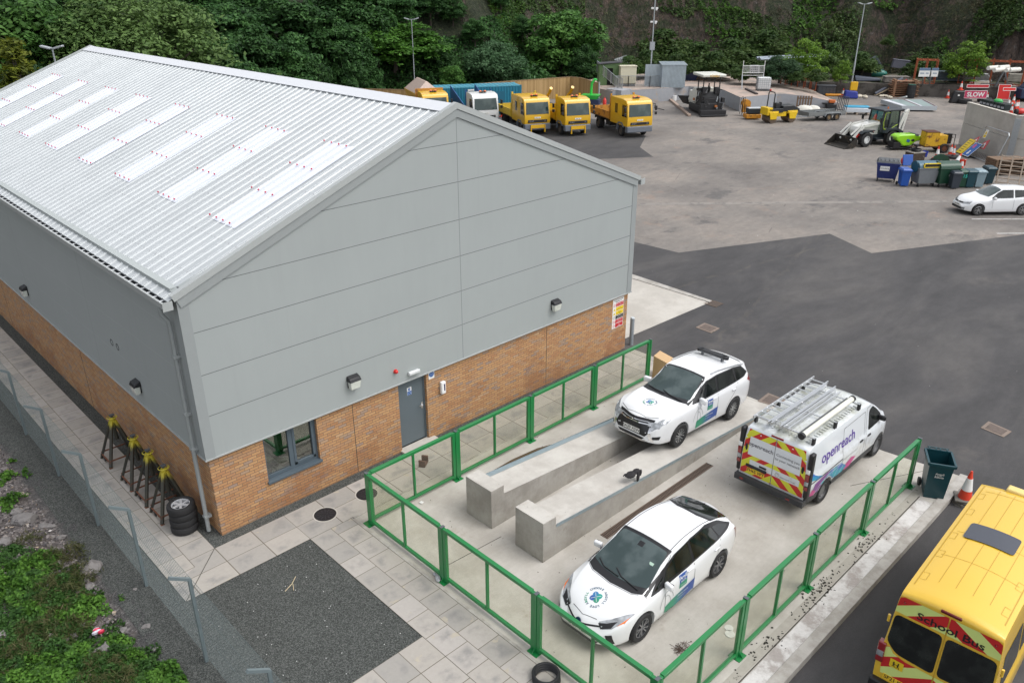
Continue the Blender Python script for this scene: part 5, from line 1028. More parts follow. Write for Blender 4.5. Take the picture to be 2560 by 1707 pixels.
truck(zb(2195, 392, 1.9), TY, TYO, 'yellow crew cab tipper truck at the right end of the truck row', False, 'SH61 KSU', crew=True)
truck(zb(1740, 382, 1.9), TY, TY, 'yellow truck with raised lifting arms between the two other yellow trucks', True, 'SB62 KJV', arms=True)
truck(zb(1443, 375, 1.9), TY, MT('lemon dropside', (.60, .42, .04), .5), 'yellow tipper truck between the white truck and the truck with arms', True, 'SD62 KTP', crew=True)
truck(zb(1065, 345, 1.9), WTP, BLUE, 'white cab truck with blue cage body behind the roof ridge', False, 'SF60 BXA', body='cage')
truck(zb(700, 330, 2.0), TY, TYO, 'yellow gritter truck with covered hopper half hidden behind the roof', False, 'SF14 OKD', body='hopper')
o = thing('gas_bottle', 'tall red gas bottle standing in the yellow tipper truck', 'gas bottle', xy(G1(432, 1100, .98)), R(0)); o.location.z = 1.0; b = B(); b.rev([(0, 0), (.15, 0), (.16, .05), (.16, 1.0), (.1, 1.12), (.05, 1.15), (.05, 1.25), (0, 1.25)]); b.out('cylinder', RED, o)
# container
CB = T('container blue'); CB = CB.done(CB.mix(CB.sm(CB.noise(3, 5, .7), .5, .75)*.5, (.012, .165, .25), (.03, .10, .13)), .5)
c0 = Vector((50.25, 41.0)); c1 = Vector((42.4, 45.2)); L_ = 12.2; u = (c1-c0).normalized(); v = Vector((-u.y, u.x)) if Vector((-u.y, u.x)).y > 0 else Vector((u.y, -u.x))
o = thing('shipping_container', 'long blue steel shipping container in front of the timber fence', 'container', (c0.x, c0.y, 0), atan2(u.y, u.x)); sg = 1 if Vector((-u.y, u.x)).dot(v) > 0 else -1; CL2 = 9.2
pr = []; k = 0
while k*.28 < CL2-.3: x_ = .15+k*.28; pr += [(x_, 0), (x_+.07, 0), (x_+.11, .04*sg), (x_+.2, .04*sg), (x_+.24, 0)]; k += 1
b = B(); pts = [(0, 0)]+pr+[(CL2, 0), (CL2, 2.44*sg), (0, 2.44*sg)]; b.pri(pts, 'z', .12, 2.5); b.out('walls', CB, o, smooth=0)
b = B(); b.box(0, CL2, min(0, 2.44*sg), max(0, 2.44*sg), 2.5, 2.56); [b.box(.2+i*.45, .45+i*.45, min(.1*sg, 2.34*sg), max(.1*sg, 2.34*sg), 2.56, 2.585) for i in range(20)]; b.out('roof', MT('container roof', (.06, .27, .36), .5, v=.15, vs=2, c2=(.2, .27, .28), cs=3), o, smooth=0)
b = B(); [b.box(x_-.07, x_+.07, -.04 if y_ == 0 else 2.34, .1 if y_ == 0 else 2.48, 0, 2.6) if sg > 0 else b.box(x_-.07, x_+.07, -.1 if y_ == 0 else -2.48, .04 if y_ == 0 else -2.34, 0, 2.6) for x_ in (0, CL2) for y_ in (0, 1)]; b.out('corner_post', CB, o)
for x_ in (1.6, 4.2, 6.8): b = B(); b.box(x_, x_+1.0, -.05*sg-.02, -.05*sg+.02, .3, 2.1); b.out('door_panel', MT('container panel', (.012, .12, .19), .45), o)
b = B(); b.box(4.6, 5.2, -.07*sg-.02, -.07*sg+.02, 2.22, 2.36); b.out('name_plate', WHT, o)
# timber fence with boards
WD = T('fence timber'); x, y, z = WD.xyz(); q = (x/.14).fl(); r = WD.wn(WD.vec(q, 2, 3)); WD = WD.done(WD.mix((x/.14).fr().lt(.07), WD.val(WD.ramp(r, [(0, (.30, .19, .075)), (.5, (.37, .24, .10)), (1, (.44, .29, .13))]), WD.noise(3, 5, .7, WD.scl(WD.co(), (3, 3, .5))), .4), (.10, .06, .025)), .85)
fp = [(39.6, 52.9), (42.6, 48.8), (54.0, 47.0), (61.8, 45.1), (62.0, 43.9), (59.7, 39.3)]
o = thing('timber_fence', 'tan close boarded timber fence behind the container and yellow trucks', 'fence', (0, 0, 0))
for a, c in zip(fp[:-1], fp[1:]):
    L_ = (Vector(c)-Vector(a)).length; b = B(); b.box(0, L_, -.02, .02, -.1, 2.1); pn = b.out('panel', WD, o, loc=(a[0], a[1], 0), smooth=0); pn.rotation_euler.z = ang(a, c)
    b = B(); b.box(0, L_, -.05, .05, 2.1, 2.15); cp = b.out('capping', MT('timber rail', (.30, .20, .11), .85), pn)
b = B(); b.box(-.06, .06, -.06, .06, 0, 2.25); q = b.out('end_post', MT('concrete post', (.33, .33, .33), .8), o, loc=(59.6, 39.15, 0))
# green chipper
o = thing('wood_chipper', 'bright green wood chipper chute behind the yellow trucks', 'chipper', xy(G1(300, 1060)), R(-60)); b = B(); b.tube([(0, 0, 1.2), (0, 0, 1.9), (.05, 0, 2.4), (.3, 0, 2.75), (.55, 0, 2.7)], [.13, .13, .13, .13, .1], 8); b.out('chute', MT('lime green paint', (.03, .50, .06), .35, coat=.4), o); b = B(); b.hexa([(-.5, -.4, .8), (.6, -.4, .8), (.6, .4, .8), (-.5, .4, .8), (-.9, -.7, 1.3), (.9, -.7, 1.3), (.9, .7, 1.3), (-.9, .7, 1.3)]); b.out('hopper', MT('lime green paint', (.03, .50, .06)), o); b = B(); b.box(-.7, .9, -.5, .5, .3, .9); b.out('base', MT('navy paint', (.02, .03, .08), .4), o, bev=.05)
for s_ in (1, -1): wheel(o, 0, s_*.6, .28, .16, steel=True)
# cone traffic beside white truck etc.
CO = MT('cone red', (.62, .05, .02), .5, v=.15); CW = MT('cone white', (.70, .70, .69), .5, v=.15)
def mk_cone(label, loc, s=1, rz=0, tilt=None, base=CO):
    o = thing('traffic_cone', label, 'traffic cone', loc, rz, 'red and white traffic cones', s=s); b = B(); b.box(-.21, .21, -.21, .21, 0, .04); b.out('base', base, o, bev=.015)
    b = B(); f = lambda h: .15-.12*h/.72; b.rev([(f(.04), .04), (f(.25), .25)], n=16); b.rev([(f(.55), .55), (.022, .73), (0, .735)], n=16); b.out('cone_body', CO, o); b = B(); b.rev([(f(.25), .25), (f(.25)+.003, .25), (f(.55)+.003, .55), (f(.55), .55)], n=16); b.out('sleeve', CW, o)
    if tilt: o.rotation_euler = (tilt[0], tilt[1], rz)
    return o
def ccone(p, label, s=1.0, z=None, tilt=None):
    c = copy_tree(CONE0); c.location = (p[0], p[1], p[2] if z is None else z); c.scale = (s, s, s); c.rotation_euler = (tilt[0], tilt[1], 0) if tilt else (0, 0, rng.random()*3); c['label'] = label; return c
CONE0 = mk_cone('traffic cone standing on a black base in front of the rusty yellow boiler', tuple(G3(1222, 868)), 1.15)
b = B(); b.box(-.3, .3, -.3, .3, .0, .12); p = G3(1222, 872); tag(b.out('rubber_block', BLK, None, bev=.04, loc=(p.x, p.y, 0)), 'black rubber block under the lone cone by the boiler', 'block')
CONE0.location.z = .12
for p, lb, s in ((G3(1372, 822), 'back cone of the pair beside the yellow works sign', 1.1), (G3(1402, 835), 'front cone of the pair beside the yellow works sign', 1.1), (G3(1490, 975), 'upright cone behind the dark bins', 1.0), (G3(2140, 970), 'cone at the right edge behind the timber lattice', 1.1),
        (G2(572, 950), 'lone cone beside the blue bag near the rear wall', 1.2), (z4(850, 830), 'single cone on open ground right of the steel deck panels', 1.2), (z4(1195, 850), 'cone just left of the SLOW sign', 1.2), (z4(1310, 790), 'cone behind the red barrier left of the sand panel', 1.1), (z4(1420, 800), 'left cone of the pair behind the SLOW sign', 1.1), (z4(1460, 798), 'right cone of the pair behind the SLOW sign', 1.1), (z4(1612, 885), 'cone right of the SLOW sign', 1.2),
        (z4(2035, 990), 'leaning cone left of the cone cluster behind the concrete wall', 1.2), (z4(2090, 1045), 'middle cone of the cluster behind the concrete wall', 1.2), (z4(2135, 930), 'topmost cone of the cluster behind the concrete wall', 1.2), (z4(2180, 1050), 'right front cone of the cluster behind the concrete wall', 1.2), (z4(2215, 1045), 'rightmost cone of the cluster behind the concrete wall', 1.2), (z4(2090, 1130), 'lowest cone of the cluster behind the concrete wall', 1.2), (zb(1190, 418), 'cone between the white truck and the blue container', 1.0)):
    ccone(p, lb, s)
ccone(G3(1415, 965), 'cone leaning over at an angle behind the green bin', 1.2, .25, (.15, .55)); ccone(G3(1500, 930), 'cone lying on its side behind the dark bins', 1.0, .2, (0, 1.45))
p = G3(1390, 850); b = B(); b.rev([(.12, 0), (.42, .0), (.44, .1), (.40, .18), (.12, .16)], (0, 0, 0), n=20); tag(b.out('tyre_block', RUB, None, loc=(p.x, p.y, .0)), 'round black rubber base under the pair of cones', 'block')
# near cone and wheelie bin
cn = mk_cone('dirty traffic cone on a stack of grey bases beside the dark wheelie bin', (14.08, -11.66, .02), 1.12, .4, base=MT('dusty rubber', (.15, .14, .125), .9))
for k in range(3):
    b = B(); pp = [(cos(a)*.30, sin(a)*.30) for a in [pi/8+i*pi/4 for i in range(8)]]; b.pri(pp, 'z', 0, .055); q = b.out('cone_base', MT('dusty rubber', (.15, .14, .125), .9, v=.2), None, bev=.012, loc=(14.10+.02*k, -11.68-.02*k, -.15+k*.058)); q.rotation_euler.z = k*.35; tag(q, ['lowest', 'middle', 'topmost'][k]+' grey rubber base stacked under the dirty cone', 'cone base')
def wbin(label, loc, rz, col, lid=True, h=1.0, num=None, openlid=False, logo=None):
    o = thing('wheelie_bin', label, 'wheelie bin', loc, rz); b = B(); b.hexa([(-.23, -.25, .04), (.23, -.25, .04), (.23, .25, .12), (-.23, .25, .12), (-.28, -.33, h-.05), (.28, -.33, h-.05), (.28, .34, h-.05), (-.28, .34, h-.05)] if lid else [(-.23, -.25, .0), (.23, -.25, .0), (.23, .25, .08), (-.23, .25, .08), (-.28, -.33, h-.05), (.28, -.33, h-.05), (.28, .34, h-.05), (-.28, .34, h-.05)])
    if not lid: b.f = [f for i, f in enumerate(b.f) if i != 1]; b.mi = b.mi[:-1]
    b.out('bin_body', col, o, bev=.02 if lid else 0, smooth=25)
    b = B()
    for a, c in (((-.3, -.36), (.3, -.36)), ((.3, -.36), (.3, .36)), ((.3, .36), (-.3, .36)), ((-.3, .36), (-.3, -.36))): b.bar((*a, h-.05), (*c, h-.05), .05, .07)
    b.out('rim', col, o)
    if lid: b = B(); b.hexa([(-.3, -.38, h-.02), (.3, -.38, h-.02), (.3, .38, h-.02), (-.3, .38, h-.02), (-.24, -.3, h+.06), (.24, -.3, h+.06), (.24, .34, h+.08), (-.24, .34, h+.08)]); b.out('lid', col, o, bev=.02)
    b = B(); b.cyl((-.25, .43, h), (.25, .43, h), .018, n=8); [b.bar((x_, .36, h-.02), (x_, .43, h), .03) for x_ in (-.2, -.05, .05, .2)]; b.out('handle', col, o)
    for s_ in (1, -1): b = B(); b.cyl((s_*.24, .30, .11), (s_*.30, .30, .11), .11, n=16); b.out('wheel', RUB, o)
    if num: b = B(); text3(b, num, .28, (0, -.335, h*.72), (1, 0, 0), (0, -.08, 1), 0, .008); b.out('number', MT('teal lettering', (.05, .5, .42), .5), o)
    if logo: b = B(); text3(b, 'Argyll', .085, (0, -.325, h*.70), (1, 0, 0), (0, -.08, 1), 0, .002); text3(b, '&Bute', .085, (0, -.318, h*.62), (1, 0, 0), (0, -.08, 1), 0, .002); b.out('logo', MT('pale print', (.5, .52, .52), .5), o)
    return o
DG_ = MT('bin dark teal', (.006, .045, .058), .35, v=.12); wbin('dark teal open wheelie bin on the kerb beside the cone', (13.78, -10.98, .0), R(-62), DG_, False, 1.08, logo=True)
row = ang((45.85, 4.0), (51.1, -.63)); vn = Vector((-sin(row), cos(row)))
for px, py, colr, lb, h, nm in ((880, 1165, MT('bin bright blue', (.012, .075, .34), .35), 'bright blue wheelie bin right of the navy waste container', 1.05, None), (1432, 1190, MT('bin charcoal', (.035, .045, .06), .4), 'charcoal wheelie bin beside the dark green waste container', 1.0, None), (1512, 1175, MT('bin green', (.012, .06, .035), .4), 'green wheelie bin with painted number on its front', 1.0, '15'), (1592, 1178, MT('bin teal', (.008, .05, .07), .4), 'dark teal wheelie bin between the numbered bin and the pale one', 1.02, None), (1692, 1176, MT('bin pale grey', (.20, .28, .32), .4), 'pale blue grey wheelie bin near the right end of the row', 1.02, None), (1800, 1140, MT('bin deep teal', (.006, .035, .05), .4), 'dark wheelie bin at the right end of the bin row', 1.02, None)):
    p = G3(px, py); wbin(lb, (p.x+vn.x*.3, p.y+vn.y*.3, 0), row-.1, colr, True, h, nm)
def bigbin(label, p, rz, col, lid, lidm=None):
    o = thing('waste_container', label, 'waste container', (p[0], p[1], 0), rz); b = B(); b.hexa([(-.55, -.42, .2), (.55, -.42, .2), (.55, .42, .2), (-.55, .42, .2), (-.68, -.52, 1.15), (.68, -.52, 1.15), (.68, .52, 1.15), (-.68, .52, 1.15)]); b.out('bin_body', col, o, bev=.03)
    b = B(); b.box(-.71, .71, -.55, .55, 1.13, 1.19); b.out('rim', col, o, bev=.015)
    for x_ in (-.5, .5):
        for y_ in (-.36, .36): b = B(); b.cyl((x_-.03, y_, .09), (x_+.03, y_, .09), .09, n=12); b.box(x_-.04, x_+.04, y_-.03, y_+.03, .1, .2); b.out('castor', RUB, o)
    if lid == 'flat':
        b = B(); b.hexa([(-.70, -.54, 1.2), (.70, -.54, 1.2), (.70, .54, 1.2), (-.70, .54, 1.2), (-.6, -.45, 1.32), (.6, -.45, 1.32), (.6, .5, 1.36), (-.6, .5, 1.36)]); [b.box(-.5+k*.25, -.44+k*.25, -.4, .45, 1.33, 1.375) for k in range(5)]; b.out('lid', lidm or DGR, o, bev=.01)
    else:
        pts = [(.52*cos(a), 1.2+.34*sin(a)) for a in [pi*i/12 for i in range(13)]]
        b = B(); b.pri([(y_, z_) for y_, z_ in pts], 'x', -.68, .68); b.out('lid', lidm or col, o)
        for s_ in (1, -1): b = B(); b.cyl((s_*.68, 0, 1.2), (s_*.72, 0, 1.2), .36, n=20); b.out('lid_end', MT('lid end green', (.012, .06, .035)) if lid == 'round' else MT('lid end blue', (.02, .09, .13), .4), o)
    return o
o = bigbin('navy blue waste container with grey lid at the left end of the bins', G3(668, 1095), row-.45, MT('navy plastic', (.012, .025, .14), .4, v=.2), 'flat'); b = B(); b.hexa([(-.45, -.55, .72), (.1, -.55, .72), (.1, -.52, .72), (-.45, -.52, .72), (-.45, -.56, 1.0), (.1, -.56, 1.0), (.1, -.53, 1.0), (-.45, -.53, 1.0)]); text3(b, 'COUNCIL', .11, (-.17, -.565, .86), (1, 0, 0), (0, 0, 1), 1); b.out('label_plate', [WHT, SK], o, smooth=0)
o = bigbin('grey waste container with a yellow framed blue lid', G3(1065, 1148), row+.05, MT('grey plastic', (.16, .175, .19), .45, v=.15), 'round2', MT('lid blue grey', (.05, .12, .17), .4)); b = B()
for a, c, e, f in ((-.45, .62, 1.22, 1.26), (-.45, .62, 1.44, 1.48), (-.45, -.40, 1.22, 1.48), (.57, .62, 1.22, 1.48)): b.box(a, c, -.56, -.45, e, f)
b.out('lid_frame', SY, o); b = B(); b.box(-.40, .57, -.53, -.47, 1.26, 1.44); b.out('opening', BLK, o)
o = bigbin('dark green waste container with rounded lid in the middle of the bins', G3(1285, 1150), row+.1, MT('forest green plastic', (.01, .05, .028), .4, v=.15), 'round'); b = B(); b.rev([(.05, -.005), (.07, -.005), (.07, 0), (.05, 0)], (0, -.51, .75), 'y', 4, closed=True); b.out('mark', WHT, o)
p = G3(1290, 960); b = B(); b.pri([(.62*cos(a), .42*sin(a)) for a in [pi*i/10 for i in range(11)]], 'x', -.03, .03); q = b.out('container_lid', MT('forest green plastic', (.01, .05, .028)), None, loc=(p.x+vn.x*.4, p.y+vn.y*.4, .45)); q.rotation_euler = (.2, 0, row+pi/2); tag(q, 'open rounded green lid tipped back behind the green container', 'lid')
p = G3(905, 960); b = B(); b.box(-.35, .35, -.04, .04, 0, .75); q = b.out('bin_lid', MT('bin bright blue', (.012, .075, .34)), None, bev=.03, loc=(p.x, p.y, .15)); q.rotation_euler = (-.3, 0, row); tag(q, 'raised bright blue lid behind the blue wheelie bin', 'lid')
# dark box with coiled hose, red thing, bucket
p = G3(975, 900); o = thing('battery_box', 'stained dark wooden box behind the blue bins', 'box', (p.x, p.y, 0), row+.25); b = B(); b.box(-.5, .5, -.4, .4, 0, .72); b.box(-.52, .52, -.42, .42, .72, .77, 1); b.out('box_body', [MT('stained wood', (.05, .035, .025), .8, v=.3, c2=(.3, .26, .22), cs=9, th=(.62, .68)), MT('dusty top', (.26, .24, .21), .9)], o)
b = B()
for k in range(5): b.rev([(.3+.012*k, .0), (.325+.012*k, .02), (.3+.012*k, .04)], (.02*k, .01*k, .78+.035*k), n=20, closed=True)
q = b.out('hose_coil', BLK, None, loc=(p.x, p.y, .0)); tag(q, 'coil of black hose lying on the stained box', 'hose')
o = thing('pole_stump', 'short black machine stem standing in the hose coil', 'machine', (p.x, p.y, .78)); b = B(); b.cyl((0, 0, 0), (0, 0, .45), .05); b.box(-.22, .22, -.1, .1, .38, .5); b.cyl((-.3, 0, .3), (.3, 0, .3), .025); b.out('stem', BLK, o)
p = G3(1095, 835); b = B(); b.rev([(0, 0), (.15, 0), (.2, .38), (.19, .38), (.14, .02)], n=16); tag(b.out('bucket', MT('blue bucket', (.02, .04, .30), .4), None, loc=(p.x, p.y, 0)), 'small blue bucket by the rusty boiler', 'bucket')
p = G3(870, 925); b = B(); b.sph((0, 0, .3), (.35, .25, .3), 12); tag(b.out('kerb_sack', RED, None, loc=(p.x, p.y, 0)), 'red plastic hood behind the navy container', 'cover')
b = B(); b.tube([G3(1080, 880, .02), G3(1180, 905, .02), G3(1330, 912, .02), G3(1420, 908, .02)], .02, 6); tag(b.out('cable', BLK, None), 'thin cable lying on the ground behind the bins', 'cable')
# backhoe loader
HW = MT('digger white', (.62, .62, .58), .4, v=.1, coat=.4); DK = MT('digger dark grey', (.022, .028, .036), .45, v=.1); GLS = T('cab glass'); f = GLS.N('ShaderNodeBsdfTransparent'); f.inputs[0].default_value = (.45, .55, .48, 1); gl = GLS.N('ShaderNodeBsdfGlossy'); gl.inputs['Roughness'].default_value = .03; gl.inputs[0].default_value = (.8, .9, .85, 1); mx = GLS.N('ShaderNodeMixShader'); mx.inputs[0].default_value = .3; GLS.n.links.new(f.outputs[0], mx.inputs[1]); GLS.n.links.new(gl.outputs[0], mx.inputs[2]); GLS.n.links.new(mx.outputs[0], GLS.n.nodes['Material Output'].inputs[0]); GLS = GLS.m
fwp = G3(440, 728); rwp = G3(712, 705); a = ang(rwp, fwp); nn = Vector((sin(a), -cos(a), 0)); wb = (fwp-rwp).length
o = thing('backhoe_loader', 'white backhoe loader with dark cab and black front bucket', 'digger', (rwp.x+nn.x*.9, rwp.y+nn.y*.9, 0), a)
for x_ in (0, wb):
    for s_ in (1, -1):
        w_ = wheel(o, x_, s_*.85, .54, .42, steel=True, rr=.52, rimc=WTP, side=s_); b = B()
        for k in range(18): t_ = k*pi/9; b.obx((.53*cos(t_), .1*(1 if k % 2 else -1), .53*sin(t_)), (.06, .2, .07), (0, -t_, 0))
        b.out('tread_lug', RUB, w_)
b = B(); b.pri([(.9, .75), (2.9, .75), (3.0, 1.15), (2.85, 1.45), (1.1, 1.75), (.9, 1.75)], 'y', -.42, .42); hd = b.out('bonnet', HW, o, bev=.06); b = B(); b.box(1.3, 2.4, -.44, .44, 1.0, 1.12, tx=0); b.out('red_stripe', RED, hd)
b = B(); b.box(-.6, 2.9, -.4, .4, .45, .8); b.box(.35, 1.3, -.75, .75, .42, .55); b.out('chassis', DK, o)
b = B()
for x_, x2 in ((-.75, -.65), (.25, .25), (1.0, .85)):
    for s_ in (1, -1): b.bar((x_, s_*.72, 1.0), (x2, s_*.68, 2.55), .09)
for s_ in (1, -1): b.bar((-.75, s_*.72, 1.55), (-.1, s_*.72, 1.6), .07); b.bar((-.1, s_*.72, 1.6), (.25, s_*.72, .9), .07)
cb = b.out('cab_frame', DK, o)
b = B(); b.box(-.95, 1.1, -.85, .85, 2.52, 2.66); b.out('cab_roof', DK, o, bev=.05)
b = B()
for s_ in (1, -1): b.add([(-.72, s_*.7, 1.05), (.98, s_*.7, 1.05), (.84, s_*.67, 2.52), (-.65, s_*.67, 2.52)], [(0, 1, 2, 3)])
b.add([(.99, -.68, 1.1), (.99, .68, 1.1), (.85, .65, 2.52), (.85, -.65, 2.52)], [(0, 1, 2, 3)]); b.add([(-.74, -.68, 1.1), (-.74, .68, 1.1), (-.66, .65, 2.52), (-.66, -.65, 2.52)], [(0, 1, 2, 3)]); b.out('cab_glass', GLS, o, smooth=0)
b = B(); b.tube([(.3, -.69+1.42, 1.15), (.7, .74, 1.2), (.8, .73, 1.7), (.7, .71, 2.4), (.3, .71, 2.4)], .025, 6, 0); b.tube([(-.6, .74, 1.5), (-.2, .74, 1.3), (.15, .74, 1.1)], .02, 6); b.out('grab_rail', MT('hi-vis rail', (.45, .6, .05), .4), cb)
b = B(); b.box(-.3, .2, -.22, .22, 1.0, 1.15); b.box(-.35, -.25, -.22, .22, 1.1, 1.75); b.out('seat', BLK, o, bev=.03)
for s_ in (1, -1): b = B(); b.pri([(-.75, .6), (-.75, 1.05), (-.45, 1.25), (.45, 1.25), (.75, .95), (.62, .95), (.4, 1.1), (-.4, 1.1), (-.62, .9), (-.62, .6)], 'y', s_*.62, s_*1.08); b.out('rear_fender', DK, o); b = B(); b.pri([(wb-.6, 1.0), (wb-.4, 1.18), (wb+.4, 1.18), (wb+.6, 1.0), (wb+.35, 1.1), (wb-.35, 1.1)], 'y', s_*.6, s_*1.05); b.out('front_fender', DK, o)
for s_ in (1, -1):
    b = B(); b.bar((1.1, s_*.58, 1.65), (2.5, s_*.58, 1.5), .12, .2); b.bar((2.5, s_*.58, 1.5), (3.55, s_*.58, .45), .12, .22); b.bar((2.75, s_*.58, 1.62), (3.65, s_*.58, .9), .08, .1); ar = b.out('loader_arm', HW, o); b = B(); b.bar((2.75, s_*.655, 1.15), (3.15, s_*.655, .72), .02, .16); b.out('arm_sticker', RED, ar); b = B(); b.cyl((1.4, s_*.6, 1.1), (2.6, s_*.6, 1.2), .05, n=8); b.out('lift_ram', BLK, o)
bk = [(3.5, .75), (3.45, .15), (3.7, .02), (4.55, .0), (4.55, .03), (3.74, .07), (3.52, .2), (3.56, .75)]
b = B(); b.pri(bk, 'y', -1.15, 1.15); [b.pri([(3.5, .75), (3.45, .15), (3.7, .02), (4.55, .0), (3.62, .76)], 'y', s_*1.15-.015, s_*1.15+.015) for s_ in (1, -1)]; b.out('bucket', MT('worn bucket steel', (.03, .026, .022), .6, .3, v=.3, c2=(.12, .09, .06), cs=4), o, smooth=0)
b = B(); b.box(-1.15, -.8, -.9, .9, .5, 1.0); [b.bar((-1.0, s_*.8, .9), (-1.05, s_*.8, .02), .14) for s_ in (1, -1)]; b.out('stabiliser', DK, o)
b = B(); b.bar((-1.0, .35, .8), (-1.5, .35, 2.25), .22, .28); b.bar((-1.5, .35, 2.25), (-1.85, .35, 2.45), .2, .24); b.bar((-1.75, .35, 2.4), (-1.45, .35, .7), .16, .2); b.out('backhoe_boom', HW, o, bev=.03); b = B(); b.cyl((-1.2, .35, 1.0), (-1.8, .35, 2.1), .05, n=8); b.tube([(-1.1, .2, 1.3), (-1.9, .2, 1.9), (-1.95, .25, 2.3)], .03, 6); b.out('hydraulics', BLK, o)
b = B(); b.cyl((.2, .3, 2.66), (.2, .3, 2.8), .06, .045, n=10); b.out('beacon', AMB, o)
for s_ in (1, -1): b = B(); b.bar((1.0, s_*.7, 2.1), (1.35, s_*1.0, 1.95), .03); b.box(1.28, 1.34, s_*1.0-.1, s_*1.0+.1, 1.75, 2.1); b.out('mirror', BLK, o)
# lime green washer / compressor
p = G3(905, 765); o = thing('pressure_washer', 'lime green wheeled machine beside the backhoe loader', 'machine', (p.x+.3, p.y+.35, 0), row+.1)
b = B(); b.pri([(-1.0, .75), (-1.1, 1.0), (-.8, 1.15), (.4, 1.15), (1.15, .95), (1.2, .7), (.6, .62), (.15, .3), (-.45, .3), (-.75, .6)], 'y', -.45, .45); b.out('hood', MT('lime paint', (.27, .62, .015), .3, coat=.6, v=.05), o, bev=.09, seg=3); b = B(); b.obx((.55, 0, 1.1), (.28, .93, .14), (0, .2, 0)); b.out('grey_band', GREYB, o)
b = B(); b.box(-1.2, -.6, -.4, .4, .12, .6); b.tube([(-1.0, -.2, .6), (-1.3, -.2, .8), (-1.35, -.2, 1.0)], .09, 8); b.box(-1.35, .6, -.38, .38, .1, .2); b.out('underframe', BLK, o, bev=.03); b = B(); b.obx((-.1, -.47, .7), (.26, .01, .2), (0, .3, 0)); b.out('badge', SB, o); b = B(); b.sph((.28, -.45, .72), (.15, .02, .1), 10); b.out('grille', BLK, o)
for s_ in (1, -1): wheel(o, .45, s_*.42, .23, .14, steel=True, rimc=WTP, side=s_)
# rusty boiler trailer
p = G3(1215, 800); o = thing('tar_boiler', 'rusty yellow towed tar boiler beside the road signs', 'boiler', (p.x+.75, p.y+.35, 0), row-.05); RY = MT('rusty yellow paint', (.62, .36, .015), .6, v=.2, c2=(.16, .06, .02), cs=2.2, th=(.52, .64)); b = B(); b.box(-1.05, -.1, -.5, .5, .45, 1.45); b.box(-1.07, -.08, -.52, .52, 1.45, 1.5, 1); b.out('tank', [RY, MT('dark rust', (.08, .03, .02), .9)], o, bev=.03); b = B(); b.box(-.08, .55, -.45, .45, .5, 1.25); b.out('burner_box', RY, o, bev=.02); b = B(); b.cyl((.75, 0, .6), (.75, 0, 1.3), .3, n=14); b.box(.4, 1.15, -.05, .05, 1.0, 1.05); b.bar((1.1, -.4, .4), (1.1, -.4, 1.3), .04); b.bar((1.1, -.4, 1.3), (.5, -.4, 1.35), .04); b.out('engine', BLK, o); b = B(); b.box(-1.1, 1.1, -.5, .5, .38, .45); b.bar((-1.1, 0, .4), (-1.9, 0, .35), .08); b.out('frame', MT('rusty frame', (.10, .05, .03), .8), o)
for s_ in (1, -1): wheel(o, .35, s_*.58, .33, .2, steel=True, rimc=RUST, side=s_)
# concrete A-frame walls
def wallseg(a, c, h, label, t=.2):
    L_ = (Vector(c)-Vector(a)).length; o = thing('concrete_wall', label, 'wall', (a[0], a[1], 0), ang(a, c)); n = max(1, round(L_/6.4)); b = B(); b.box(0, L_, 0, t, 0, 1.62); b.box(0, L_, .004, t-.004, 1.65, h-.05); b.out('wall_panel', CONL if 'left' in label or 1 else CONL, o, smooth=0)
    b = B(); b.box(0, L_, -.02, t+.02, h-.05, h); b.out('coping', MT('pale concrete edge', (.55, .52, .46), .8), o); return o
A0, A1, A2 = (63.5, 5.65), (58.95, .95), (59.9, -4.6)
wallseg(A0, A1, 3.2, 'tall pale precast concrete wall behind the leaning signs'); wallseg(A1, A2, 3.2, 'tall pale precast concrete wall running off the right edge')
b = B(); b.box(-.14, .14, -.22, -.04, 0, 3.0); b.box(-.2, .2, -.3, -.24, 0, 3.0); q = b.out('steel_column', STL, None, loc=(59.0, .75, 0)); q.rotation_euler.z = R(-80); tag(q, 'galvanised steel column at the corner of the concrete walls', 'column')
wd = Vector((A1[0]-A0[0], A1[1]-A0[1], 0)).normalized(); wn_ = Vector((wd.y, -wd.x, 0)); wn_ = wn_ if wn_.x < 0 else -wn_
def leaning(name, label, cat, p, w, h, m, lean=.7, rz=None, mats=None, extra=None, poly=None):
    q0, q1 = G3(1450, 780), G3(1520, 805); a = rz if rz is not None else atan2(q1.y-q0.y, q1.x-q0.x); o = thing(name, label, cat, (p[0], p[1], 0), a); b = B(); b.pri(poly or [(-w/2, .05), (w/2, .05), (w/2, h), (-w/2, h)], 'y', -.02, .02)
    q = b.out('panel', m, o); q.rotation_euler.x = -lean
    if extra: b = B(); extra(b); e = b.out('legend', mats, q, smooth=0)
    b = B(); b.bar((-w*.5, .12, .03), (w*.5, .12, .03), .05); b.bar((-w*.3, .1, .03), (-w*.3, .45, .03), .04); b.out('stand', BLK, o); return o
TRI = lambda s: [(-s/2, .9), (s/2, .9), (0, .9+s*.87)]
def tri_sign(p, label):
    def ex(b): b.pri([(-.28, .98), (.28, .98), (0, 1.44)], 'y', -.03, -.025, 0); b.box(-.05, .0, -.035, -.03, 1.03, 1.25, 1); b.box(.03, .07, -.035, -.03, 1.03, 1.18, 1)
    return leaning('warning_sign', label, 'sign', p, .9, 1.7, SR, .75, mats=[SW, SK], extra=ex, poly=[(-.45, .88), (.45, .88), (.06, 1.68), (-.06, 1.68)])
sg0 = tri_sign(G3(1500, 800), 'red edged triangular warning sign behind the yellow works sign'); tri_sign(G3(1590, 845), 'red edged triangular warning sign behind the blue arrow sign')
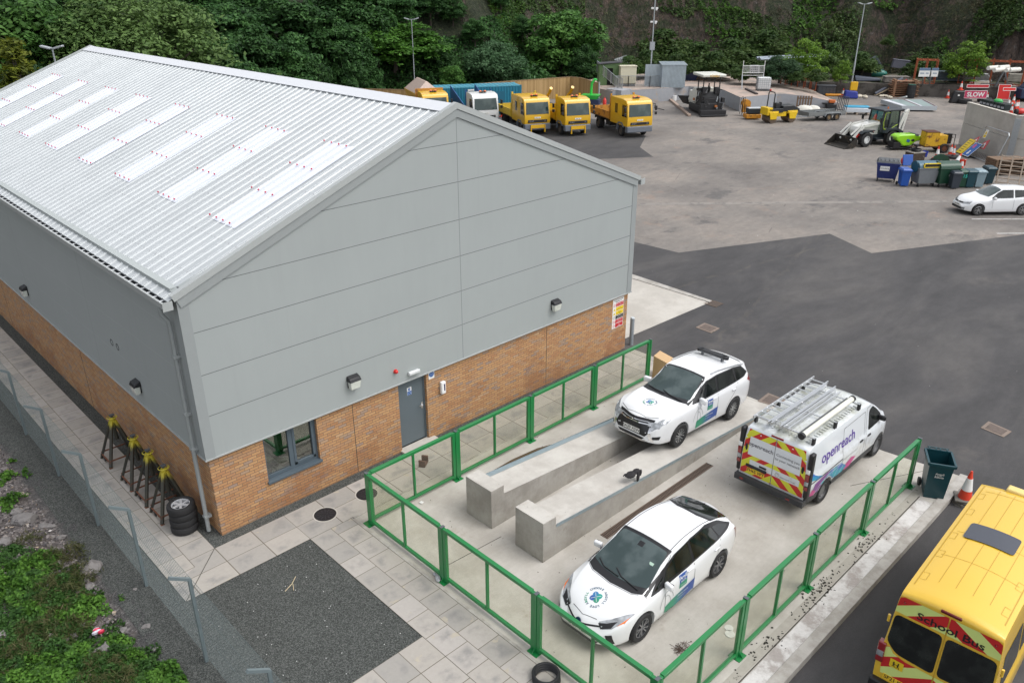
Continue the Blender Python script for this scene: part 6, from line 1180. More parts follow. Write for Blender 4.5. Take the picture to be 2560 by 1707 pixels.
leaning('works_sign', 'yellow rectangular works sign leaning beside the cones', 'sign', G3(1460, 800), .75, 1.35, SY, .75, mats=[SK], extra=lambda b: [b.box(-.28+.04*(i % 2), .22-.07*(i % 3), -.028, -.024, 1.17-i*.19, 1.20-i*.19) for i in range(6)])
def ex(b):
    b.pri([(-.42, .1), (.42, .1), (.42, 1.36), (-.42, 1.36)], 'y', -.026, -.022, 0); b.pri([(-.38, .14), (.38, .14), (.38, 1.32), (-.38, 1.32)], 'y', -.032, -.027, 1)
    b.pri([(-.06, .62), (.06, .62), (.06, .40), (.14, .40), (0, .22), (-.14, .40), (-.06, .40)], 'y', -.038, -.033, 0); b.pri([(-.22, .85), (0, .85), (.0, 1.2), (-.22, 1.2)], 'y', -.038, -.033, 2)
leaning('arrow_sign', 'blue road sign with white arrow leaning in front of the concrete wall', 'sign', G3(1520, 838), .88, 1.4, BLK, .8, mats=[SW, SB, PNK], extra=ex)
# leaning mesh barrier
b = B(); p = G3(1715, 880); o = thing('mesh_barrier', 'grey tubular barrier frame leaning on the concrete wall with yellow notice', 'barrier', (p.x, p.y, 0), atan2(wd.y, wd.x)); W2, H2 = 1.55, 2.25
b.tube([(-W2, 0, .05), (-W2, .0, H2-.15), (-W2+.15, 0, H2), (W2-.15, 0, H2), (W2, 0, H2-.15), (W2, 0, .05), (-W2, 0, .05)], .03, 8); fr_ = b.out('frame', STL, o); fr_.rotation_euler.x = -.28 if wn_.dot(Vector((sin(atan2(wd.y, wd.x)), -cos(atan2(wd.y, wd.x)), 0))) > 0 else .28
b = B(); [b.bar((-W2+i*.2, 0, .1), (-W2+i*.2, 0, H2-.05), .008) for i in range(1, 16)]; [b.bar((-W2, 0, .15+i*.3), (W2, 0, .15+i*.3), .008) for i in range(7)]; b.out('wire_mesh', STL, fr_)
b = B(); b.box(-1.2, -.85, -.04, -.03, 1.45, 2.05, 0); b.pri([(-1.15, 1.72), (-.9, 1.72), (-1.025, 1.98)], 'y', -.05, -.042, 1); b.box(-1.17, -.88, -.048, -.042, 1.5, 1.68, 1); b.out('warning_notice', [SW, SY], fr_, smooth=0)
# wooden lattice
p0 = G3(1872, 1130); p1 = G3(2290, 1185); L_ = (p1-p0).length; o = thing('timber_lattice', 'big pale timber lattice frame leaning behind the small white hatchback', 'frame', tuple(p0), ang(p0, p1)); b = B(); LT = MT('weathered timber', (.42, .34, .27), .85, v=.25)
for i in range(6): b.bar((i*.62, 0, 0), (i*.62-.1, .5, 1.75), .07)
lt = b.out('upright', LT, o); b = B()
for i in range(7): b.bar((-.1, .04+.07*i, .1+i*.26), (L_+.4, .04+.07*i, .1+i*.26), .06)
b.out('slat', LT, lt); p = G3(2060, 1060); o = thing('pallet_stack', 'stack of brown wooden pallets behind the timber lattice', 'pallets', (p.x+.8, p.y+.8, 0), row); b = B()
for k in range(7): b.box(-1.1, 1.1, -.6, .6, k*.15+.1, k*.15+.13); [b.box(x_-.06, x_+.06, -.6, .6, k*.15, k*.15+.1) for x_ in (-1, 0, 1)]
b.out('pallet', MT('brown pallet', (.17, .11, .07), .9, v=.3), o)
# white small hatchback (polo sized)
fwp = G3(1665, 1472); rwp = G3(2140, 1468); a = ang(rwp, fwp); nn = Vector((sin(a), -cos(a), 0)); o = thing('parked_car', 'small white hatchback parked by the bins at the right edge', 'car', (rwp.x+nn.x*.75, rwp.y+nn.y*.75, -.012), a)
tb = dict(zt=[(-.70, .75), (-.67, 1.05), (-.55, 1.3), (-.35, 1.42), (.2, 1.46), (1.0, 1.46), (1.3, 1.40), (1.75, 1.15), (2.05, 1.0), (2.5, .92), (2.95, .80), (3.15, .68), (3.24, .52)], zb=[(-.70, .35), (0, .2), (2.47, .18), (3.24, .25)], yw=[(-.70, .66), (-.6, .78), (0, .84), (2.3, .84), (2.8, .80), (3.1, .66), (3.24, .48)],
          zs=[(-.7, .7), (-.55, .98), (1.8, .88), (2.6, .80), (3.24, .45)], yr=[(-.7, .55), (-.4, .56), (.5, .60), (1.2, .60), (2.0, .68), (2.7, .66), (3.24, .36)], zr=[(-.7, .72), (-.5, 1.25), (.2, 1.40), (1.0, 1.40), (1.7, 1.10), (2.1, .95), (2.8, .80), (3.24, .49)])
car = Car(tb, [WP, BLK], (0, 2.47), .31, o, nx=40)
for x_ in (0, 2.47):
    for s_ in (1, -1): wheel(o, x_, s_*.74, .31, .2, 5, side=s_)
car.panel('windscreen', 't', rnd([(1.28, -.54), (1.28, .54), (1.98, .66), (2.08, 0), (1.98, -.66)], .05), WSC, .006); car.panel('rear_window', 'b', [(-.5, .98), (.5, .98), (.45, 1.3), (-.45, 1.3)], WIN, .006)
for s_, ax in ((1, 'l'), (-1, 'r')):
    for q in ([(1.85, .93), (1.5, 1.2), (1.2, 1.36), (.65, 1.37), (.65, .96)], [(.58, .97), (.58, 1.37), (.0, 1.35), (-.35, 1.2), (-.42, 1.05)]): car.panel('side_window', ax, rnd(q, .04), WIN, .006)
    mirror(car, 1.72, .93, s_, WP, y=.78); b = B(); car.line(b, ax, [(1.78, .9), (1.75, .4)]); car.line(b, ax, [(.62, .93), (.58, .35)]); b.out('door_seam', SEAM, o)
    car.panel('headlamp', 'f', [(s_*.36, .66), (s_*.7, .74), (s_*.72, .62), (s_*.4, .57)], HLG, .008, step=.05); car.panel('fog_lamp', 'f', [(s_*.45, .36), (s_*.62, .38), (s_*.6, .29), (s_*.45, .28)], HLG, .012, step=.05); car.panel('tail_lamp', ax, [(-.5, .85), (-.68, .8), (-.68, 1.0), (-.5, 1.02)], TLG, .006)
car.panel('grille', 'f', [(-.36, .66), (.36, .66), (.38, .59), (-.38, .59)], BLK, .006, step=.05); car.panel('lower_grille', 'f', [(-.62, .40), (.62, .40), (.6, .27), (-.6, .27)], BLK, .006, step=.05); plate(car, 'f', -.26, .26, .43, .54, 'SN12 ZBK', PLT_W)
b = B(); p = car.hit('f', 0, .63, .01); b.rev([(.05, 0), (.05, .01), (.035, .012), (.035, 0)], tuple(p), 'x', 16, closed=True); b.out('badge', CHR, o)
# platform, walls
GC = MT('grey painted concrete', (.30, .31, .33), .8, v=.15, vs=3, c2=(.36, .30, .25), cs=.8, th=(.6, .7)); PK = MT('pinkish dusty concrete', (.40, .31, .26), .9, v=.15, vs=1.5, c2=(.28, .24, .21), cs=.5, th=(.45, .6))
Bp, Cp = G(1943, 240.5, 1.1), G(2100, 268, .05); Dp = G(1846, 240, 1.3)
plat = [(61.0, 38.5), (62.2, 37.8), (66.3, 36.2), (69.7, 35.2), (70.2, 31.4), (Dp.x-.9, Dp.y-.8), (Bp.x, Bp.y), (Cp.x, Cp.y), (82.8, 28.6), (82.4, 33), (80, 41), (74, 48.6), (64, 46.3), (62.3, 43.5)]
def pz(x, y): return max(.02, 1.3-1.28*sst(((x-70)*.62-(y-24)*.78)/9.0)) if y < 33 else 1.3
solid('raised_platform', plat, pz, -.3, GC, 2.0); sheet('platform_surface', plat, 0, PK, 2.0, lambda x, y: pz(x, y)+.01)
b = B(); b.box(61.3, 63.0, 37.6, 39.6, 0, 1.42); q = b.out('concrete_plinth', GC, None, bev=.02); tag(q, 'grey concrete end block below the railing steps', 'block')
RW = [(80.5, 28.9), (83.4, 27.7), (85.8, 24.2), (90.4, 17.2), (93.2, 11.5), (97, 2), (99, -6)]
o = thing('retaining_wall', 'stained dark concrete retaining wall along the back of the yard', 'wall', (0, 0, 0)); DKC = MT('dark stained concrete', (.10, .09, .08), .9, v=.3, vs=1.5, c2=(.04, .035, .03), cs=.8, th=(.45, .6))
for a, c in zip(RW[:-1], RW[1:]):
    L_ = (Vector(c)-Vector(a)).length; b = B(); b.box(0, L_+.1, 0, .3, -.2, 1.28); q = b.out('wall_length', DKC, o, loc=(*a, 0), smooth=0); q.rotation_euler.z = ang(a, c)
solid('ledge', [(80.6, 29.2), (83.5, 28.0), (86.0, 24.5), (90.6, 17.5), (93.4, 11.7), (97.2, 2.2), (99.2, -6), (108, -6), (103, 12), (95, 30), (86, 42), (78, 47), (82, 34)], lambda x, y: 1.25+.12*sin(x*1.3+y*2.1), -.3, MT('weedy soil', (.09, .075, .055), .95, v=.3, vs=2, c2=(.035, .05, .02), cs=.9, th=(.45, .55)), 1.0)
# --- items on the platform
def shed_box(name, label, cat, p, rz, w, d, h, m, roofm, door=False):
    o = thing(name, label, cat, p, rz); b = B(); b.box(-w/2, w/2, -d/2, d/2, 0, h); b.out('walls', m, o, smooth=0); b = B(); b.hexa([(-w/2-.1, -d/2-.1, h), (w/2+.1, -d/2-.1, h), (w/2+.1, d/2+.1, h+.1), (-w/2-.1, d/2+.1, h+.1), (-w/2-.1, -d/2-.1, h+.05), (w/2+.1, -d/2-.1, h+.05), (w/2+.1, d/2+.1, h+.2), (-w/2-.1, d/2+.1, h+.2)]); b.out('roof', roofm, o, smooth=0); return o
CS = T('corrugated galvanised'); x, y, z = CS.xyz(); rb = ((x*7).fr()-.5).ab(); CS = CS.done(CS.val(CS.mix(rb.lt(.08), (.45, .52, .57), (.20, .24, .28)), CS.noise(2, 4), .5), .35, .6, rb, .5, .02)
p = G1(1090, 850, 1.3); q = G1(1210, 850, 1.3); s_ = G1(980, 850, 1.3); shed_box('metal_shed', 'shiny corrugated steel shed beside the railings', 'shed', tuple(p), ang(s_, q), (q-s_).length, 2.0, 2.25, CS, CS); p = (p+s_)/2
p = G1(912, 850, 1.3); b = B(); b.box(-.95, .95, -.03, .03, 0, 2.25); q_ = b.out('steel_gate', CS, None, loc=tuple(p)); q_.rotation_euler.z = ang(s_, q); tag(q_, 'corrugated steel screen panel standing left of the steel shed', 'panel')
p = G1(655, 845, 1.3); o = thing('cream_cabinet', 'cream equipment cabinet behind the railings', 'cabinet', tuple(p), R(-40)); b = B(); b.box(-.85, .85, -.5, .5, .3, 2.0); b.out('cabinet_body', MT('cream paint', (.56, .53, .40), .5), o, bev=.04); b = B(); b.box(-.92, .92, -.55, .55, 2.0, 2.1); b.out('cabinet_lid', MT('cream paint', (.56, .53, .40)), o, bev=.03); b = B(); b.box(-.8, .8, -.45, .45, 0, .3); b.out('legs', DGR, o)
p = G1(600, 760, 1.3); b = B(); b.obx((0, 0, 1.6), (1.5, .9, 1.2), (.0, -.3, .0)); [b.obx((-.5+k*.25, -.47, 1.6), (.04, .05, 1.2), (0, -.3, 0), 1) for k in range(5)]; q_ = b.out('cooling_unit', [MT('grey slats', (.25, .27, .28), .5), WHT], None, loc=tuple(p)); q_.rotation_euler.z = R(-40); tag(q_, 'grey slatted cooling unit behind the cream cabinet', 'unit')
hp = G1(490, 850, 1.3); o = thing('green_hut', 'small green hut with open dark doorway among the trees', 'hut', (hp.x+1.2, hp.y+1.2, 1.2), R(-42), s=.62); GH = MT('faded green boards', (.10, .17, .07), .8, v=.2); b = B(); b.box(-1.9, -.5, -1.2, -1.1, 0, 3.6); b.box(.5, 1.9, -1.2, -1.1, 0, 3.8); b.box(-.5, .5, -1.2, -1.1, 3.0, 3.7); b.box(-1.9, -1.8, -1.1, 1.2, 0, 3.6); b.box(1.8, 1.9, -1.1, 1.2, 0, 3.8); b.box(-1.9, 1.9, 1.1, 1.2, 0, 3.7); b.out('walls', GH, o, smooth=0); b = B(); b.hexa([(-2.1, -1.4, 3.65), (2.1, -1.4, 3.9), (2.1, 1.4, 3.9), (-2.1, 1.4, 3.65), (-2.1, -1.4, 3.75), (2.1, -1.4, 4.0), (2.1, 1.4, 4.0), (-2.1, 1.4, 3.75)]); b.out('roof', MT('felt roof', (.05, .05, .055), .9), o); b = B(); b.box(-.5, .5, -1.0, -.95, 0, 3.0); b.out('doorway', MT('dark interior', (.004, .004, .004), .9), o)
def railing(label, pts, h=1.1, step=.16):
    o = thing('railing', label, 'railing', (0, 0, 0)); b = B(); c = B(); d2 = B()
    for a, e in zip(pts[:-1], pts[1:]):
        a = Vector(a); e = Vector(e); L_ = (e-a).length; up = Vector((0, 0, h)); b.bar(a+up, e+up, .05); b.bar(a+up*.15, e+up*.15, .04); n = int(L_/step)
        [c.bar(a+(e-a)*(i/n)+up*.15, a+(e-a)*(i/n)+up, .018) for i in range(1, n)]; k = max(1, round(L_/2)); [d2.bar(a+(e-a)*(i/k), a+(e-a)*(i/k)+up*1.02, .06) for i in range(k+1)]
    b.out('rail', STL, o); c.out('balusters', STL, o); d2.split('post', STL, o)
railing('galvanised railing along the platform in front of the cream cabinet', [(62.4, 38.4, 1.35), (63.8, 40.6, 1.3), (64.9, 39.6, 1.3), (66.4, 37.9, 1.3), (69.2, 36.5, 1.3)]); railing('sloping galvanised handrail on the steps by the green hut', [(62.2, 38.8, 1.3), (64.3, 43.5, 2.6)])
# poles
def lamp(name, label, p, h, r=.09, heads=((-.5, 0), (.5, 0)), extra=None):
    o = thing(name, label, 'lamp post', tuple(p), R(-40)); b = B(); b.rev([(0, 0), (r, 0), (r, h*.28), (r*.75, h*.3), (r*.5, h), (0, h)], n=12); b.out('pole', STL, o)
    b = B(); b.bar((-abs(heads[0][0]), 0, h), (abs(heads[-1][0]), 0, h), .05); b.out('crossarm', STL, o)
    for hx, hy in heads: b = B(); b.obx((hx, hy, h+.06), (.5, .3, .09), (0, .25 if hx < 0 else -.25, 0)); b.out('lamp_head', MT('lamp grey', (.36, .38, .40), .4, .3), o, bev=.02)
    if extra: extra(o)
    return o
def ex1(o):
    for zz_, s_ in ((7.6, .18), (6.3, .16)): b = B(); b.box(-.35, -.1, -.1, .1, zz_, zz_+s_); b.box(.1, .35, -.1, .1, zz_, zz_+s_); b.sph((.2, 0, zz_-.05), .12, 8); b.out('camera', WHT, o)
    b = B(); b.box(-.25, .25, -.15, .15, 3.6, 4.4); b.out('control_box', MT('lamp grey', (.36, .38, .40)), o)
p = G1(890, 640, 4.0); p = G1(888, 850, 1.3); lamp('camera_mast', 'tall camera mast rising above the steel shed', (p.x+.6, p.y+.6, 1.3), 13.0, extra=ex1)
p = z5(620, 640, 1.3); lamp('lamp_post', 'tall grey twin headed lamp post in front of the rock face', tuple(p), 0.1+(HT(1960+665/3.92, 770/3.92, 68/3.92))-.6, .1)
p = AT(120*DS, 112*DS, 31.0); lamp('lamp_post', 'short twin headed lamp post behind the far end of the roof', (p.x, p.y, -.1), p.z+.1, .09, ((-.3, 0), (.3, 0)))
p = AT(945*DS, 45*DS, 53.2); lamp('lamp_post', 'twin headed lamp post standing among the dark trees', (p.x, p.y, hz(p.x, p.y)), p.z-hz(p.x, p.y), .08)
# paver
p = (62.9, 28.6); o = thing('road_paver', 'black and white road paver with white canopy beside the grey platform', 'paver', (*p, 0), R(-125)); PB = MT('paver black', (.018, .018, .02), .55, v=.3); PWH = MT('paver cream', (.60, .60, .54), .45, v=.15)
b = B(); b.box(-1.9, 1.4, -.95, -.55, .1, .85); b.out('track', PB, o, bev=.15); b = B(); b.box(-1.9, 1.4, .55, .95, .1, .85); b.out('track', PB, o, bev=.15)
b = B(); b.box(-2.2, -.2, -.85, .85, .7, 1.9); b.pri([(-2.3, 1.1), (-1.0, 2.3), (-.3, 2.3), (-.3, .9), (-2.2, .9)], 'y', -.9, .9); b.out('engine_cover', PWH, o, bev=.08); b = B(); b.hexa([(-3.3, -1.0, .5), (-2.2, -.8, .5), (-2.2, .8, .5), (-3.3, 1.0, .5), (-3.6, -1.5, 1.2), (-2.2, -1.2, 1.3), (-2.2, 1.2, 1.3), (-3.6, 1.5, 1.2)]); b.out('hopper', PB, o)
b = B(); b.box(-.2, 1.3, -.9, .9, .8, 1.5); b.box(.2, 1.2, -.85, .85, 1.5, 2.0, tx=.1); b.box(1.3, 1.7, -1.1, 1.1, .2, 1.1); [b.box(.9, 1.3, s_*.6-.25, s_*.6+.25, 1.9, 2.5) for s_ in (1, -1)]; b.out('operator_platform', PB, o, bev=.03)
b = B(); b.box(1.7, 2.3, -1.25, 1.25, .08, .55); b.box(2.3, 2.6, -1.3, 1.3, .05, .15); b.out('screed', PB, o, bev=.02); b = B()
for x_ in (-.1, 1.2):
    for y_ in (-.8, .8): b.bar((x_, y_, 1.5), (x_, y_, 3.45), .08)
b.out('canopy_post', PB, o); b = B(); b.box(-.9, 1.75, -1.15, 1.15, 3.45, 3.7); cn = b.out('canopy', PWH, o, bev=.08, seg=3); b = B(); text3(b, 'VÖGELE', .26, (1.765, .0, 3.56), (0, 1, 0), (0, 0, 1), 0, .006); b.out('lettering', MT('amber lettering', (.6, .33, .02), .5), cn); b = B(); b.obx((.6, 0, 2.3), (.5, .1, .5), (0, .5, 0)); b.cyl((-.4, .4, 1.9), (-.4, .4, 2.7), .06); b.tube([(1.4, -1.0, 1.2), (1.6, -1.15, 1.9), (1.5, -1.3, 2.3)], .04, 6); b.box(1.5, 1.9, .9, 1.15, 1.2, 1.6)
for _ in range(34):
    c = (rng.uniform(-.2, 1.9), rng.choice([-1, 1])*rng.uniform(.3, 1.15), rng.uniform(.5, 2.3))
    if rng.random() < .5: b.obx(c, (rng.uniform(.1, .35), rng.uniform(.08, .3), rng.uniform(.08, .35)), (0, 0, 0), rng.choice([0, 0, 0, 1, 2]))
    else: b.tube([c, (c[0]+rng.uniform(-.4, .4), c[1], c[2]+rng.uniform(.2, .5)), (c[0]+rng.uniform(-.5, .5), c[1]+rng.uniform(-.2, .2), c[2]+rng.uniform(-.3, .4))], .03, 5, rng.choice([0, 1]))
b.out('controls', [PB, STL, MT('orange hose', (.35, .12, .03), .6)], o)
# roller
a0 = G1(2080, 1212); a1 = G1(2268, 1202); a = ang(a1, a0); nn = Vector((sin(a), -cos(a), 0)); wb = (a1-a0).length; o = thing('tandem_roller', 'yellow and black tandem roller with a roll bar', 'roller', (a1.x+nn.x*.6, a1.y+nn.y*.6, 0), a); RYL = MT('roller yellow', (.68, .45, .01), .4, v=.15, c2=(.2, .13, .05), cs=4, th=(.6, .72)); SD = MT('drum steel', (.16, .12, .09), .45, .6, v=.2)
for x_ in (0, wb): b = B(); b.cyl((x_, -.6, .38), (x_, .6, .38), .38, n=28); b.out('drum', SD, o); b = B(); [b.pri([(x_-.3, .35), (x_+.3, .35), (x_+.42, .95), (x_-.42, .95)], 'y', s_*.62, s_*.70) for s_ in (1, -1)]; b.box(x_-.5, x_+.5, -.62, .62, .80, 1.05); b.out('drum_frame', RYL, o, bev=.02)
b = B(); b.pri([(-.75, .95), (wb*.5, .95), (wb*.5, 1.45), (-.1, 1.5), (-.75, 1.15)], 'y', -.52, .52); b.out('bonnet', MT('roller black', (.02, .022, .025), .4), o, bev=.05); b = B(); b.box(wb*.5, wb+.45, -.6, .6, .9, 1.25); b.box(wb*.6, wb*.6+.4, -.25, .25, 1.25, 1.7); b.cyl((wb*.5+.05, 0, 1.3), (wb*.5, 0, 1.75), .14); b.out('seat_deck', MT('roller black', (.02, .022, .025)), o, bev=.03)
b = B(); b.box(wb+.1, wb+.62, -.6, .6, .7, 1.35); b.box(.55, wb-.5, -.5, .5, .55, 1.0); b.out('rear_body', RYL, o, bev=.04); b = B(); b.tube([(wb+.05, -.5, 1.2), (wb-.0, -.5, 2.5), (wb-.0, -.38, 2.65), (wb-.0, .38, 2.65), (wb-.0, .5, 2.5), (wb+.05, .5, 1.2)], .05, 8); rb_ = b.out('roll_bar', BLK, o); b = B(); b.sph((wb, -.3, 2.77), .09, 8); b.out('beacon', RED, rb_)
p = G1(1860, 1140); o = thing('generator', 'orange wheeled generator beside the road roller', 'generator', (p.x+.3, p.y+.4, 0), R(-40)); OG = MT('worn orange paint', (.52, .22, .015), .6, v=.3, c2=(.12, .06, .03), cs=4, th=(.55, .65)); b = B(); b.cyl((-.3, -.3, 1.1), (-.3, .3, 1.1), .38, n=16); b.box(-.6, .1, -.3, .3, .3, .9); b.out('drum', OG, o); b = B(); b.tube([(-.7, -.3, .1), (-.7, -.3, 1.6), (-.55, -.3, 1.7), (-.45, -.3, .1)], .03, 6); b.tube([(-.7, .3, .1), (-.7, .3, 1.6), (-.55, .3, 1.7), (-.45, .3, .1)], .03, 6); b.out('frame', BLK, o)
p = G1(1925, 1175); o = thing('plate_compactor', 'low orange machine with pale top beside the road roller', 'machine', (p.x+.2, p.y+.5, 0), R(-40)); b = B(); b.box(-.8, .6, -.5, .5, .1, .45); b.out('base', OG, o, bev=.04); b = B(); b.box(-.6, .8, -.4, .5, .5, .95); b.out('hood', DK, o, bev=.05); b = B(); b.box(-.6, .6, -.42, .3, .96, 1.02); b.out('cover', MT('pale cover', (.5, .53, .55), .4), o)
# trailer
a0 = G2(430, 1185); a1 = G2(512, 1180); a = ang(a1, a0); nn = Vector((sin(a), -cos(a), 0)); o = thing('plant_trailer', 'grey twin axle plant trailer with raised mesh ramp', 'trailer', (a1.x+nn.x*.85, a1.y+nn.y*.85, 0), a)
for x_ in (0, .85):
    for s_ in (1, -1): wheel(o, x_, s_*.8, .31, .2, steel=True, rimc=MT('rusty wheel', (.18, .12, .06), .7), side=s_)
b = B(); b.box(-1.0, 3.0, -.75, .75, .42, .50); b.box(-1.0, 3.0, .72, .78, .5, .8); b.box(-1.0, 3.0, -.78, -.72, .5, .8); b.box(2.95, 3.0, -.75, .75, .5, .8); b.out('bed', MT('trailer grey', (.20, .21, .21), .55, .4, v=.15), o); b = B(); b.bar((2.9, .6, .45), (4.4, 0, .42), .09); b.bar((2.9, -.6, .45), (4.4, 0, .42), .09); b.cyl((4.2, 0, .1), (4.2, 0, .6), .04); b.cyl((4.2, -.04, .12), (4.2, .04, .12), .12); b.out('drawbar', STL, o)
for s_ in (1, -1): b = B(); b.pri([(-.5, .4), (-.35, .68), (1.2, .68), (1.35, .4), (1.3, .4), (1.17, .64), (-.32, .64), (-.45, .4)], 'y', s_*.7, s_*.93); b.out('mudguard', STL, o)
b = B(); [b.bar((-1.0, -.7+i*.23, .45), (-1.15, -.7+i*.23, 1.95), .05) for i in range(7)]; b.bar((-1.15, -.72, 1.95), (-1.15, .72, 1.95), .05); b.bar((-1.03, -.72, .75), (-1.03, .72, .75), .05); b.out('ramp', DGR, o)
# IBC tank
p = z6(580, 930, 1.3); o = thing('water_tank', 'white plastic tank in a wire cage on the platform', 'tank', tuple(p), R(-50)); b = B(); b.box(-.62, .62, -.52, .52, .2, 1.3); b.out('tank', MT('translucent white', (.72, .73, .73), .3), o, bev=.08, seg=3); b = B()
for k in range(7): x_ = -.63+k*.21; [b.box(x_-.012, x_+.012, y_-.01, y_+.01, .15, 1.3) for y_ in (-.54, .54)]
for k in range(6): y_ = -.54+k*.216; [b.box(x_-.01, x_+.01, y_-.012, y_+.012, .15, 1.3) for x_ in (-.64, .64)]
for k in range(6): z_ = .2+k*.21; [b.box(-.64, .64, y_-.012, y_+.012, z_-.012, z_+.012) for y_ in (-.54, .54)]; [b.box(x_-.012, x_+.012, -.54, .54, z_-.012, z_+.012) for x_ in (-.64, .64)]
b.out('cage', STL, o); b = B(); b.box(-.64, .64, -.54, .54, .0, .13); b.out('pallet', DGR, o)
# white rail cage on slope
p = z6(140, 600, 3.0); q = z6(610, 600, 3.0); p, q = [G(1840+x_/8.71, 120+600/8.71, 2.6) for x_ in (135, 600)]; L_ = (q-p).length; o = thing('rail_cage', 'white railing frame holding a grey crate above the water tank', 'railing', tuple(p), ang(p, q)); b = B()
for z_ in (0, .25, .95): b.bar((0, 0, z_), (L_, 0, z_), .05)
b.bar((0, 0, 0), (0, 0, 1.45), .05); b.bar((L_, 0, 0), (L_, 0, 1.45), .05); b.out('frame', WHT, o); b = B(); [b.bar((i*L_/18, 0, .25), (i*L_/18, 0, .95), .025) for i in range(1, 18)]; b.out('bars', WHT, o)
b = B(); b.bar((0, -.5, -1.4), (0, -.0, 0), .08); b.bar((L_, -.5, -1.4), (L_, .0, 0), .08); b.out('support', STL, o); b = B(); b.box(L_*.38, L_*.8, .05, .6, .18, .95, 0); [b.box(L_*.40+i*.18, L_*.40+i*.18+.12, .03, .05, .3+j*.22, .42+j*.22, 1) for i in range(int(L_*.4/.18)) for j in range(3)]; tag(b.out('grey_crate', [MT('crate grey', (.36, .36, .37), .6), BLK], None, loc=tuple(p)), 'grey slotted crate behind the white railing frame', 'crate').rotation_euler.z = ang(p, q)
def pipes(label, a, c, n, r, zoff):
    o = thing('scaffold_pipes', label, 'pipes', tuple(a)); dv = c-a; b = B(); sd = Vector((-dv.y, dv.x, 0)).normalized()
    for i in range(n): b.cyl(sd*(i*.22-.3)+Vector((0, 0, zoff*(i % 2))), dv*(1-.06*i)+sd*(i*.22-.3)+Vector((0, 0, zoff*(i % 2))), r, n=8)
    b.out('pipe', MT('dull zinc', (.28, .32, .37), .4, .5, v=.2), o)
pipes('bundle of grey steel tubes lying across the bushes above the water tank', G(1840+490/8.71, 120+250/8.71, 3.4), G(1840+2000/8.71, 120+170/8.71, 3.4), 4, .12, .14); pipes('thin grey rails slanting down through the bushes behind the rusty racks', G(1840+650/8.71, 120+260/8.71, 3.1), G(1840+2300/8.71, 120+480/8.71, 2.3), 2, .06, .05)
# rusty racks along the platform back
RST = MT('rust red steel', (.30, .075, .03), .8, v=.3); 
def rack(label, a, c, d, h, n, name='steel_rack', post=.09, m=None, levels=(1.0,), cat='rack'):
    a = Vector(a); c = Vector(c); L_ = (c-a).length; o = thing(name, label, cat, tuple(a), ang(a, c)); b = B()
    for i in range(n+1):
        for y_ in (0, d): b.bar((i*L_/n, y_, 0), (i*L_/n, y_, h), post)
    b.split('uprights', m or RST, o); b = B()
    for lv in levels:
        for y_ in (0, d): b.bar((0, y_, h*lv), (L_, y_, h*lv), post)
    b.out('beams', m or RST, o); b = B()
    for lv in levels:
        for i in range(int(L_/.6)+1): b.bar((i*.6, 0, h*lv), (i*.6, d, h*lv), post*.6)
    b.split('crossbars', m or RST, o); return o
rack('row of rust red steel stillages along the back of the platform', G2(0, 900, .5), G2(300, 920, .2), 1.0, 1.25, 5, levels=(.05, 1.0))
o = rack('tall rusty storage rack above the black beams, left of the green tree', z4(190, 530, 1.3), z4(590, 545, 1.3), 1.4, 2.5, 2, levels=(.0, .95), post=.1)
rack('long rusty storage rack carrying white rolls behind the red signs', z4(1050, 540, 1.3), z4(2300, 600, 1.3), 1.4, 2.6, 4, levels=(.0, .92), post=.11)
DGB = MT('dark box', (.03, .032, .036), .6)
def boxy(name, label, cat, p, rz, w, d, h, m, bev=.03, e=(0, 0), extra=None):
    o = thing(name, label, cat, tuple(p), rz); o.rotation_euler = (e[0], e[1], rz); b = B(); b.box(-w/2, w/2, -d/2, d/2, 0, h, tx=w*.03, ty=d*.03); b.out('box_body', m, o, bev=bev)
    b = B(); b.box(-w/2-.03, w/2+.03, -d/2-.03, d/2+.03, h, h+.06); b.out('rim', m, o, bev=.015)
    b = B(); n = max(2, int(w/.35)); [b.box(-w/2+(i+.5)*w/n-.02, -w/2+(i+.5)*w/n+.02, -d/2-.015, -d/2+.02, .08*h, .9*h) for i in range(n)]; b.out('ribs', m, o)
    if extra: extra(o)
    return o
rr_ = R(-50)
boxy('grit_bin', 'dark grey chest against the wall beside the rusty stillages', 'chest', z6(1930, 1030, .0), rr_, 2.0, .8, 1.0, MT('slate grey', (.06, .065, .075), .6)); boxy('black_crate', 'large black plastic crate on the ledge beside the lamp post', 'crate', z5(830, 480, 1.3), rr_, 2.0, 1.2, 1.5, MT('black crate', (.012, .014, .018), .6)); boxy('black_crate', 'flat black crate behind the large black crate on the ledge', 'crate', z5(1060, 450, 1.3)+Vector((1, 1, .6)), rr_, 1.8, 1.2, .6, MT('black crate', (.012, .014, .018)), e=(0, .15))
boxy('grey_tank', 'grey bin tipped on its end on the weedy ledge', 'bin', z5(1310, 400, 1.3)+Vector((.6, .6, 0)), rr_, 1.1, .9, 1.9, MT('bin slate', (.06, .075, .09), .5), e=(0, -.6)); boxy('grey_hamper', 'upturned ribbed grey container high on the weedy bank', 'container', z5(1740, 400, 1.3)+Vector((.5, .5, .55)), rr_-.1, 1.9, .9, .9, MT('violet grey', (.13, .13, .16), .6), e=(.0, .1))
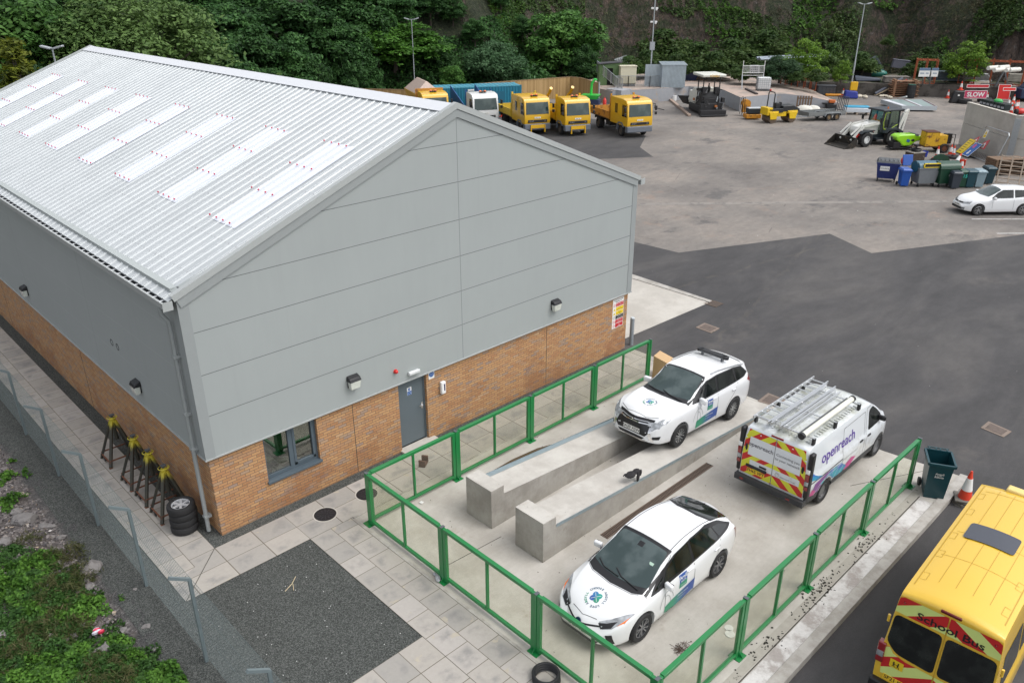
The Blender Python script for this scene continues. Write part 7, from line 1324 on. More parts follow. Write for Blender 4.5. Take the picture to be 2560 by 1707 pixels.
o = thing('green_sheet', 'crumpled green plastic sheet between the black crates', 'sheet', tuple(z5(1180, 470, 1.3)), rr_); b = B(); b.sph((0, 0, .35), (1.2, .5, .45), 12); b.out('sheet', MT('sea green plastic', (.02, .15, .12), .4, v=.2), o); o = thing('tarpaulin', 'dark blue grey tarpaulin draped over the ledge', 'tarpaulin', tuple(z5(1020, 575, 1.3)), rr_); b = B(); b.hexa([(-1.6, -.4, 0), (1.2, -.4, .1), (1.4, .6, .1), (-1.4, .6, 0), (-1.7, -.3, .5), (1.1, -.2, .35), (1.2, .5, .3), (-1.5, .5, .6)]); b.out('sheet', MT('blue grey tarp', (.05, .06, .085), .6, v=.2), o, bev=.1)
boxy('timber_crate', 'long grey timber crate on the ledge right of the tarpaulin', 'crate', z5(1610, 590, 1.3), rr_, 2.6, 1.0, .55, MT('grey timber', (.20, .18, .16), .9))
o = thing('blue_sack', 'royal blue bulk bag with a yellow hopper on top', 'bag', tuple(z5(590, 960)), rr_); b = B(); b.hexa([(-.75, -.4, 0), (.75, -.4, 0), (.75, .4, 0), (-.75, .4, 0), (-.65, -.3, .85), (.6, -.3, .75), (.6, .3, .75), (-.65, .3, .85)]); b.out('bag', MT('royal blue', (.02, .035, .26), .6, v=.2), o, bev=.12); b = B(); b.box(-.35, .4, -.12, .12, .8, 1.7); tag(b.out('yellow_hopper', MT('yellow plastic', (.75, .42, .01), .5), None, bev=.05, loc=tuple(z5(625, 960))), 'yellow plastic panel standing in the blue bag', 'panel').rotation_euler.z = rr_
o = thing('orange_mat', 'flat orange barrier lying beside the cone at the wall', 'barrier', tuple(z5(260, 910)), rr_); b = B(); b.box(-1.1, 1.1, -.25, .25, 0, .22); b.out('mat', MT('orange plastic', (.68, .28, .02), .5), o, bev=.08)
o = thing('roll', 'grey roll leaning with red striped boards by the wall', 'roll', tuple(z5(1150, 900)), ang(z5(1150, 900), z5(1530, 900))); b = B(); b.cyl((0, 0, .2), (2.9, .5, 1.75), .16, n=12); b.out('roll', MT('slate roll', (.10, .11, .14), .6), o); b = B(); b.hexa([(0, -.2, 0), (2.9, -.2, 1.5), (2.9, .5, 1.5), (0, .5, 0), (0, -.2, .06), (2.9, -.2, 1.56), (2.9, .5, 1.56), (0, .5, .06)]); b.out('board', MT('pale plywood', (.45, .36, .24), .8), o); b = B(); b.bar((1.7, -.3, .75), (3.1, -.3, 1.65), .05, .3); b.out('striped_board', RED, o)
o = thing('timber_stack', 'stack of brown timber and pallets against the back wall', 'timber', tuple(z5(1770, 920)), rr_); b = B()
for k in range(9): b.box(-1.6+.1*(k % 3), 1.4+.1*(k % 2), -.5, .5, k*.2, k*.2+.06); b.box(-1.2, -1.0, -.5, .5, k*.2+.06, k*.2+.2); b.box(.9, 1.1, -.5, .5, k*.2+.06, k*.2+.2)
b.out('boards', MT('brown boards', (.24, .13, .075), .9, v=.3), o)
for (px, lb) in ((1940, 'black oil drum standing by the timber stack'),): o = thing('oil_drum', lb, 'drum', tuple(z5(px, 950)), 0, s=1.5); b = B(); b.rev([(0, 0), (.29, 0), (.3, .3), (.31, .31), (.3, .32), (.3, .6), (.31, .61), (.3, .62), (.29, .9), (0, .9)], n=18); b.out('drum', MT('black drum', (.015, .017, .02), .5), o); b = B(); b.cyl((0, 0, .9), (0, 0, .93), .27, n=18); b.out('lid', MT('green lid', (.02, .1, .07), .5), o)
b = B(); b.bar(z5(1660, 965, .1), z5(1870, 920, 1.1), .12); tag(b.out('white_pole', WHT, None), 'white pole leaning in front of the oil drum', 'pole')
# steel deck panels
q = [G(2060+x_/9.046, 140+y_/9.046, .55) for x_, y_ in ((1280, 990),)]; da, db_, dc_, dd_ = z5(1300, 990, .5), z4(650, 955, .5), z4(480, 845, .5), z5(1390, 950, .5)
da = G3(620, 215, .5); db_ = G3(1235, 290, .5); dc_ = G3(1090, 212, .5); de = G3(850, 285, .5)
o = thing('deck_panels', 'large galvanised steel deck panels laid flat on the yard', 'panels', (0, 0, 0)); b = B(); P4 = [da, de, db_, dc_]; P4 = [Vector((p.x, p.y, .5)) for p in P4]; b.hexa([*[p-Vector((0, 0, .38)) for p in P4], *P4]); b.out('frame', MT('pale galvanised', (.45, .49, .52), .45, .4), o, smooth=0); b = B(); f2 = lambda u, v: (P4[0]*(1-u)+P4[1]*u)*(1-v)+(P4[3]*(1-u)+P4[2]*u)*v+Vector((0, 0, .01))
for v0, v1, mm in ((.02, .16, 1), (.18, .48, 0), (.49, .53, 2), (.55, .60, 1), (.60, .92, 0), (.93, .98, 2)): b.add([f2(.04, v0), f2(.96, v0), f2(.96, v1), f2(.04, v1)], [(0, 1, 2, 3)], mm)
b.out('deck', [MT('grating green grey', (.30, .38, .37), .5, .3, v=.3, vs=40), MT('white sheet', (.60, .62, .66), .5), MT('maroon strip', (.10, .04, .045), .6)], o, smooth=0)
# blue wrapped bundle behind the digger, heaps
o = thing('wrapped_bundle', 'blue and white wrapped bundle on pallets behind the trailer', 'bundle', tuple(G3(345, 372)), ang(G3(240, 375), G3(460, 380))); b = B(); b.box(-1.2, 1.3, -.5, .5, .2, .62); b.out('bundle', MT('white wrap', (.58, .62, .66), .4), o, bev=.06); b = B(); b.box(-1.1, 1.1, -.45, .5, .62, .75); b.out('blue_wrap', MT('sky blue wrap', (.03, .30, .48), .4), o, bev=.05); b = B(); [b.box(x_-.06, x_+.06, -.5, .5, 0, .2) for x_ in (-1, 0, 1)]; b.out('pallet', LT, o)
o = thing('bulk_bags', 'white sacks heaped with a brown slatted pallet by the trailer', 'sacks', tuple(G2(190, 1120)), rr_); b = B(); b.sph((0, 0, .35), (.85, .6, .5), 12); b.sph((.9, .3, .4), (.7, .5, .4), 12); b.sph((.5, -.3, .25), (.6, .4, .3), 10); b.out('sack', MT('dirty white sack', (.60, .58, .52), .8, v=.25), o)
o = thing('slatted_pallet', 'brown slatted pallet standing upright behind the white sacks', 'pallet', tuple(G2(195, 1075)), rr_); b = B(); [b.box(-.8+i*.26, -.66+i*.26, -.03, .03, .2, 1.3) for i in range(6)]; b.box(-.8, .7, .03, .08, .3, .4); b.box(-.8, .7, .03, .08, 1.0, 1.1); b.out('slats', MT('brown pallet', (.17, .11, .07)), o)
o = thing('orange_saw', 'small orange machine lying behind the trailer', 'machine', tuple(G2(460, 1060)), rr_); b = B(); b.box(-.3, .3, -.2, .2, .5, .8); b.out('casing', MT('orange casing', (.5, .12, .02), .5), o, bev=.05); b = B(); b.box(-.9, .2, -.15, .15, .35, .5); b.box(-.5, .5, -.3, .3, 0, .35); b.out('frame', BLK, o, bev=.03)
# rolls and stacks on racks
for i, (px, py, dx, lb) in enumerate(((1750, 235, 0, 'leftmost white roll on the rusty rack'), (1870, 275, .0, 'short white roll at the middle front of the rusty rack'), (1950, 225, .3, 'big white roll topmost on the rusty rack'), (2100, 275, 0, 'white roll second from the right on the rusty rack'), (2170, 275, 0, 'rightmost white roll on the rusty rack'))):
    p = G(2260+px/7.84, 140+py/7.84, 3.9); b = B(); b.rev([(0, -.8), (.18, -.8), (.2, -.75), (.2, .75), (.18, .8), (0, .8)], (0, 0, 0), 'x', 14); q = b.out('white_roll', MT('white membrane', (.62, .61, .56), .6, v=.2), None, loc=tuple(p)); q.rotation_euler.z = R(-15); tag(q, lb, 'roll', 'white rolls on the rack')
for nm, lb, px, py, w, h, m in (('panel_stack', 'stack of dark grey panels on a pallet on the ledge', 810, 500, 3.6, 1.0, MT('panel slate', (.07, .10, .12), .5, v=.2)), ('kerb_stack', 'stack of pale broken slabs on a pallet on the ledge', 1340, 510, 3.6, .8, MT('pale slabs', (.30, .31, .31), .8, v=.5, vs=3)), ('rubble_heap', 'heap of pale rubble sacks at the right end of the ledge', 2260, 520, 3.0, .8, MT('pale rubble', (.35, .33, .28), .9, v=.5, vs=3))):
    o = thing(nm, lb, 'stack', tuple(z4(px, py, 1.3)), R(-62)); b = B(); n = 5
    for k in range(n): t_ = .15*k/n*w; b.box(-w/2+t_*.8, w/2-t_, -.6, .6, .12+k*h/n, .12+(k+.8)*h/n)
    b.out('layer', m, o); b = B(); [b.box(x_-.08, x_+.08, -.6, .6, 0, .12) for x_ in (-w/2.3, 0, w/2.3)]; b.out('pallet', MT('brown pallet', (.17, .11, .07)), o)
o = thing('black_beams', 'long dark steel beams lying along the top of the back wall', 'beams', tuple(z4(230, 545, 1.15)), ang(z4(230, 545, 1.15), z4(2340, 600, 1.15))); b = B(); [b.box(k*3.1, k*3.1+3.0, -.3, -.05, .0, .16) for k in range(5)]; b.out('beam', MT('black steel', (.02, .017, .016), .7), o)
o = thing('orange_barriers', 'flat orange red barriers lying at the foot of the back wall', 'barriers', tuple(z4(750, 745, .2)), R(-62)); b = B(); b.box(-2.1, 2.1, -.3, .2, .0, .12); b.box(-1.9, 2.3, -.5, .1, .14, .24); b.out('barrier', MT('orange red plastic', (.68, .07, .015), .5), o, bev=.02)
for px, py, lb in ((1570, 600, 0),): pass
def redboard(name, lb, p, w, h, rz, m, txt=None, e=0, ts=.3, z=0):
    o = thing(name, lb, 'sign', (p[0], p[1], p[2]+z), rz); o.rotation_euler.x = -e; b = B(); b.box(-w/2, w/2, -.03, .03, .05, h); b.out('panel', m, o, bev=.01)
    b = B()
    for (a_, c_, d_, e_) in ((-w/2, w/2, h-.05, h-.01), (-w/2, w/2, .06, .1), (-w/2, -w/2+.04, .06, h-.01), (w/2-.04, w/2, .06, h-.01)): b.box(a_, c_, -.04, -.031, d_, e_)
    if txt: text3(b, txt, ts, (0, -.042, h*.5), (1, 0, 0), (0, 0, 1), 0, .02)
    b.out('legend', [SW], o, smooth=0); b = B(); b.bar((-w*.3, .0, 0), (-w*.3, .35, h*.8), .04); b.bar((w*.3, .0, 0), (w*.3, .35, h*.8), .04); b.out('legs', BLK, o)
rz_ = R(-48)
redboard('slow_sign', 'red board reading SLOW in white beside the concrete wall', z4(1370, 915, .0), 2.3, .85, rz_, MT('sign magenta red', (.50, .03, .10), .5), 'SLOW', .1, .62, .35)
redboard('road_closed_sign', 'large bright red board standing at the right among the cones', z4(1930, 870), 1.2, 1.6, rz_-.2, MT('bright red board', (.62, .015, .01), .5), None, .2); redboard('red_board', 'bright red board stack right of the large red board', z4(2090, 850), 1.2, 1.4, rz_+.1, MT('bright red board', (.62, .015, .01)), None, .2); redboard('red_board', 'tilted red board on top of the red boards', z4(2060, 700, 1.2), 1.3, .4, rz_, MT('bright red board', (.62, .015, .01)), None, .2); redboard('red_rail', 'red and white striped barrier rail behind the SLOW sign', z4(1440, 640, 1.6), 2.2, .4, rz_, SR, None, .1)
redboard('sand_board', 'beige board leaning behind the cones', z4(1490, 830), 1.5, 1.8, rz_, MT('beige board', (.36, .31, .25), .8), None, .25); redboard('red_barrier', 'narrow red barrier leaning left of the beige board', z4(1340, 790), .9, 1.5, rz_, RED, None, .25)
for i, (px, py, lb) in enumerate(((360, 330, 'left blue and white sign hung on the rusty rack'), (445, 330, 'middle blue and white sign hung on the rusty rack'), (605, 330, 'right blue and white sign hung on the rusty rack'))):
    p = z4(px, py, 3.0); b = B(); b.box(-.33, .33, -.02, .02, -.4, .45, 0); b.box(-.33, .33, -.03, -.021, .2, .45, 1); b.box(-.2, .2, -.03, -.021, -.1, -.02, 1); q = b.out('site_sign', [SW, MT('slate blue', (.10, .16, .26), .5)], None, loc=tuple(p)); q.rotation_euler.z = rz_; tag(q, lb, 'sign')
for px, lb, x1 in ((330, 'left upright grey steel post pair by the timber stack', 400), (470, 'right upright grey steel post by the timber stack', 540)): b = B(); b.bar(z4(px, 740, 0), z4(x1, 300, 3.0), .13); tag(b.out('steel_post', STL, None), lb, 'post')
o = thing('pedestrian_barriers', 'row of grey pedestrian barriers with a black triangular frame', 'barriers', tuple(z4(1680, 830)), rz_); b = B(); [b.bar((-1.2+i*.28, 0, 0), (-1.2+i*.28, .1, 1.5), .05) for i in range(12)]; b.bar((-1.2, .1, 1.5), (2, .1, 1.5), .07); b.bar((-1.2, 0, .1), (2, 0, .1), .07); b.out('barrier', MT('gunmetal', (.13, .14, .15), .5, .4), o); b = B(); b.bar((-.2, -.1, 0), (.9, .1, 2.9), .14); b.bar((2.0, -.1, 0), (.9, .1, 2.9), .14); b.bar((.2, 0, 1.1), (1.6, 0, 1.1), .1); b.out('a_frame', MT('gunmetal', (.13, .14, .15)), o)
o = thing('black_case', 'black plastic road sign base holding a cone', 'case', tuple(z4(1020, 920)), rz_); b = B(); b.hexa([(-.75, -.3, 0), (.6, -.3, 0), (.6, .3, 0), (-.75, .3, 0), (-.4, -.2, 1.2), (.6, -.2, 1.2), (.6, .2, 1.2), (-.4, .2, 1.2)]); b.out('case', BLK, o, bev=.1); b = B(); b.box(-.1, .1, -.26, -.24, .7, .85); b.out('sticker', WHT, o); p = z4(1075, 765, 1.2); ccone(tuple(z4(1055, 905)), 'cone standing on top of the black plastic case', 1.2, 1.2)
for px, py, lb in ((1180, 930, 'black tyre lying flat left of the SLOW sign'), (1570, 900, 'black tyre lying flat right of the SLOW sign')): o = thing('loose_tyre', lb, 'tyre', tuple(z4(px, py)), 0); b = B(); b.rev([(.3, 0), (.65, .02), (.7, .2), (.65, .4), (.3, .42)], n=18, closed=True); b.out('tyre', RUB, o)
o = thing('pallet_crates', 'dark slatted crates with a green bag behind the concrete wall', 'crates', tuple(z4(1820, 1010)), ang(z4(1640, 980), z4(1990, 1070))); b = B(); [b.box(-2.2+k*.62, -1.75+k*.62, -.5, .5, 0, .55) for k in range(7)]; b.out('crate', MT('dark green black', (.012, .022, .022), .6), o, bev=.03); b = B(); b.sph((.0, 0, .6), (.6, .35, .25), 10); b.out('green_bag', MT('bright green bag', (.06, .42, .12), .5), o); b = B(); [b.box(-2.2+k*.62, -1.8+k*.62, -.56, -.5, .1, .3) for k in range(7)]; b.out('label', MT('pale label', (.35, .37, .4), .5), o)
o = thing('van_end', 'dark vehicle cut off by the right edge above the cones', 'vehicle', tuple(z4(2330, 880)), rz_); b = B(); b.box(-.8, 3, -.9, .9, .3, 1.3); b.hexa([(-.4, -.85, 1.3), (3, -.85, 1.3), (3, .85, 1.3), (-.4, .85, 1.3), (.3, -.75, 2.1), (3, -.75, 2.1), (3, .75, 2.1), (.3, .75, 2.1)]); b.out('body', MT('dark blue body', (.02, .035, .08), .35), o, bev=.1); [wheel(o, x_, -.8, .36, .2, side=-1) for x_ in (0, 2.4)]
o = thing('blue_grey_hood', 'red and grey machine at the right edge below the cone cluster', 'machine', tuple(z4(2270, 1150)), rz_); b = B(); b.sph((0, 0, .3), (.5, .35, .3), 10); b.out('hood', RED, o); b = B(); b.cyl((-.5, 0, .25), (-.3, 0, .25), .28); b.out('wheel', RUB, o)
# clutter on the ground near the wall
for px, py, r_, lb in ((820, 930, .35, 'cream'), (930, 950, .5, 'cream'), (1350, 920, .55, 'cream'), (1480, 955, .6, 'cream')):
    p = z5(px, py); b = B(); [b.sph((rng.uniform(-.5, .5), rng.uniform(-.3, .3), .1), (rng.uniform(.2, .4), .25, .14), 8) for _ in range(3)]; tag(b.out('crumpled_sheet', MT('cream plastic', (.5, .45, .36), .7, v=.2), None, loc=(p.x, p.y, 0)), 'crumpled cream sheeting on the ground by the back wall', 'sheeting', 'crumpled cream sheets')
o = thing('kerb_beam', 'long pinkish kerb beam beside the road paver', 'beam', tuple(G1(1170, 1060)), ang(G1(1080, 985), G1(1265, 1140))); b = B(); L_ = (G1(1080, 985)-G1(1265, 1140)).length; b.box(-L_/2, L_/2, -.15, .15, -.02, .18); b.out('beam', MT('pink dusty kerb', (.32, .24, .19), .9), o, bev=.02)
p = G1(1118, 985); b = B(); b.cyl((0, 0, 0), (0, 0, .5), .25, n=14); tag(b.out('white_drum', WHT, None, loc=tuple(p)), 'small white drum beside the kerb beam', 'drum')
b = B(); b.tube([G1(680, 870, 1.33), G1(700, 935, .8), G1(720, 990, .03), G1(830, 1000, .03), G1(940, 1020, .03), G1(925, 1055, .03), G1(1020, 1078, .03)], .03, 6); tag(b.out('hose', BLK, None), 'black hose trailing off the platform wall onto the yard', 'hose')
b = B(); b.bar(G1(1820, 870, 1.4), G1(1930, 920, 1.4), .25, .12); tag(b.out('timber_beam', MT('dark timber', (.06, .05, .05), .8), None), 'dark beam lying on the platform beside the white tank', 'beam')
p = G1(1470, 800, 1.3); o = thing('timber_pile', 'loose pile of brown boards behind the road paver', 'timber', (p.x+1, p.y+1, 1.3), rr_); b = B(); [b.obx((rng.uniform(-2, 2), rng.uniform(-.5, .5), .1+i*.05), (2.2, .3, .06), (0, rng.uniform(-.25, .25), rng.uniform(-.5, .5)), i % 2) for i in range(12)]; b.out('board', [MT('brown boards', (.24, .13, .075)), MT('grey timber', (.20, .18, .16))], o)
p = G1(1275, 800, 1.3); o = thing('blue_skip', 'small dark blue skip behind the steel shed', 'skip', (p.x+1, p.y+1, 1.3), rr_); b = B(); b.hexa([(-.8, -.5, 0), (.8, -.5, 0), (.8, .5, 0), (-.8, .5, 0), (-1.1, -.7, .8), (1.1, -.7, .8), (1.1, .7, .8), (-1.1, .7, .8)]); b.out('body', MT('navy paint', (.02, .03, .08)), o); b = B(); [b.bar((-1.1, y_, .8), (1.1, y_, .8), .06) for y_ in (-.7, .7)]; b.out('rim', MT('navy paint', (.02, .03, .08)), o)
# ================================================================ near things by the workshop
b = B(); o = thing('plywood_box', 'tall plain plywood box beside the fence end and the white estate 4x4', 'box', (14.2, -2.30, 0), R(12)); b.hexa([(-.24, -.28, 0), (.24, -.28, 0), (.24, .28, 0), (-.24, .28, 0), (-.24, -.28, .62), (.24, -.28, .62), (.24, .28, .78), (-.24, .28, .78)]); b.out('box_body', MT('plywood', (.50, .33, .17), .6, v=.12, vs=3), o, bev=.004)
p = G(2560/2352*985, 1063*DS) if False else G(973*DS, 1066*DS); o = thing('iron_bracket', 'rusty iron channel bracket on the paving behind the fence', 'bracket', (p.x, p.y, 0), R(35)); b = B(); b.box(-.16, .16, -.09, .09, 0, .05); b.box(-.16, -.11, -.09, .09, .05, .2); b.box(.11, .16, -.09, .09, .05, .2); b.out('channel', MT('rusty bracket', (.10, .05, .035), .8, v=.3), o, bev=.006)
o = thing('glove', 'black work glove draped over the edge of the wheel ramp', 'glove', (8.05, -5.88, .79), R(10)); b = B(); b.sph((-.12, .04, .03), (.17, .12, .05), 10); b.sph((.08, .0, .03), (.14, .09, .05), 10); b.sph((.03, -.09, -.06), (.07, .035, .15), 8); b.sph((.17, -.08, -.02), (.06, .03, .1), 8); b.out('palm', MT('black cloth', (.018, .016, .018), .9, v=.3), o); b = B(); [b.tube([(-.12, .04, .05), (-.24, .08+k*.03, .06), (-.30, .05+k*.05, .04)], [.03, .022, .014], 6) for k in range(3)]; b.out('finger', MT('black cloth', (.018, .016, .018)), o)
p = G(1255*DS, 1562*DS); o = thing('hose_coil', 'coil of black ribbed hose on the paving at the bottom edge', 'hose', (p.x, p.y, 0)); b = B()
for k in range(4): b.rev([(.24+.03*cos(a), .03+.02*sin(a)+k*.035) for a in [i*pi/3 for i in range(6)]], (.01*k, .015*k, 0), n=28, closed=True)
b.out('coil', BLK, o)
p = G(1500*DS, 1497*DS)
tw = MT('dead twigs', (.09, .06, .045), .9); o = None; b = B(); p = G(1565*DS, 1490*DS)
for k in range(70): a = rng.random()*6.3; r_ = rng.random()*.22; q = (p.x+r_*cos(a), p.y+r_*sin(a)*.7, .01+rng.random()*.04); a2 = rng.random()*6.3; b.bar(q, (q[0]+.09*cos(a2), q[1]+.09*sin(a2), .02), .006)
tag(b.out('leaf_litter', tw, None, smooth=0), kind='stuff')
# litter: specks, papers
pw = MT('litter white', (.62, .62, .6), .7)
for (px, py, s_, lb) in ((968, 1154, .07, 'small scrap of white paper on the slab inside the fence corner'), (2015, 1583, .0, ''), ): 
    if s_: p = G(px/2352*2352*DS if False else px*DS, py*DS); b = B(); b.obx((0, 0, .01), (.12, .08, .01), (.1, .2, .4)); tag(b.out('paper_scrap', pw, None, loc=(p.x, p.y, 0)), lb, 'paper')
p = G(1540+1015/3.564, 1300+1015/3.564); o = thing('food_tray', 'crushed white food tray on the slab by the kerb side fence', 'tray', (p.x, p.y, 0), .5); b = B(); b.cyl((0, 0, 0), (0, 0, .015), .1, n=14); b.cyl((.16, .03, 0), (.16, .03, .015), .09, n=14); b.box(0, .15, -.05, .07, 0, .012); b.out('tray', pw, o)
p = G(1240*DS*0+1312, 1449); o = thing('plastic_wrapper', 'torn clear plastic wrapper at the foot of a green fence post', 'wrapper', (G(1095, 1447).x, G(1095, 1447).y, .02), 1); b = B(); b.sph((0, 0, .02), (.14, .06, .03), 8); b.sph((.15, .05, .01), (.06, .04, .02), 8); b.out('wrapper', MT('grey plastic film', (.4, .41, .43), .3), o)
b = B(); q = [(1150+0, 0)]
for _ in range(34): x_ = rng.uniform(-1.5, 1.3); y_ = rng.uniform(-5.7, -1.7); b.obx((x_, y_, .0), (.015, .012, .012), (rng.random(), 0, rng.random()*3))
tag(b.out('white_chips', pw, None, smooth=0), kind='stuff')
b = B()
for a_, c_ in (((.10, -2.75), (.32, -2.65)), ((.32, -2.65), (.50, -2.5)), ((.25, -2.85), (.34, -2.66)), ((-1.0, -5.3), (-.85, -5.6))): b.bar((*a_, .01), (*c_, .015), .012)
tag(b.out('dry_twig', MT('pale straw', (.5, .42, .28), .8), None, smooth=0), 'pale dry twigs lying on the dark gravel bed', 'twigs')
b = B(); dk = MT('dark debris', (.03, .028, .022), .95)
for _ in range(170):
    x_ = rng.choice([rng.uniform(5, 12), rng.gauss(8.2, .5), rng.gauss(8.4, .35), rng.gauss(6.3, .3), rng.gauss(10.6, .3)]); y_ = -10.7+abs(rng.gauss(0, .09))*rng.choice([-1, 1]); b.obx((x_, y_, .012), (rng.uniform(.01, .05), rng.uniform(.01, .03), .012), (0, 0, rng.random()*3))
for _ in range(160): b.obx((rng.uniform(3, 14), rng.uniform(-10, -2), .003), (rng.uniform(.01, .03), .012, .006), (0, 0, rng.random()*3))
tag(b.out('dirt_specks', dk, None, smooth=0), kind='stuff')
# axle stands
SY2 = T('yellow to black paint'); x, y, z = SY2.xyz(); SY2 = SY2.done(SY2.mix(SY2.sm(z+(SY2.noise(3, 4)-.5)*.5, .95, 1.2), SY2.mix(SY2.noise(5), (.02, .028, .03), (.06, .05, .03)), (.42, .36, .03)), .55)
def stand(y0, label):
    o = thing('axle_stand', label, 'axle stand', (-.45, y0, 0), 0, 'tall yellow and black axle stands'); H_ = 1.28
    for k, (fx_, fy_) in enumerate(((-.40, -.34), (.35, -.34), (-.40, .34), (.35, .34))):
        b = B(); b.bar((fx_, fy_, .02), (fx_*.12, fy_*.12, H_-.1), .07, .055); lg = b.out('leg', SY2, o)
        if k in (0, 1): b = B(); b.box(fx_-.04, fx_+.04, fy_-.04, fy_+.04, 0, .02); b.out('foot', RUST, lg)
    b = B(); b.cyl((-.40, .1, .08), (-.36, .1, .08), .06, n=14); b.out('castor', BLK, o); b = B(); b.cyl((-.40, .34, .08), (-.36, .34, .08), .06, n=14); b.out('castor', BLK, o)
    b = B(); b.bar((-.38, -.33, .2), (.33, -.33, .2), .03); b.bar((-.38, .33, .2), (.33, .33, .2), .03); b.bar((-.38, .33, .15), (-.38, -.33, .15), .03); b.out('brace', RUST, o)
    b = B(); b.add([(.06, -.1, .45), (.06, .1, .45), (.0, .06, H_-.15), (.0, -.06, H_-.15)], [(0, 1, 2, 3)]); b.cyl((0, 0, .6), (0, 0, H_), .045, n=12); b.out('centre_tube', SY2, o)
    b = B(); b.cyl((0, 0, H_-.14), (0, 0, H_-.02), .075, n=16); b.rev([(.12, 0), (.135, .01), (.12, .02)], (0, 0, H_-.01), n=20, closed=True); [b.bar((.07*cos(a), .07*sin(a), H_-.05), (.12*cos(a), .12*sin(a), H_), .015) for a in (0, 1.57, 3.14, 4.71)]; b.out('collar', MT('stand yellow', (.45, .38, .03), .5), o); b = B(); b.cyl((0, 0, H_-.02), (0, 0, H_+.05), .035); b.box(-.06, .06, -.05, .05, H_+.05, H_+.075); b.out('saddle', DGR, o)
for y0, lb in ((5.10, 'axle stand farthest from the stacked tyres'), (3.64, 'second axle stand from the far end of the line'), (2.68, 'third axle stand from the far end of the line'), (1.72, 'axle stand nearest the stacked tyres')): stand(y0, lb)
# stacked tyres
for k in range(4):
    o = thing('car_tyre', ['lowest tyre of the stack by the downpipe', 'second tyre from the ground in the stack by the downpipe', 'third tyre from the ground in the stack by the downpipe', 'top tyre of the stack with a shiny alloy wheel'][k], 'tyre', (-.50+.012*((k*7) % 3-1), .86+.012*((k*5) % 3-1), k*.185), k*.7)
    b = B(); b.rev([(.21, .02), (.27, .0), (.305, .012), (.32, .05), (.32, .135), (.305, .172), (.27, .185), (.21, .165)], n=36, closed=True); b.out('tyre', RUB, o)
    if k == 3:
        b = B(); b.rev([(.215, .0), (.215, .16), (.20, .165), (.19, .12), (.185, 0)], n=36)
        for i in range(6): a = i*pi/3; b.bar((.04*cos(a), .04*sin(a), .13), (.19*cos(a+.12), .19*sin(a+.12), .145), .05, .03)
        b.cyl((0, 0, .1), (0, 0, .145), .05, n=16); b.out('alloy_wheel', MT('bright alloy', (.66, .67, .69), .25, .35, v=.03), o); b = B(); b.cyl((0, 0, .02), (0, 0, .03), .2, n=20); b.out('hub', BLK, o)
o = thing('cable_rings', None, None); bpy.data.objects.remove(o)
b = B(); [b.rev([(.075, -.003), (.095, -.003), (.095, 0), (.075, 0)], (-BO-.002, y_, 3.39), 'x', 16, closed=True) for y_ in (4.99, 4.59)]; b.out('wall_ring', BLK, bd)
# ================================================================ vegetation and bank
RS = np.random.RandomState(11)
def leafmat(name, cols, tr=.33, big=.5):
    t = T(name); g = t.N('ShaderNodeNewGeometry'); r = X(t, g.outputs['Random Per Island'])
    oi = t.N('ShaderNodeObjectInfo'); n = t.noise(big, 3, .6)
    c = t.mix(t.sm(n, .35, .65), t.ramp(r, [(0, cols[0]), (1, cols[1])]), t.ramp(r, [(0, cols[1]), (1, cols[2])]))
    c = t.val(c, X(t, oi.outputs['Random']), .45); c = t.val(c, r, .5)
    t.put(t.b.inputs['Base Color'], c); t.b.inputs['Roughness'].default_value = .6; t.b.inputs['Specular IOR Level'].default_value = .25
    tl = t.N('ShaderNodeBsdfTranslucent'); t.put(tl.inputs[0], c); mx = t.N('ShaderNodeMixShader'); mx.inputs[0].default_value = tr
    t.n.links.new(t.b.outputs[0], mx.inputs[1]); t.n.links.new(tl.outputs[0], mx.inputs[2]); t.n.links.new(mx.outputs[0], t.n.nodes['Material Output'].inputs[0]); return t.m
def leaves(C, Nn, size, asp=.55, jit=.6, rs=RS):
    n = len(C); N = Nn+rs.normal(0, jit, (n, 3)); N /= np.linalg.norm(N, axis=1)[:, None]+1e-9
    A = np.cross(N, rs.normal(0, 1, (n, 3))); A /= np.linalg.norm(A, axis=1)[:, None]+1e-9; Bv = np.cross(N, A)
    s = (size*rs.uniform(.6, 1.4, n))[:, None]; a = A*s; b_ = Bv*s*asp
    return np.stack([C-a, C-b_*1.0+a*.1, C+a, C+b_+a*.1], 1).reshape(-1, 3)
LM = dict(dark=leafmat('dark green leaves', [(.02, .058, .018), (.038, .105, .027), (.07, .16, .042)]), mid=leafmat('mid green leaves', [(.034, .10, .02), (.065, .165, .032), (.115, .235, .052)]),
          olive=leafmat('olive green leaves', [(.07, .14, .035), (.12, .205, .055), (.17, .265, .085)]), bright=leafmat('bright green leaves', [(.04, .12, .012), (.07, .19, .02), (.12, .27, .035)]),
          beech=leafmat('beech leaves', [(.03, .085, .012), (.055, .15, .018), (.09, .22, .028)]), conf=leafmat('yellow green conifer', [(.05, .075, .008), (.10, .13, .012), (.17, .19, .02)]), willow=leafmat('grey green leaves', [(.03, .075, .03), (.05, .11, .045), (.08, .15, .07)]), scrub=leafmat('bramble leaves', [(.025, .065, .014), (.055, .105, .024), (.09, .13, .04)]), lime=leafmat('lime green leaves', [(.07, .14, .015), (.12, .23, .025), (.20, .32, .04)]))
BARK = MT('bark', (.07, .055, .045), .9, v=.3)
PROT = {}
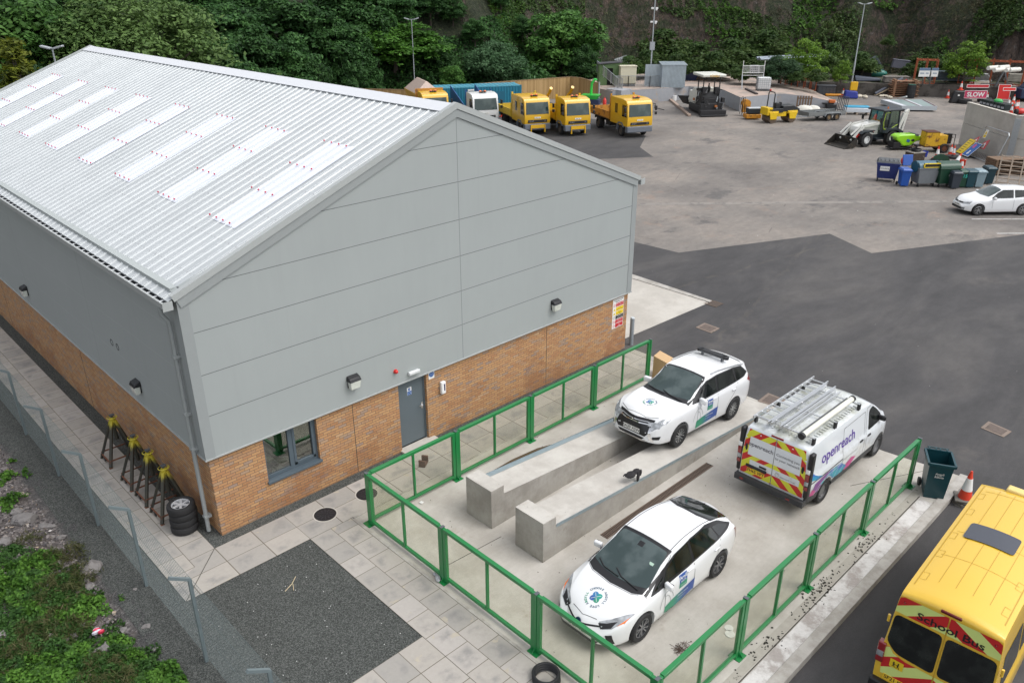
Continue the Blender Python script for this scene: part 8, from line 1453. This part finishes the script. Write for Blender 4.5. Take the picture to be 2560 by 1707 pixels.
def proto(key, H, Rr, trunk, nc, lpc, ls, m, flat=.55, cr=.32, asp=.55, cone=0, seed=1, droop=0, low=0):
    rs = np.random.RandomState(seed); root = bpy.data.objects.new('tree', None); COL.objects.link(root); cc = []; Vl = []
    for i in range(nc):
        a = rs.uniform(0, 2*pi); h = rs.beta(1.6, 1.2) if cone else rs.uniform(0, 1)
        if cone: rad = Rr*(1-h)**.8*rs.uniform(.55, 1); zc = trunk+(H-trunk)*h
        else:
            ph = math.acos(1-1.55*rs.uniform(0, 1)); k = rs.uniform(.55, 1.0); rad = Rr*sin(ph)*k; zc = trunk+(H-trunk)*(.42-.2*low)+(H-trunk)*(.56+.2*low)*cos(ph)*k
        c = np.array([rad*cos(a), rad*sin(a), zc]); r = Rr*cr*rs.uniform(.65, 1.25)*(1-.5*h*cone); cc.append((c, r)); n = int(lpc*(r/(Rr*cr))**2)
        q = rs.normal(0, 1, (n, 3)); q /= np.linalg.norm(q, axis=1)[:, None]; q[:, 2] = np.where(q[:, 2] < -.25, -q[:, 2], q[:, 2]); k = rs.uniform(.55, 1.08, (n, 1))**.6
        P_ = c+q*k*np.array([r, r, r*flat]); P_[:, 2] -= droop*np.hypot(*(P_-c)[:, :2].T)**2; nn = q*.7+np.array([0, 0, .8]); Vl.append(leaves(P_, nn, ls, asp, .5, rs))
    n = int(nc*lpc*.1); q = rs.normal(0, .4, (n, 3))*np.array([Rr, Rr, (H-trunk)*.45])+np.array([0, 0, trunk+(H-trunk)*.45]); Vl.append(leaves(q, np.tile([0, 0, 1.], (n, 1)), ls*1.3, asp, .8, rs))
    V = np.concatenate(Vl); V[:, 2] = np.maximum(V[:, 2], .05)
    b = B(); b.tube([(0, 0, -.5), (.1, 0, trunk*.6), (0, .1, trunk+(H-trunk)*.3), (.1, 0, H*.8)], [Rr*.07, Rr*.055, Rr*.04, Rr*.015], 8)
    for c, r in cc[::max(1, nc//9)]: b.tube([(0, 0, max(trunk*.5, c[2]*.45)), tuple(c*np.array([.5, .5, .8])), tuple(c)], [Rr*.03, Rr*.02, Rr*.006], 5)
    b.out('trunk', BARK, root); link('crown', npmesh('crown', V, 4, LM[m]), root); PROT[key] = (root, H); return root
proto('dark', 11, 4.6, 2.0, 60, 260, .22, 'dark', .5, .34, seed=2); proto('dark2', 10, 4.2, 1.5, 55, 270, .20, 'dark', .65, .34, seed=5); proto('mid', 9, 4.0, 1.2, 60, 240, .19, 'mid', .6, .32, seed=7)
proto('olive', 11, 5.2, 1.0, 130, 230, .14, 'olive', .75, .24, seed=9); proto('beech', 8, 4.8, .8, 90, 220, .17, 'beech', .34, .26, seed=12, droop=.12); proto('conf', 8, 2.6, .4, 90, 160, .15, 'conf', .45, .30, .35, 1, seed=14, droop=.3)
proto('willow', 5, 3.0, .3, 50, 240, .17, 'willow', .8, .33, .3, seed=16, low=1); proto('lime', 5, 2.2, .3, 46, 170, .12, 'lime', .8, .30, .4, seed=18, low=1); proto('shrub', 3, 1.8, .1, 30, 200, .13, 'scrub', .8, .40, seed=20, low=1)
used_ = set()
def tree(key, x, y, top, label, sx=1.0, name='tree', group=None, base=None, cat='tree'):
    root, H = PROT[key]; z0 = hz(x, y) if base is None else base
    if key in used_: o = copy_tree(root)
    else: o = root; used_.add(key)
    o.name = name; s = max(.3, (top-z0)/H); o.location = (x, y, z0); o.scale = (s*sx, s*sx, s); o.rotation_euler = (0, 0, rng.random()*6.28); return tag(o, label, cat, group)
def tpx(key, px, py, Y, label, sx=1.0, **kw):
    p = AT(px*DS, py*DS, Y); return tree(key, p.x, Y, p.z, label, sx, **kw)
tpx('conf', 22, 84, 37, 'yellow green conifer at the left edge above the roof', 1.0, name='conifer'); tpx('olive', 290, -30, 46, 'big rounded olive green tree behind the far end of the roof', 1.12, name='broadleaf_tree')
tpx('beech', 900, 45, 58, 'bright green tree with layered branches above the container', 1.7, name='broadleaf_tree'); tpx('willow', 1130, 95, 52.5, 'grey green bushy shrub leaning over the blue container', 1.25, name='shrub', cat='shrub')
tpx('mid', 1290, 20, 53, 'mid green tree with pale shoot tips above the timber fence corner', 1.15, name='broadleaf_tree'); tpx('dark2', 1345, 110, 48.5, 'dark green small tree hanging over the fence corner by the green hut', .9, name='broadleaf_tree')
tpx('mid', 40, -10, 48, 'pale green tree at the top left corner behind the conifer', 1.0, name='broadleaf_tree'); tpx('willow', 95, 150, 38.5, 'grey green shrub between the conifer and the short lamp post', .8, name='shrub', cat='shrub')
tpx('dark2', 1040, 40, 60, 'dark green tree right of the lamp post in the wood', 1.1, name='broadleaf_tree'); tpx('mid', 1215, -10, 62, 'green tree at the top edge above the grey green shrub', 1.1, name='broadleaf_tree')
tpx('mid', 1040, 150, 53.5, 'low green bush spilling down behind the left end of the container', .9, name='shrub', cat='shrub'); tpx('shrub', 1265, 175, 47.8, 'small green bush poking over the timber fence', 1, name='shrub', cat='shrub')
G_ = 'dark broadleaf trees of the wood'; Lb = 'dark green broadleaf tree in the dense wood behind the grey workshop'
for i, (px, py, Y, sx) in enumerate(((130, -60, 56, 1.1), (200, -40, 62, 1.1), (420, -60, 62, 1.2), (500, 0, 56, 1.1), (480, 95, 49, .9), (570, 60, 54, 1.0), (560, -60, 66, 1.3), (650, -20, 60, 1.2), (660, 90, 53, .9), (740, 30, 58, 1.1), (745, -60, 68, 1.3), (700, 120, 52, .8), (780, 110, 55, .8), (830, -40, 66, 1.3), (840, 150, 55, .7), (930, -50, 70, 1.3), (1010, -60, 68, 1.2), (1090, -40, 66, 1.2), (1150, 0, 60, 1.0), (1120, -90, 76, 1.4), (380, 160, 44, .6), (60, 40, 60, 1.2), (340, -80, 70, 1.3), (600, 150, 50, .7), (1200, 60, 57, .9), (1400, -60, 74, 1.1), (1330, -60, 68, 1.2), (1250, -60, 72, 1.2), (800, -60, 60.5, 1.1), (890, -50, 61, 1.1), (985, -40, 61, 1.1), (860, 20, 59, .9), (790, 60, 57, .9), (1090, 40, 57, 1), (1010, 90, 56, .8), (960, 0, 63, 1))):
    tpx('dark' if i % 2 else 'dark2', px, py, Y, Lb, sx, name='broadleaf_tree', group=G_)
def lt(key, px, py, pb, label, sx=1, zb_=2.0, **kw):   # base pixel row pb at ledge height
    p = G(px*DS, pb*DS, zb_); lo, hi = 0, 30
    for _ in range(40):
        m = (lo+hi)/2
        if PR(p+Vector((0, 0, m)))[1] > py*DS: lo = m
        else: hi = m
    return tree(key, p.x, p.y, zb_+lo, label, sx, base=zb_-.2, **kw)
lt('lime', 1845, 82, 176, 'lime green willow left of the tall grey lamp post', 1.1, name='willow_bush', cat='bush'); lt('lime', 2215, 88, 178, 'lime green tree above the rusty rack with white rolls', 1.15, name='willow_bush', cat='bush'); lt('shrub', 1915, 100, 165, 'darker green bush behind the lime willow', .9, name='shrub', cat='shrub'); lt('lime', 1932, 135, 184, 'small lime green bush at the foot of the grey lamp post', .9, name='willow_bush', cat='bush')
lt('willow', 1790, 128, 182, 'grey green bush under the grey steel tubes', 1.2, name='shrub', cat='shrub'); lt('shrub', 1600, 100, 165, 'dark green bush behind the road paver', 1.3, name='shrub', cat='shrub'); lt('shrub', 1490, 115, 165, 'green bush behind the cream cabinet', 1.2, name='shrub', cat='shrub'); lt('shrub', 1700, 160, 180, 'low green bush beside the white tank', 1.1, name='shrub', cat='shrub')
lt('shrub', 2040, 80, 100, 'small bright bush high on the slope right of the lamp post', 1, 6.0, name='shrub', cat='shrub')
# ground cover on the cliff and slope: clumps of leaves
def cover_stuff(name, n, fn, size, m, up=.9, jit=.7, asp=.5):
    P_, Z_, Nn = fn(n); C_ = np.column_stack([P_, Z_]); o = link(name, npmesh(name, leaves(C_, Nn, size, asp, jit), 4, m)); tag(o, kind='stuff'); return o
def slopepts(n, xr, yr, thr, sc, dmax, dmin=.2, rs=RS, hgt=.5, dens=None):
    P_ = np.column_stack([rs.uniform(*xr, n*8), rs.uniform(*yr, n*8)]); d, par = footd(P_); k = sc
    msk = sum(np.sin(P_@w*k+ph)/(1+i*.3) for i, (w, ph, a) in enumerate(_waves[2:9])); keep = (d > dmin) & (d < dmax) & (msk > thr+(0 if dens is None else dens(d))); P_ = P_[keep][:n]
    e = .4; z = hill(P_); zx = (hill(P_+[e, 0])-z)/e; zy = (hill(P_+[0, e])-z)/e; N = np.column_stack([-zx, -zy, np.ones(len(P_))]); N /= np.linalg.norm(N, axis=1)[:, None]
    h = rs.uniform(0, 1, len(P_))*hgt*np.clip(.55+.5*wav(P_*2.3)/2, .12, 1.4); C_ = np.column_stack([P_, z])+N*h[:, None]; return C_[:, :2], C_[:, 2], N*.6+np.array([0, 0, .6])
SCR = leafmat('scrub leaves', [(.02, .05, .012), (.045, .085, .02), (.08, .12, .035)], .2, .25); SCB = leafmat('dry brown scrub', [(.045, .035, .02), (.085, .065, .035), (.07, .09, .03)], .1, .4); IVY = leafmat('bright ivy leaves', [(.03, .09, .015), (.06, .15, .02), (.11, .22, .035)], .25, .5)
cover_stuff('scrub', 170000, lambda n: slopepts(n, (66, 118), (-20, 70), -.1, 1.0, 16, .0, dens=lambda d: np.where(d < 5.5, -3, -.5+(d-5)*.06), hgt=1.2), .17, SCR)
cover_stuff('dry_scrub', 60000, lambda n: slopepts(n, (64, 124), (-22, 72), -.3, 1.7, 26, .2, hgt=.8), .16, SCB, asp=.22)
cover_stuff('ivy', 60000, lambda n: slopepts(n, (64, 122), (-16, 70), .75, 1.3, 24, 1.5, hgt=1.0), .18, IVY)
cover_stuff('undergrowth', 60000, lambda n: slopepts(n, (-10, 70), (34, 84), -2, 1.0, 10, .0, hgt=1.2), .2, LM['dark'])
for k, (px, tp, pb) in enumerate(((1705, 150, 178), (1750, 148, 180), (1830, 165, 186), (1875, 160, 186), (1650, 120, 170), (1560, 125, 168), (1450, 130, 168), (2090, 150, 165), (2290, 110, 150), (2330, 90, 140), (1980, 120, 165), (1690, 90, 150), (1760, 70, 140), (2120, 110, 150), (1530, 70, 140))): lt('shrub', px, tp, pb-4, 'green bush growing at the foot of the rock face', 1.5, 2.2, name='shrub', cat='shrub', group='bushes at the foot of the rock face')
# --- stony bank by the chain link fence
xb = np.arange(-14, -2.25, .11); yb = np.arange(-13, 30, .13); gx, gy = np.meshgrid(xb, yb, indexing='ij'); P_ = np.stack([gx.ravel(), gy.ravel()], 1)
def bank(P_):
    d = np.clip((-2.6-P_[:, 0]), 0, 20); n = sum(np.sin(P_@w*4+ph)*a for w, ph, a in _waves[3:]); n2 = sum(np.sin(P_@w*11+ph*2)*a for w, ph, a in _waves[4:]); return -.02+np.minimum(d, 1)*(n*.028+n2*.012)+.05*np.minimum(d, 6)
zz = bank(P_)+RS.normal(0, .008, len(P_)); V = np.column_stack([P_, zz]); nx_, ny_ = len(xb), len(yb); idx = (np.arange(nx_-1)[:, None]*ny_+np.arange(ny_-1)[None, :]).ravel(); quads = np.stack([idx, idx+ny_, idx+ny_+1, idx+1], 1)
me = bpy.data.meshes.new('embankment'); me.vertices.add(len(V)); me.vertices.foreach_set('co', V.astype(np.float32).ravel()); me.loops.add(len(quads)*4); me.loops.foreach_set('vertex_index', quads.astype(np.int32).ravel()); me.polygons.add(len(quads)); me.polygons.foreach_set('loop_start', np.arange(0, len(quads)*4, 4, dtype=np.int32)); me.update()
t = T('stony bank'); x, y, z = t.xyz(); c = t.ramp(t.vor(17, 'F1', None, 'Color'), [(.1, (.045, .04, .04)), (.4, (.10, .088, .085)), (.7, (.17, .15, .145)), (.95, (.30, .28, .27))]); c = t.mix(t.sm(t.noise(1.3, 5, .7), .45, .65)*.7, c, (.07, .055, .045)); c = t.val(c, t.noise(30, 3, .7), .8)
c = t.mix(t.sm(x+t.noise(1.1, 4)*.9, -2.45, -2.1), c, t.ramp(t.noise(48, 2, .8), [(.36, (.015, .016, .016)), (.5, (.05, .05, .05)), (.66, (.14, .14, .135))])); t.done(c, .95, 0, t.vor(17)+t.noise(40, 2)*.4, 1, .04); me.materials.append(t.m); link('embankment', me, kind='structure')
# pebbles as stuff, rocks as things
def icos(n, C_, S_, rs=RS):
    base = np.array([[1, 1, 1], [1, -1, -1], [-1, 1, -1], [-1, -1, 1]], float); V = []
    out = []
    for c, s in zip(C_, S_):
        cube = np.array([[a, b_, d] for a in (-1, 1) for b_ in (-1, 1) for d in (-1, 1)], float)*s*rs.uniform(.45, 1, (8, 3)); an = rs.uniform(0, pi); R_ = np.array([[cos(an), -sin(an), 0], [sin(an), cos(an), 0], [0, 0, 1]]); q = cube@R_.T+c
        for f in ((0, 1, 3, 2), (4, 6, 7, 5), (0, 4, 5, 1), (2, 3, 7, 6), (0, 2, 6, 4), (1, 5, 7, 3)): out.append(q[list(f)])
    return np.concatenate(out)
def bankz(x, y): return float(bank(np.array([[x, y]]))[0])
n = 7500; PX = np.column_stack([-2.75-np.abs(RS.normal(0, 2.0, n)), RS.uniform(-12, 18, n)]); S_ = np.exp(RS.normal(-3.6, .55, n))[:, None]*RS.uniform(.5, 1, (n, 3)); S_ = np.minimum(S_, .09)
t = T('loose stones'); g = t.N('ShaderNodeNewGeometry'); t.done(t.val(t.ramp(X(t, g.outputs['Random Per Island']), [(0, (.055, .05, .052)), (.5, (.15, .135, .135)), (.85, (.26, .23, .21)), (.95, (.33, .26, .19)), (1, (.5, .48, .46))]), t.noise(40, 2), .6), .9); STO = t.m
link('loose_stones', npmesh('loose_stones', icos(n, np.column_stack([PX, bank(PX)+.01]), S_), 4, STO), kind='stuff')
def rock(px, py, r, label):
    p = G(px, py, .1); b = B(); bm = bmesh.new(); bmesh.ops.create_icosphere(bm, subdivisions=2, radius=1)
    rs = np.random.RandomState(int(px)); 
    for v in bm.verts: k = 1+.28*rs.normal()*.5+.15*sin(v.co.x*4+px); v.co = Vector((v.co.x*r*k, v.co.y*r*.75*k, v.co.z*r*.55*k))
    me = bpy.data.meshes.new('boulder'); bm.to_mesh(me); bm.free(); me.materials.append(MT('grey rock', (.19, .178, .172), .9, v=.35, vs=9, c2=(.06, .055, .055), cs=6, bump=1, bscale=25)); o = link('boulder', me); o.location = (p.x, p.y, bankz(p.x, p.y)+r*.12); o.rotation_euler = (0, .2, rs.uniform(0, 3)); tag(o, label, 'rock')
rock(55, 1290, .30, 'large pale grey boulder with a jagged top left of the second fence post'); rock(40, 1265, .16, 'smaller grey boulder resting against the large jagged boulder'); rock(229, 1410, .26, 'big rounded grey boulder beside the fence among the rubble'); rock(105, 1305, .12, 'small grey rock right of the jagged boulder'); rock(125, 1306, .11, 'second small grey rock right of the jagged boulder'); rock(12, 1350, .2, 'grey slab rock at the left edge above the weeds'); rock(222, 1462, .13, 'square grey rock below the rounded boulder'); rock(255, 1618, .2, 'long grey slab rock in the bottom weeds'); rock(150, 1335, .1, 'flat grey rock near the fence line'); rock(335, 1462, .06, 'small white stone near the fence'); rock(362, 1555, .09, 'tan stone below the small white stone'); rock(305, 1562, .1, 'grey stone left of the tan stone'); rock(385, 1612, .08, 'ochre stone near the fence at the bottom'); rock(10, 1590, .13, 'grey rock at the left edge among bottom weeds')
WB = leafmat('bright weed leaves', [(.035, .10, .014), (.07, .175, .022), (.125, .26, .04)], .33, 3); WD_ = leafmat('deep weed leaves', [(.02, .06, .012), (.04, .10, .02), (.06, .13, .03)], .25, 3); WO = leafmat('olive weed leaves', [(.05, .065, .02), (.08, .10, .03), (.11, .09, .045)], .2, 3)
def patch(name, spots, ls, m, asp=.6, hgt=.3, dens=1500, up=1.0):
    out = []
    for px, py, r in spots:
        p = G(px, py, .1); n = int(dens*r*r*3)+12; a = RS.uniform(0, 2*pi, n); k = np.sqrt(RS.uniform(0, 1, n)); lob = 1+.35*np.sin(a*3+px)+.2*np.sin(a*7+py); P_ = np.column_stack([p.x+r*k*lob*np.cos(a), p.y+r*k*lob*np.sin(a)]); P_ = P_[P_[:, 0] < -2.45]
        if not len(P_): continue
        cl = .55+.45*np.sin(P_[:, 0]*9+px)*np.sin(P_[:, 1]*8+py); kk = np.hypot(P_[:, 0]-p.x, P_[:, 1]-p.y)/r; zc = bank(P_)+np.clip(1.1-kk*.7, .1, 1)*hgt*cl*RS.uniform(.3, 1, len(P_)); nn = np.column_stack([(P_[:, 0]-p.x)/r*.5, (P_[:, 1]-p.y)/r*.5, np.full(len(P_), up)]); out.append(leaves(np.column_stack([P_, zc]), nn, ls, asp, .55))
    link(name, npmesh(name, np.concatenate(out), 4, m), kind='stuff')
patch('weeds', [(75, 1430, .6), (30, 1490, .6), (120, 1400, .3), (130, 1680, .7), (60, 1700, .7), (195, 1620, .25), (280, 1600, .28), (420, 1680, .45), (380, 1700, .4), (450, 1700, .25), (330, 1640, .22), (95, 1540, .3), (225, 1510, .35), (180, 1530, .35), (20, 1240, .3), (8, 1190, .25), (250, 1350, .12), (65, 1182, .10), (28, 1145, .10), (135, 1225, .09), (430, 1590, .1), (370, 1520, .08), (320, 1480, .16)], .038, WB, .6, .42, 2300)
patch('undergrowth_weeds', [(50, 1460, .8), (150, 1460, .5), (100, 1600, 1.1), (200, 1680, 1.0), (40, 1560, .9), (280, 1690, .7), (350, 1680, .6), (240, 1640, .5), (10, 1400, .6), (140, 1520, .6), (420, 1700, .5), (30, 1700, .9), (300, 1620, .35)], .035, WD_, .5, .26, 2400)
patch('dry_weeds', [(150, 1490, .7), (190, 1440, .5), (110, 1580, .6), (250, 1680, .6), (180, 1380, .35), (70, 1350, .3), (310, 1700, .4), (140, 1400, .45), (190, 1560, .4), (45, 1620, .5)], .07, WO, .10, .5, 900, .15)
p = G(240, 1575, .15); b = B(); [b.sph((rng.uniform(-.09, .09), rng.uniform(-.07, .07), .02), (.07, .04, .05), 6, i % 2) for i in range(6)]; tag(b.out('crisp_packet', [MT('litter red', (.5, .02, .06), .4), MT('litter silver', (.5, .48, .55), .3)], None, loc=(p.x, p.y, bankz(p.x, p.y)+.15)), 'crumpled red and silver packet lying in the weeds', 'litter')
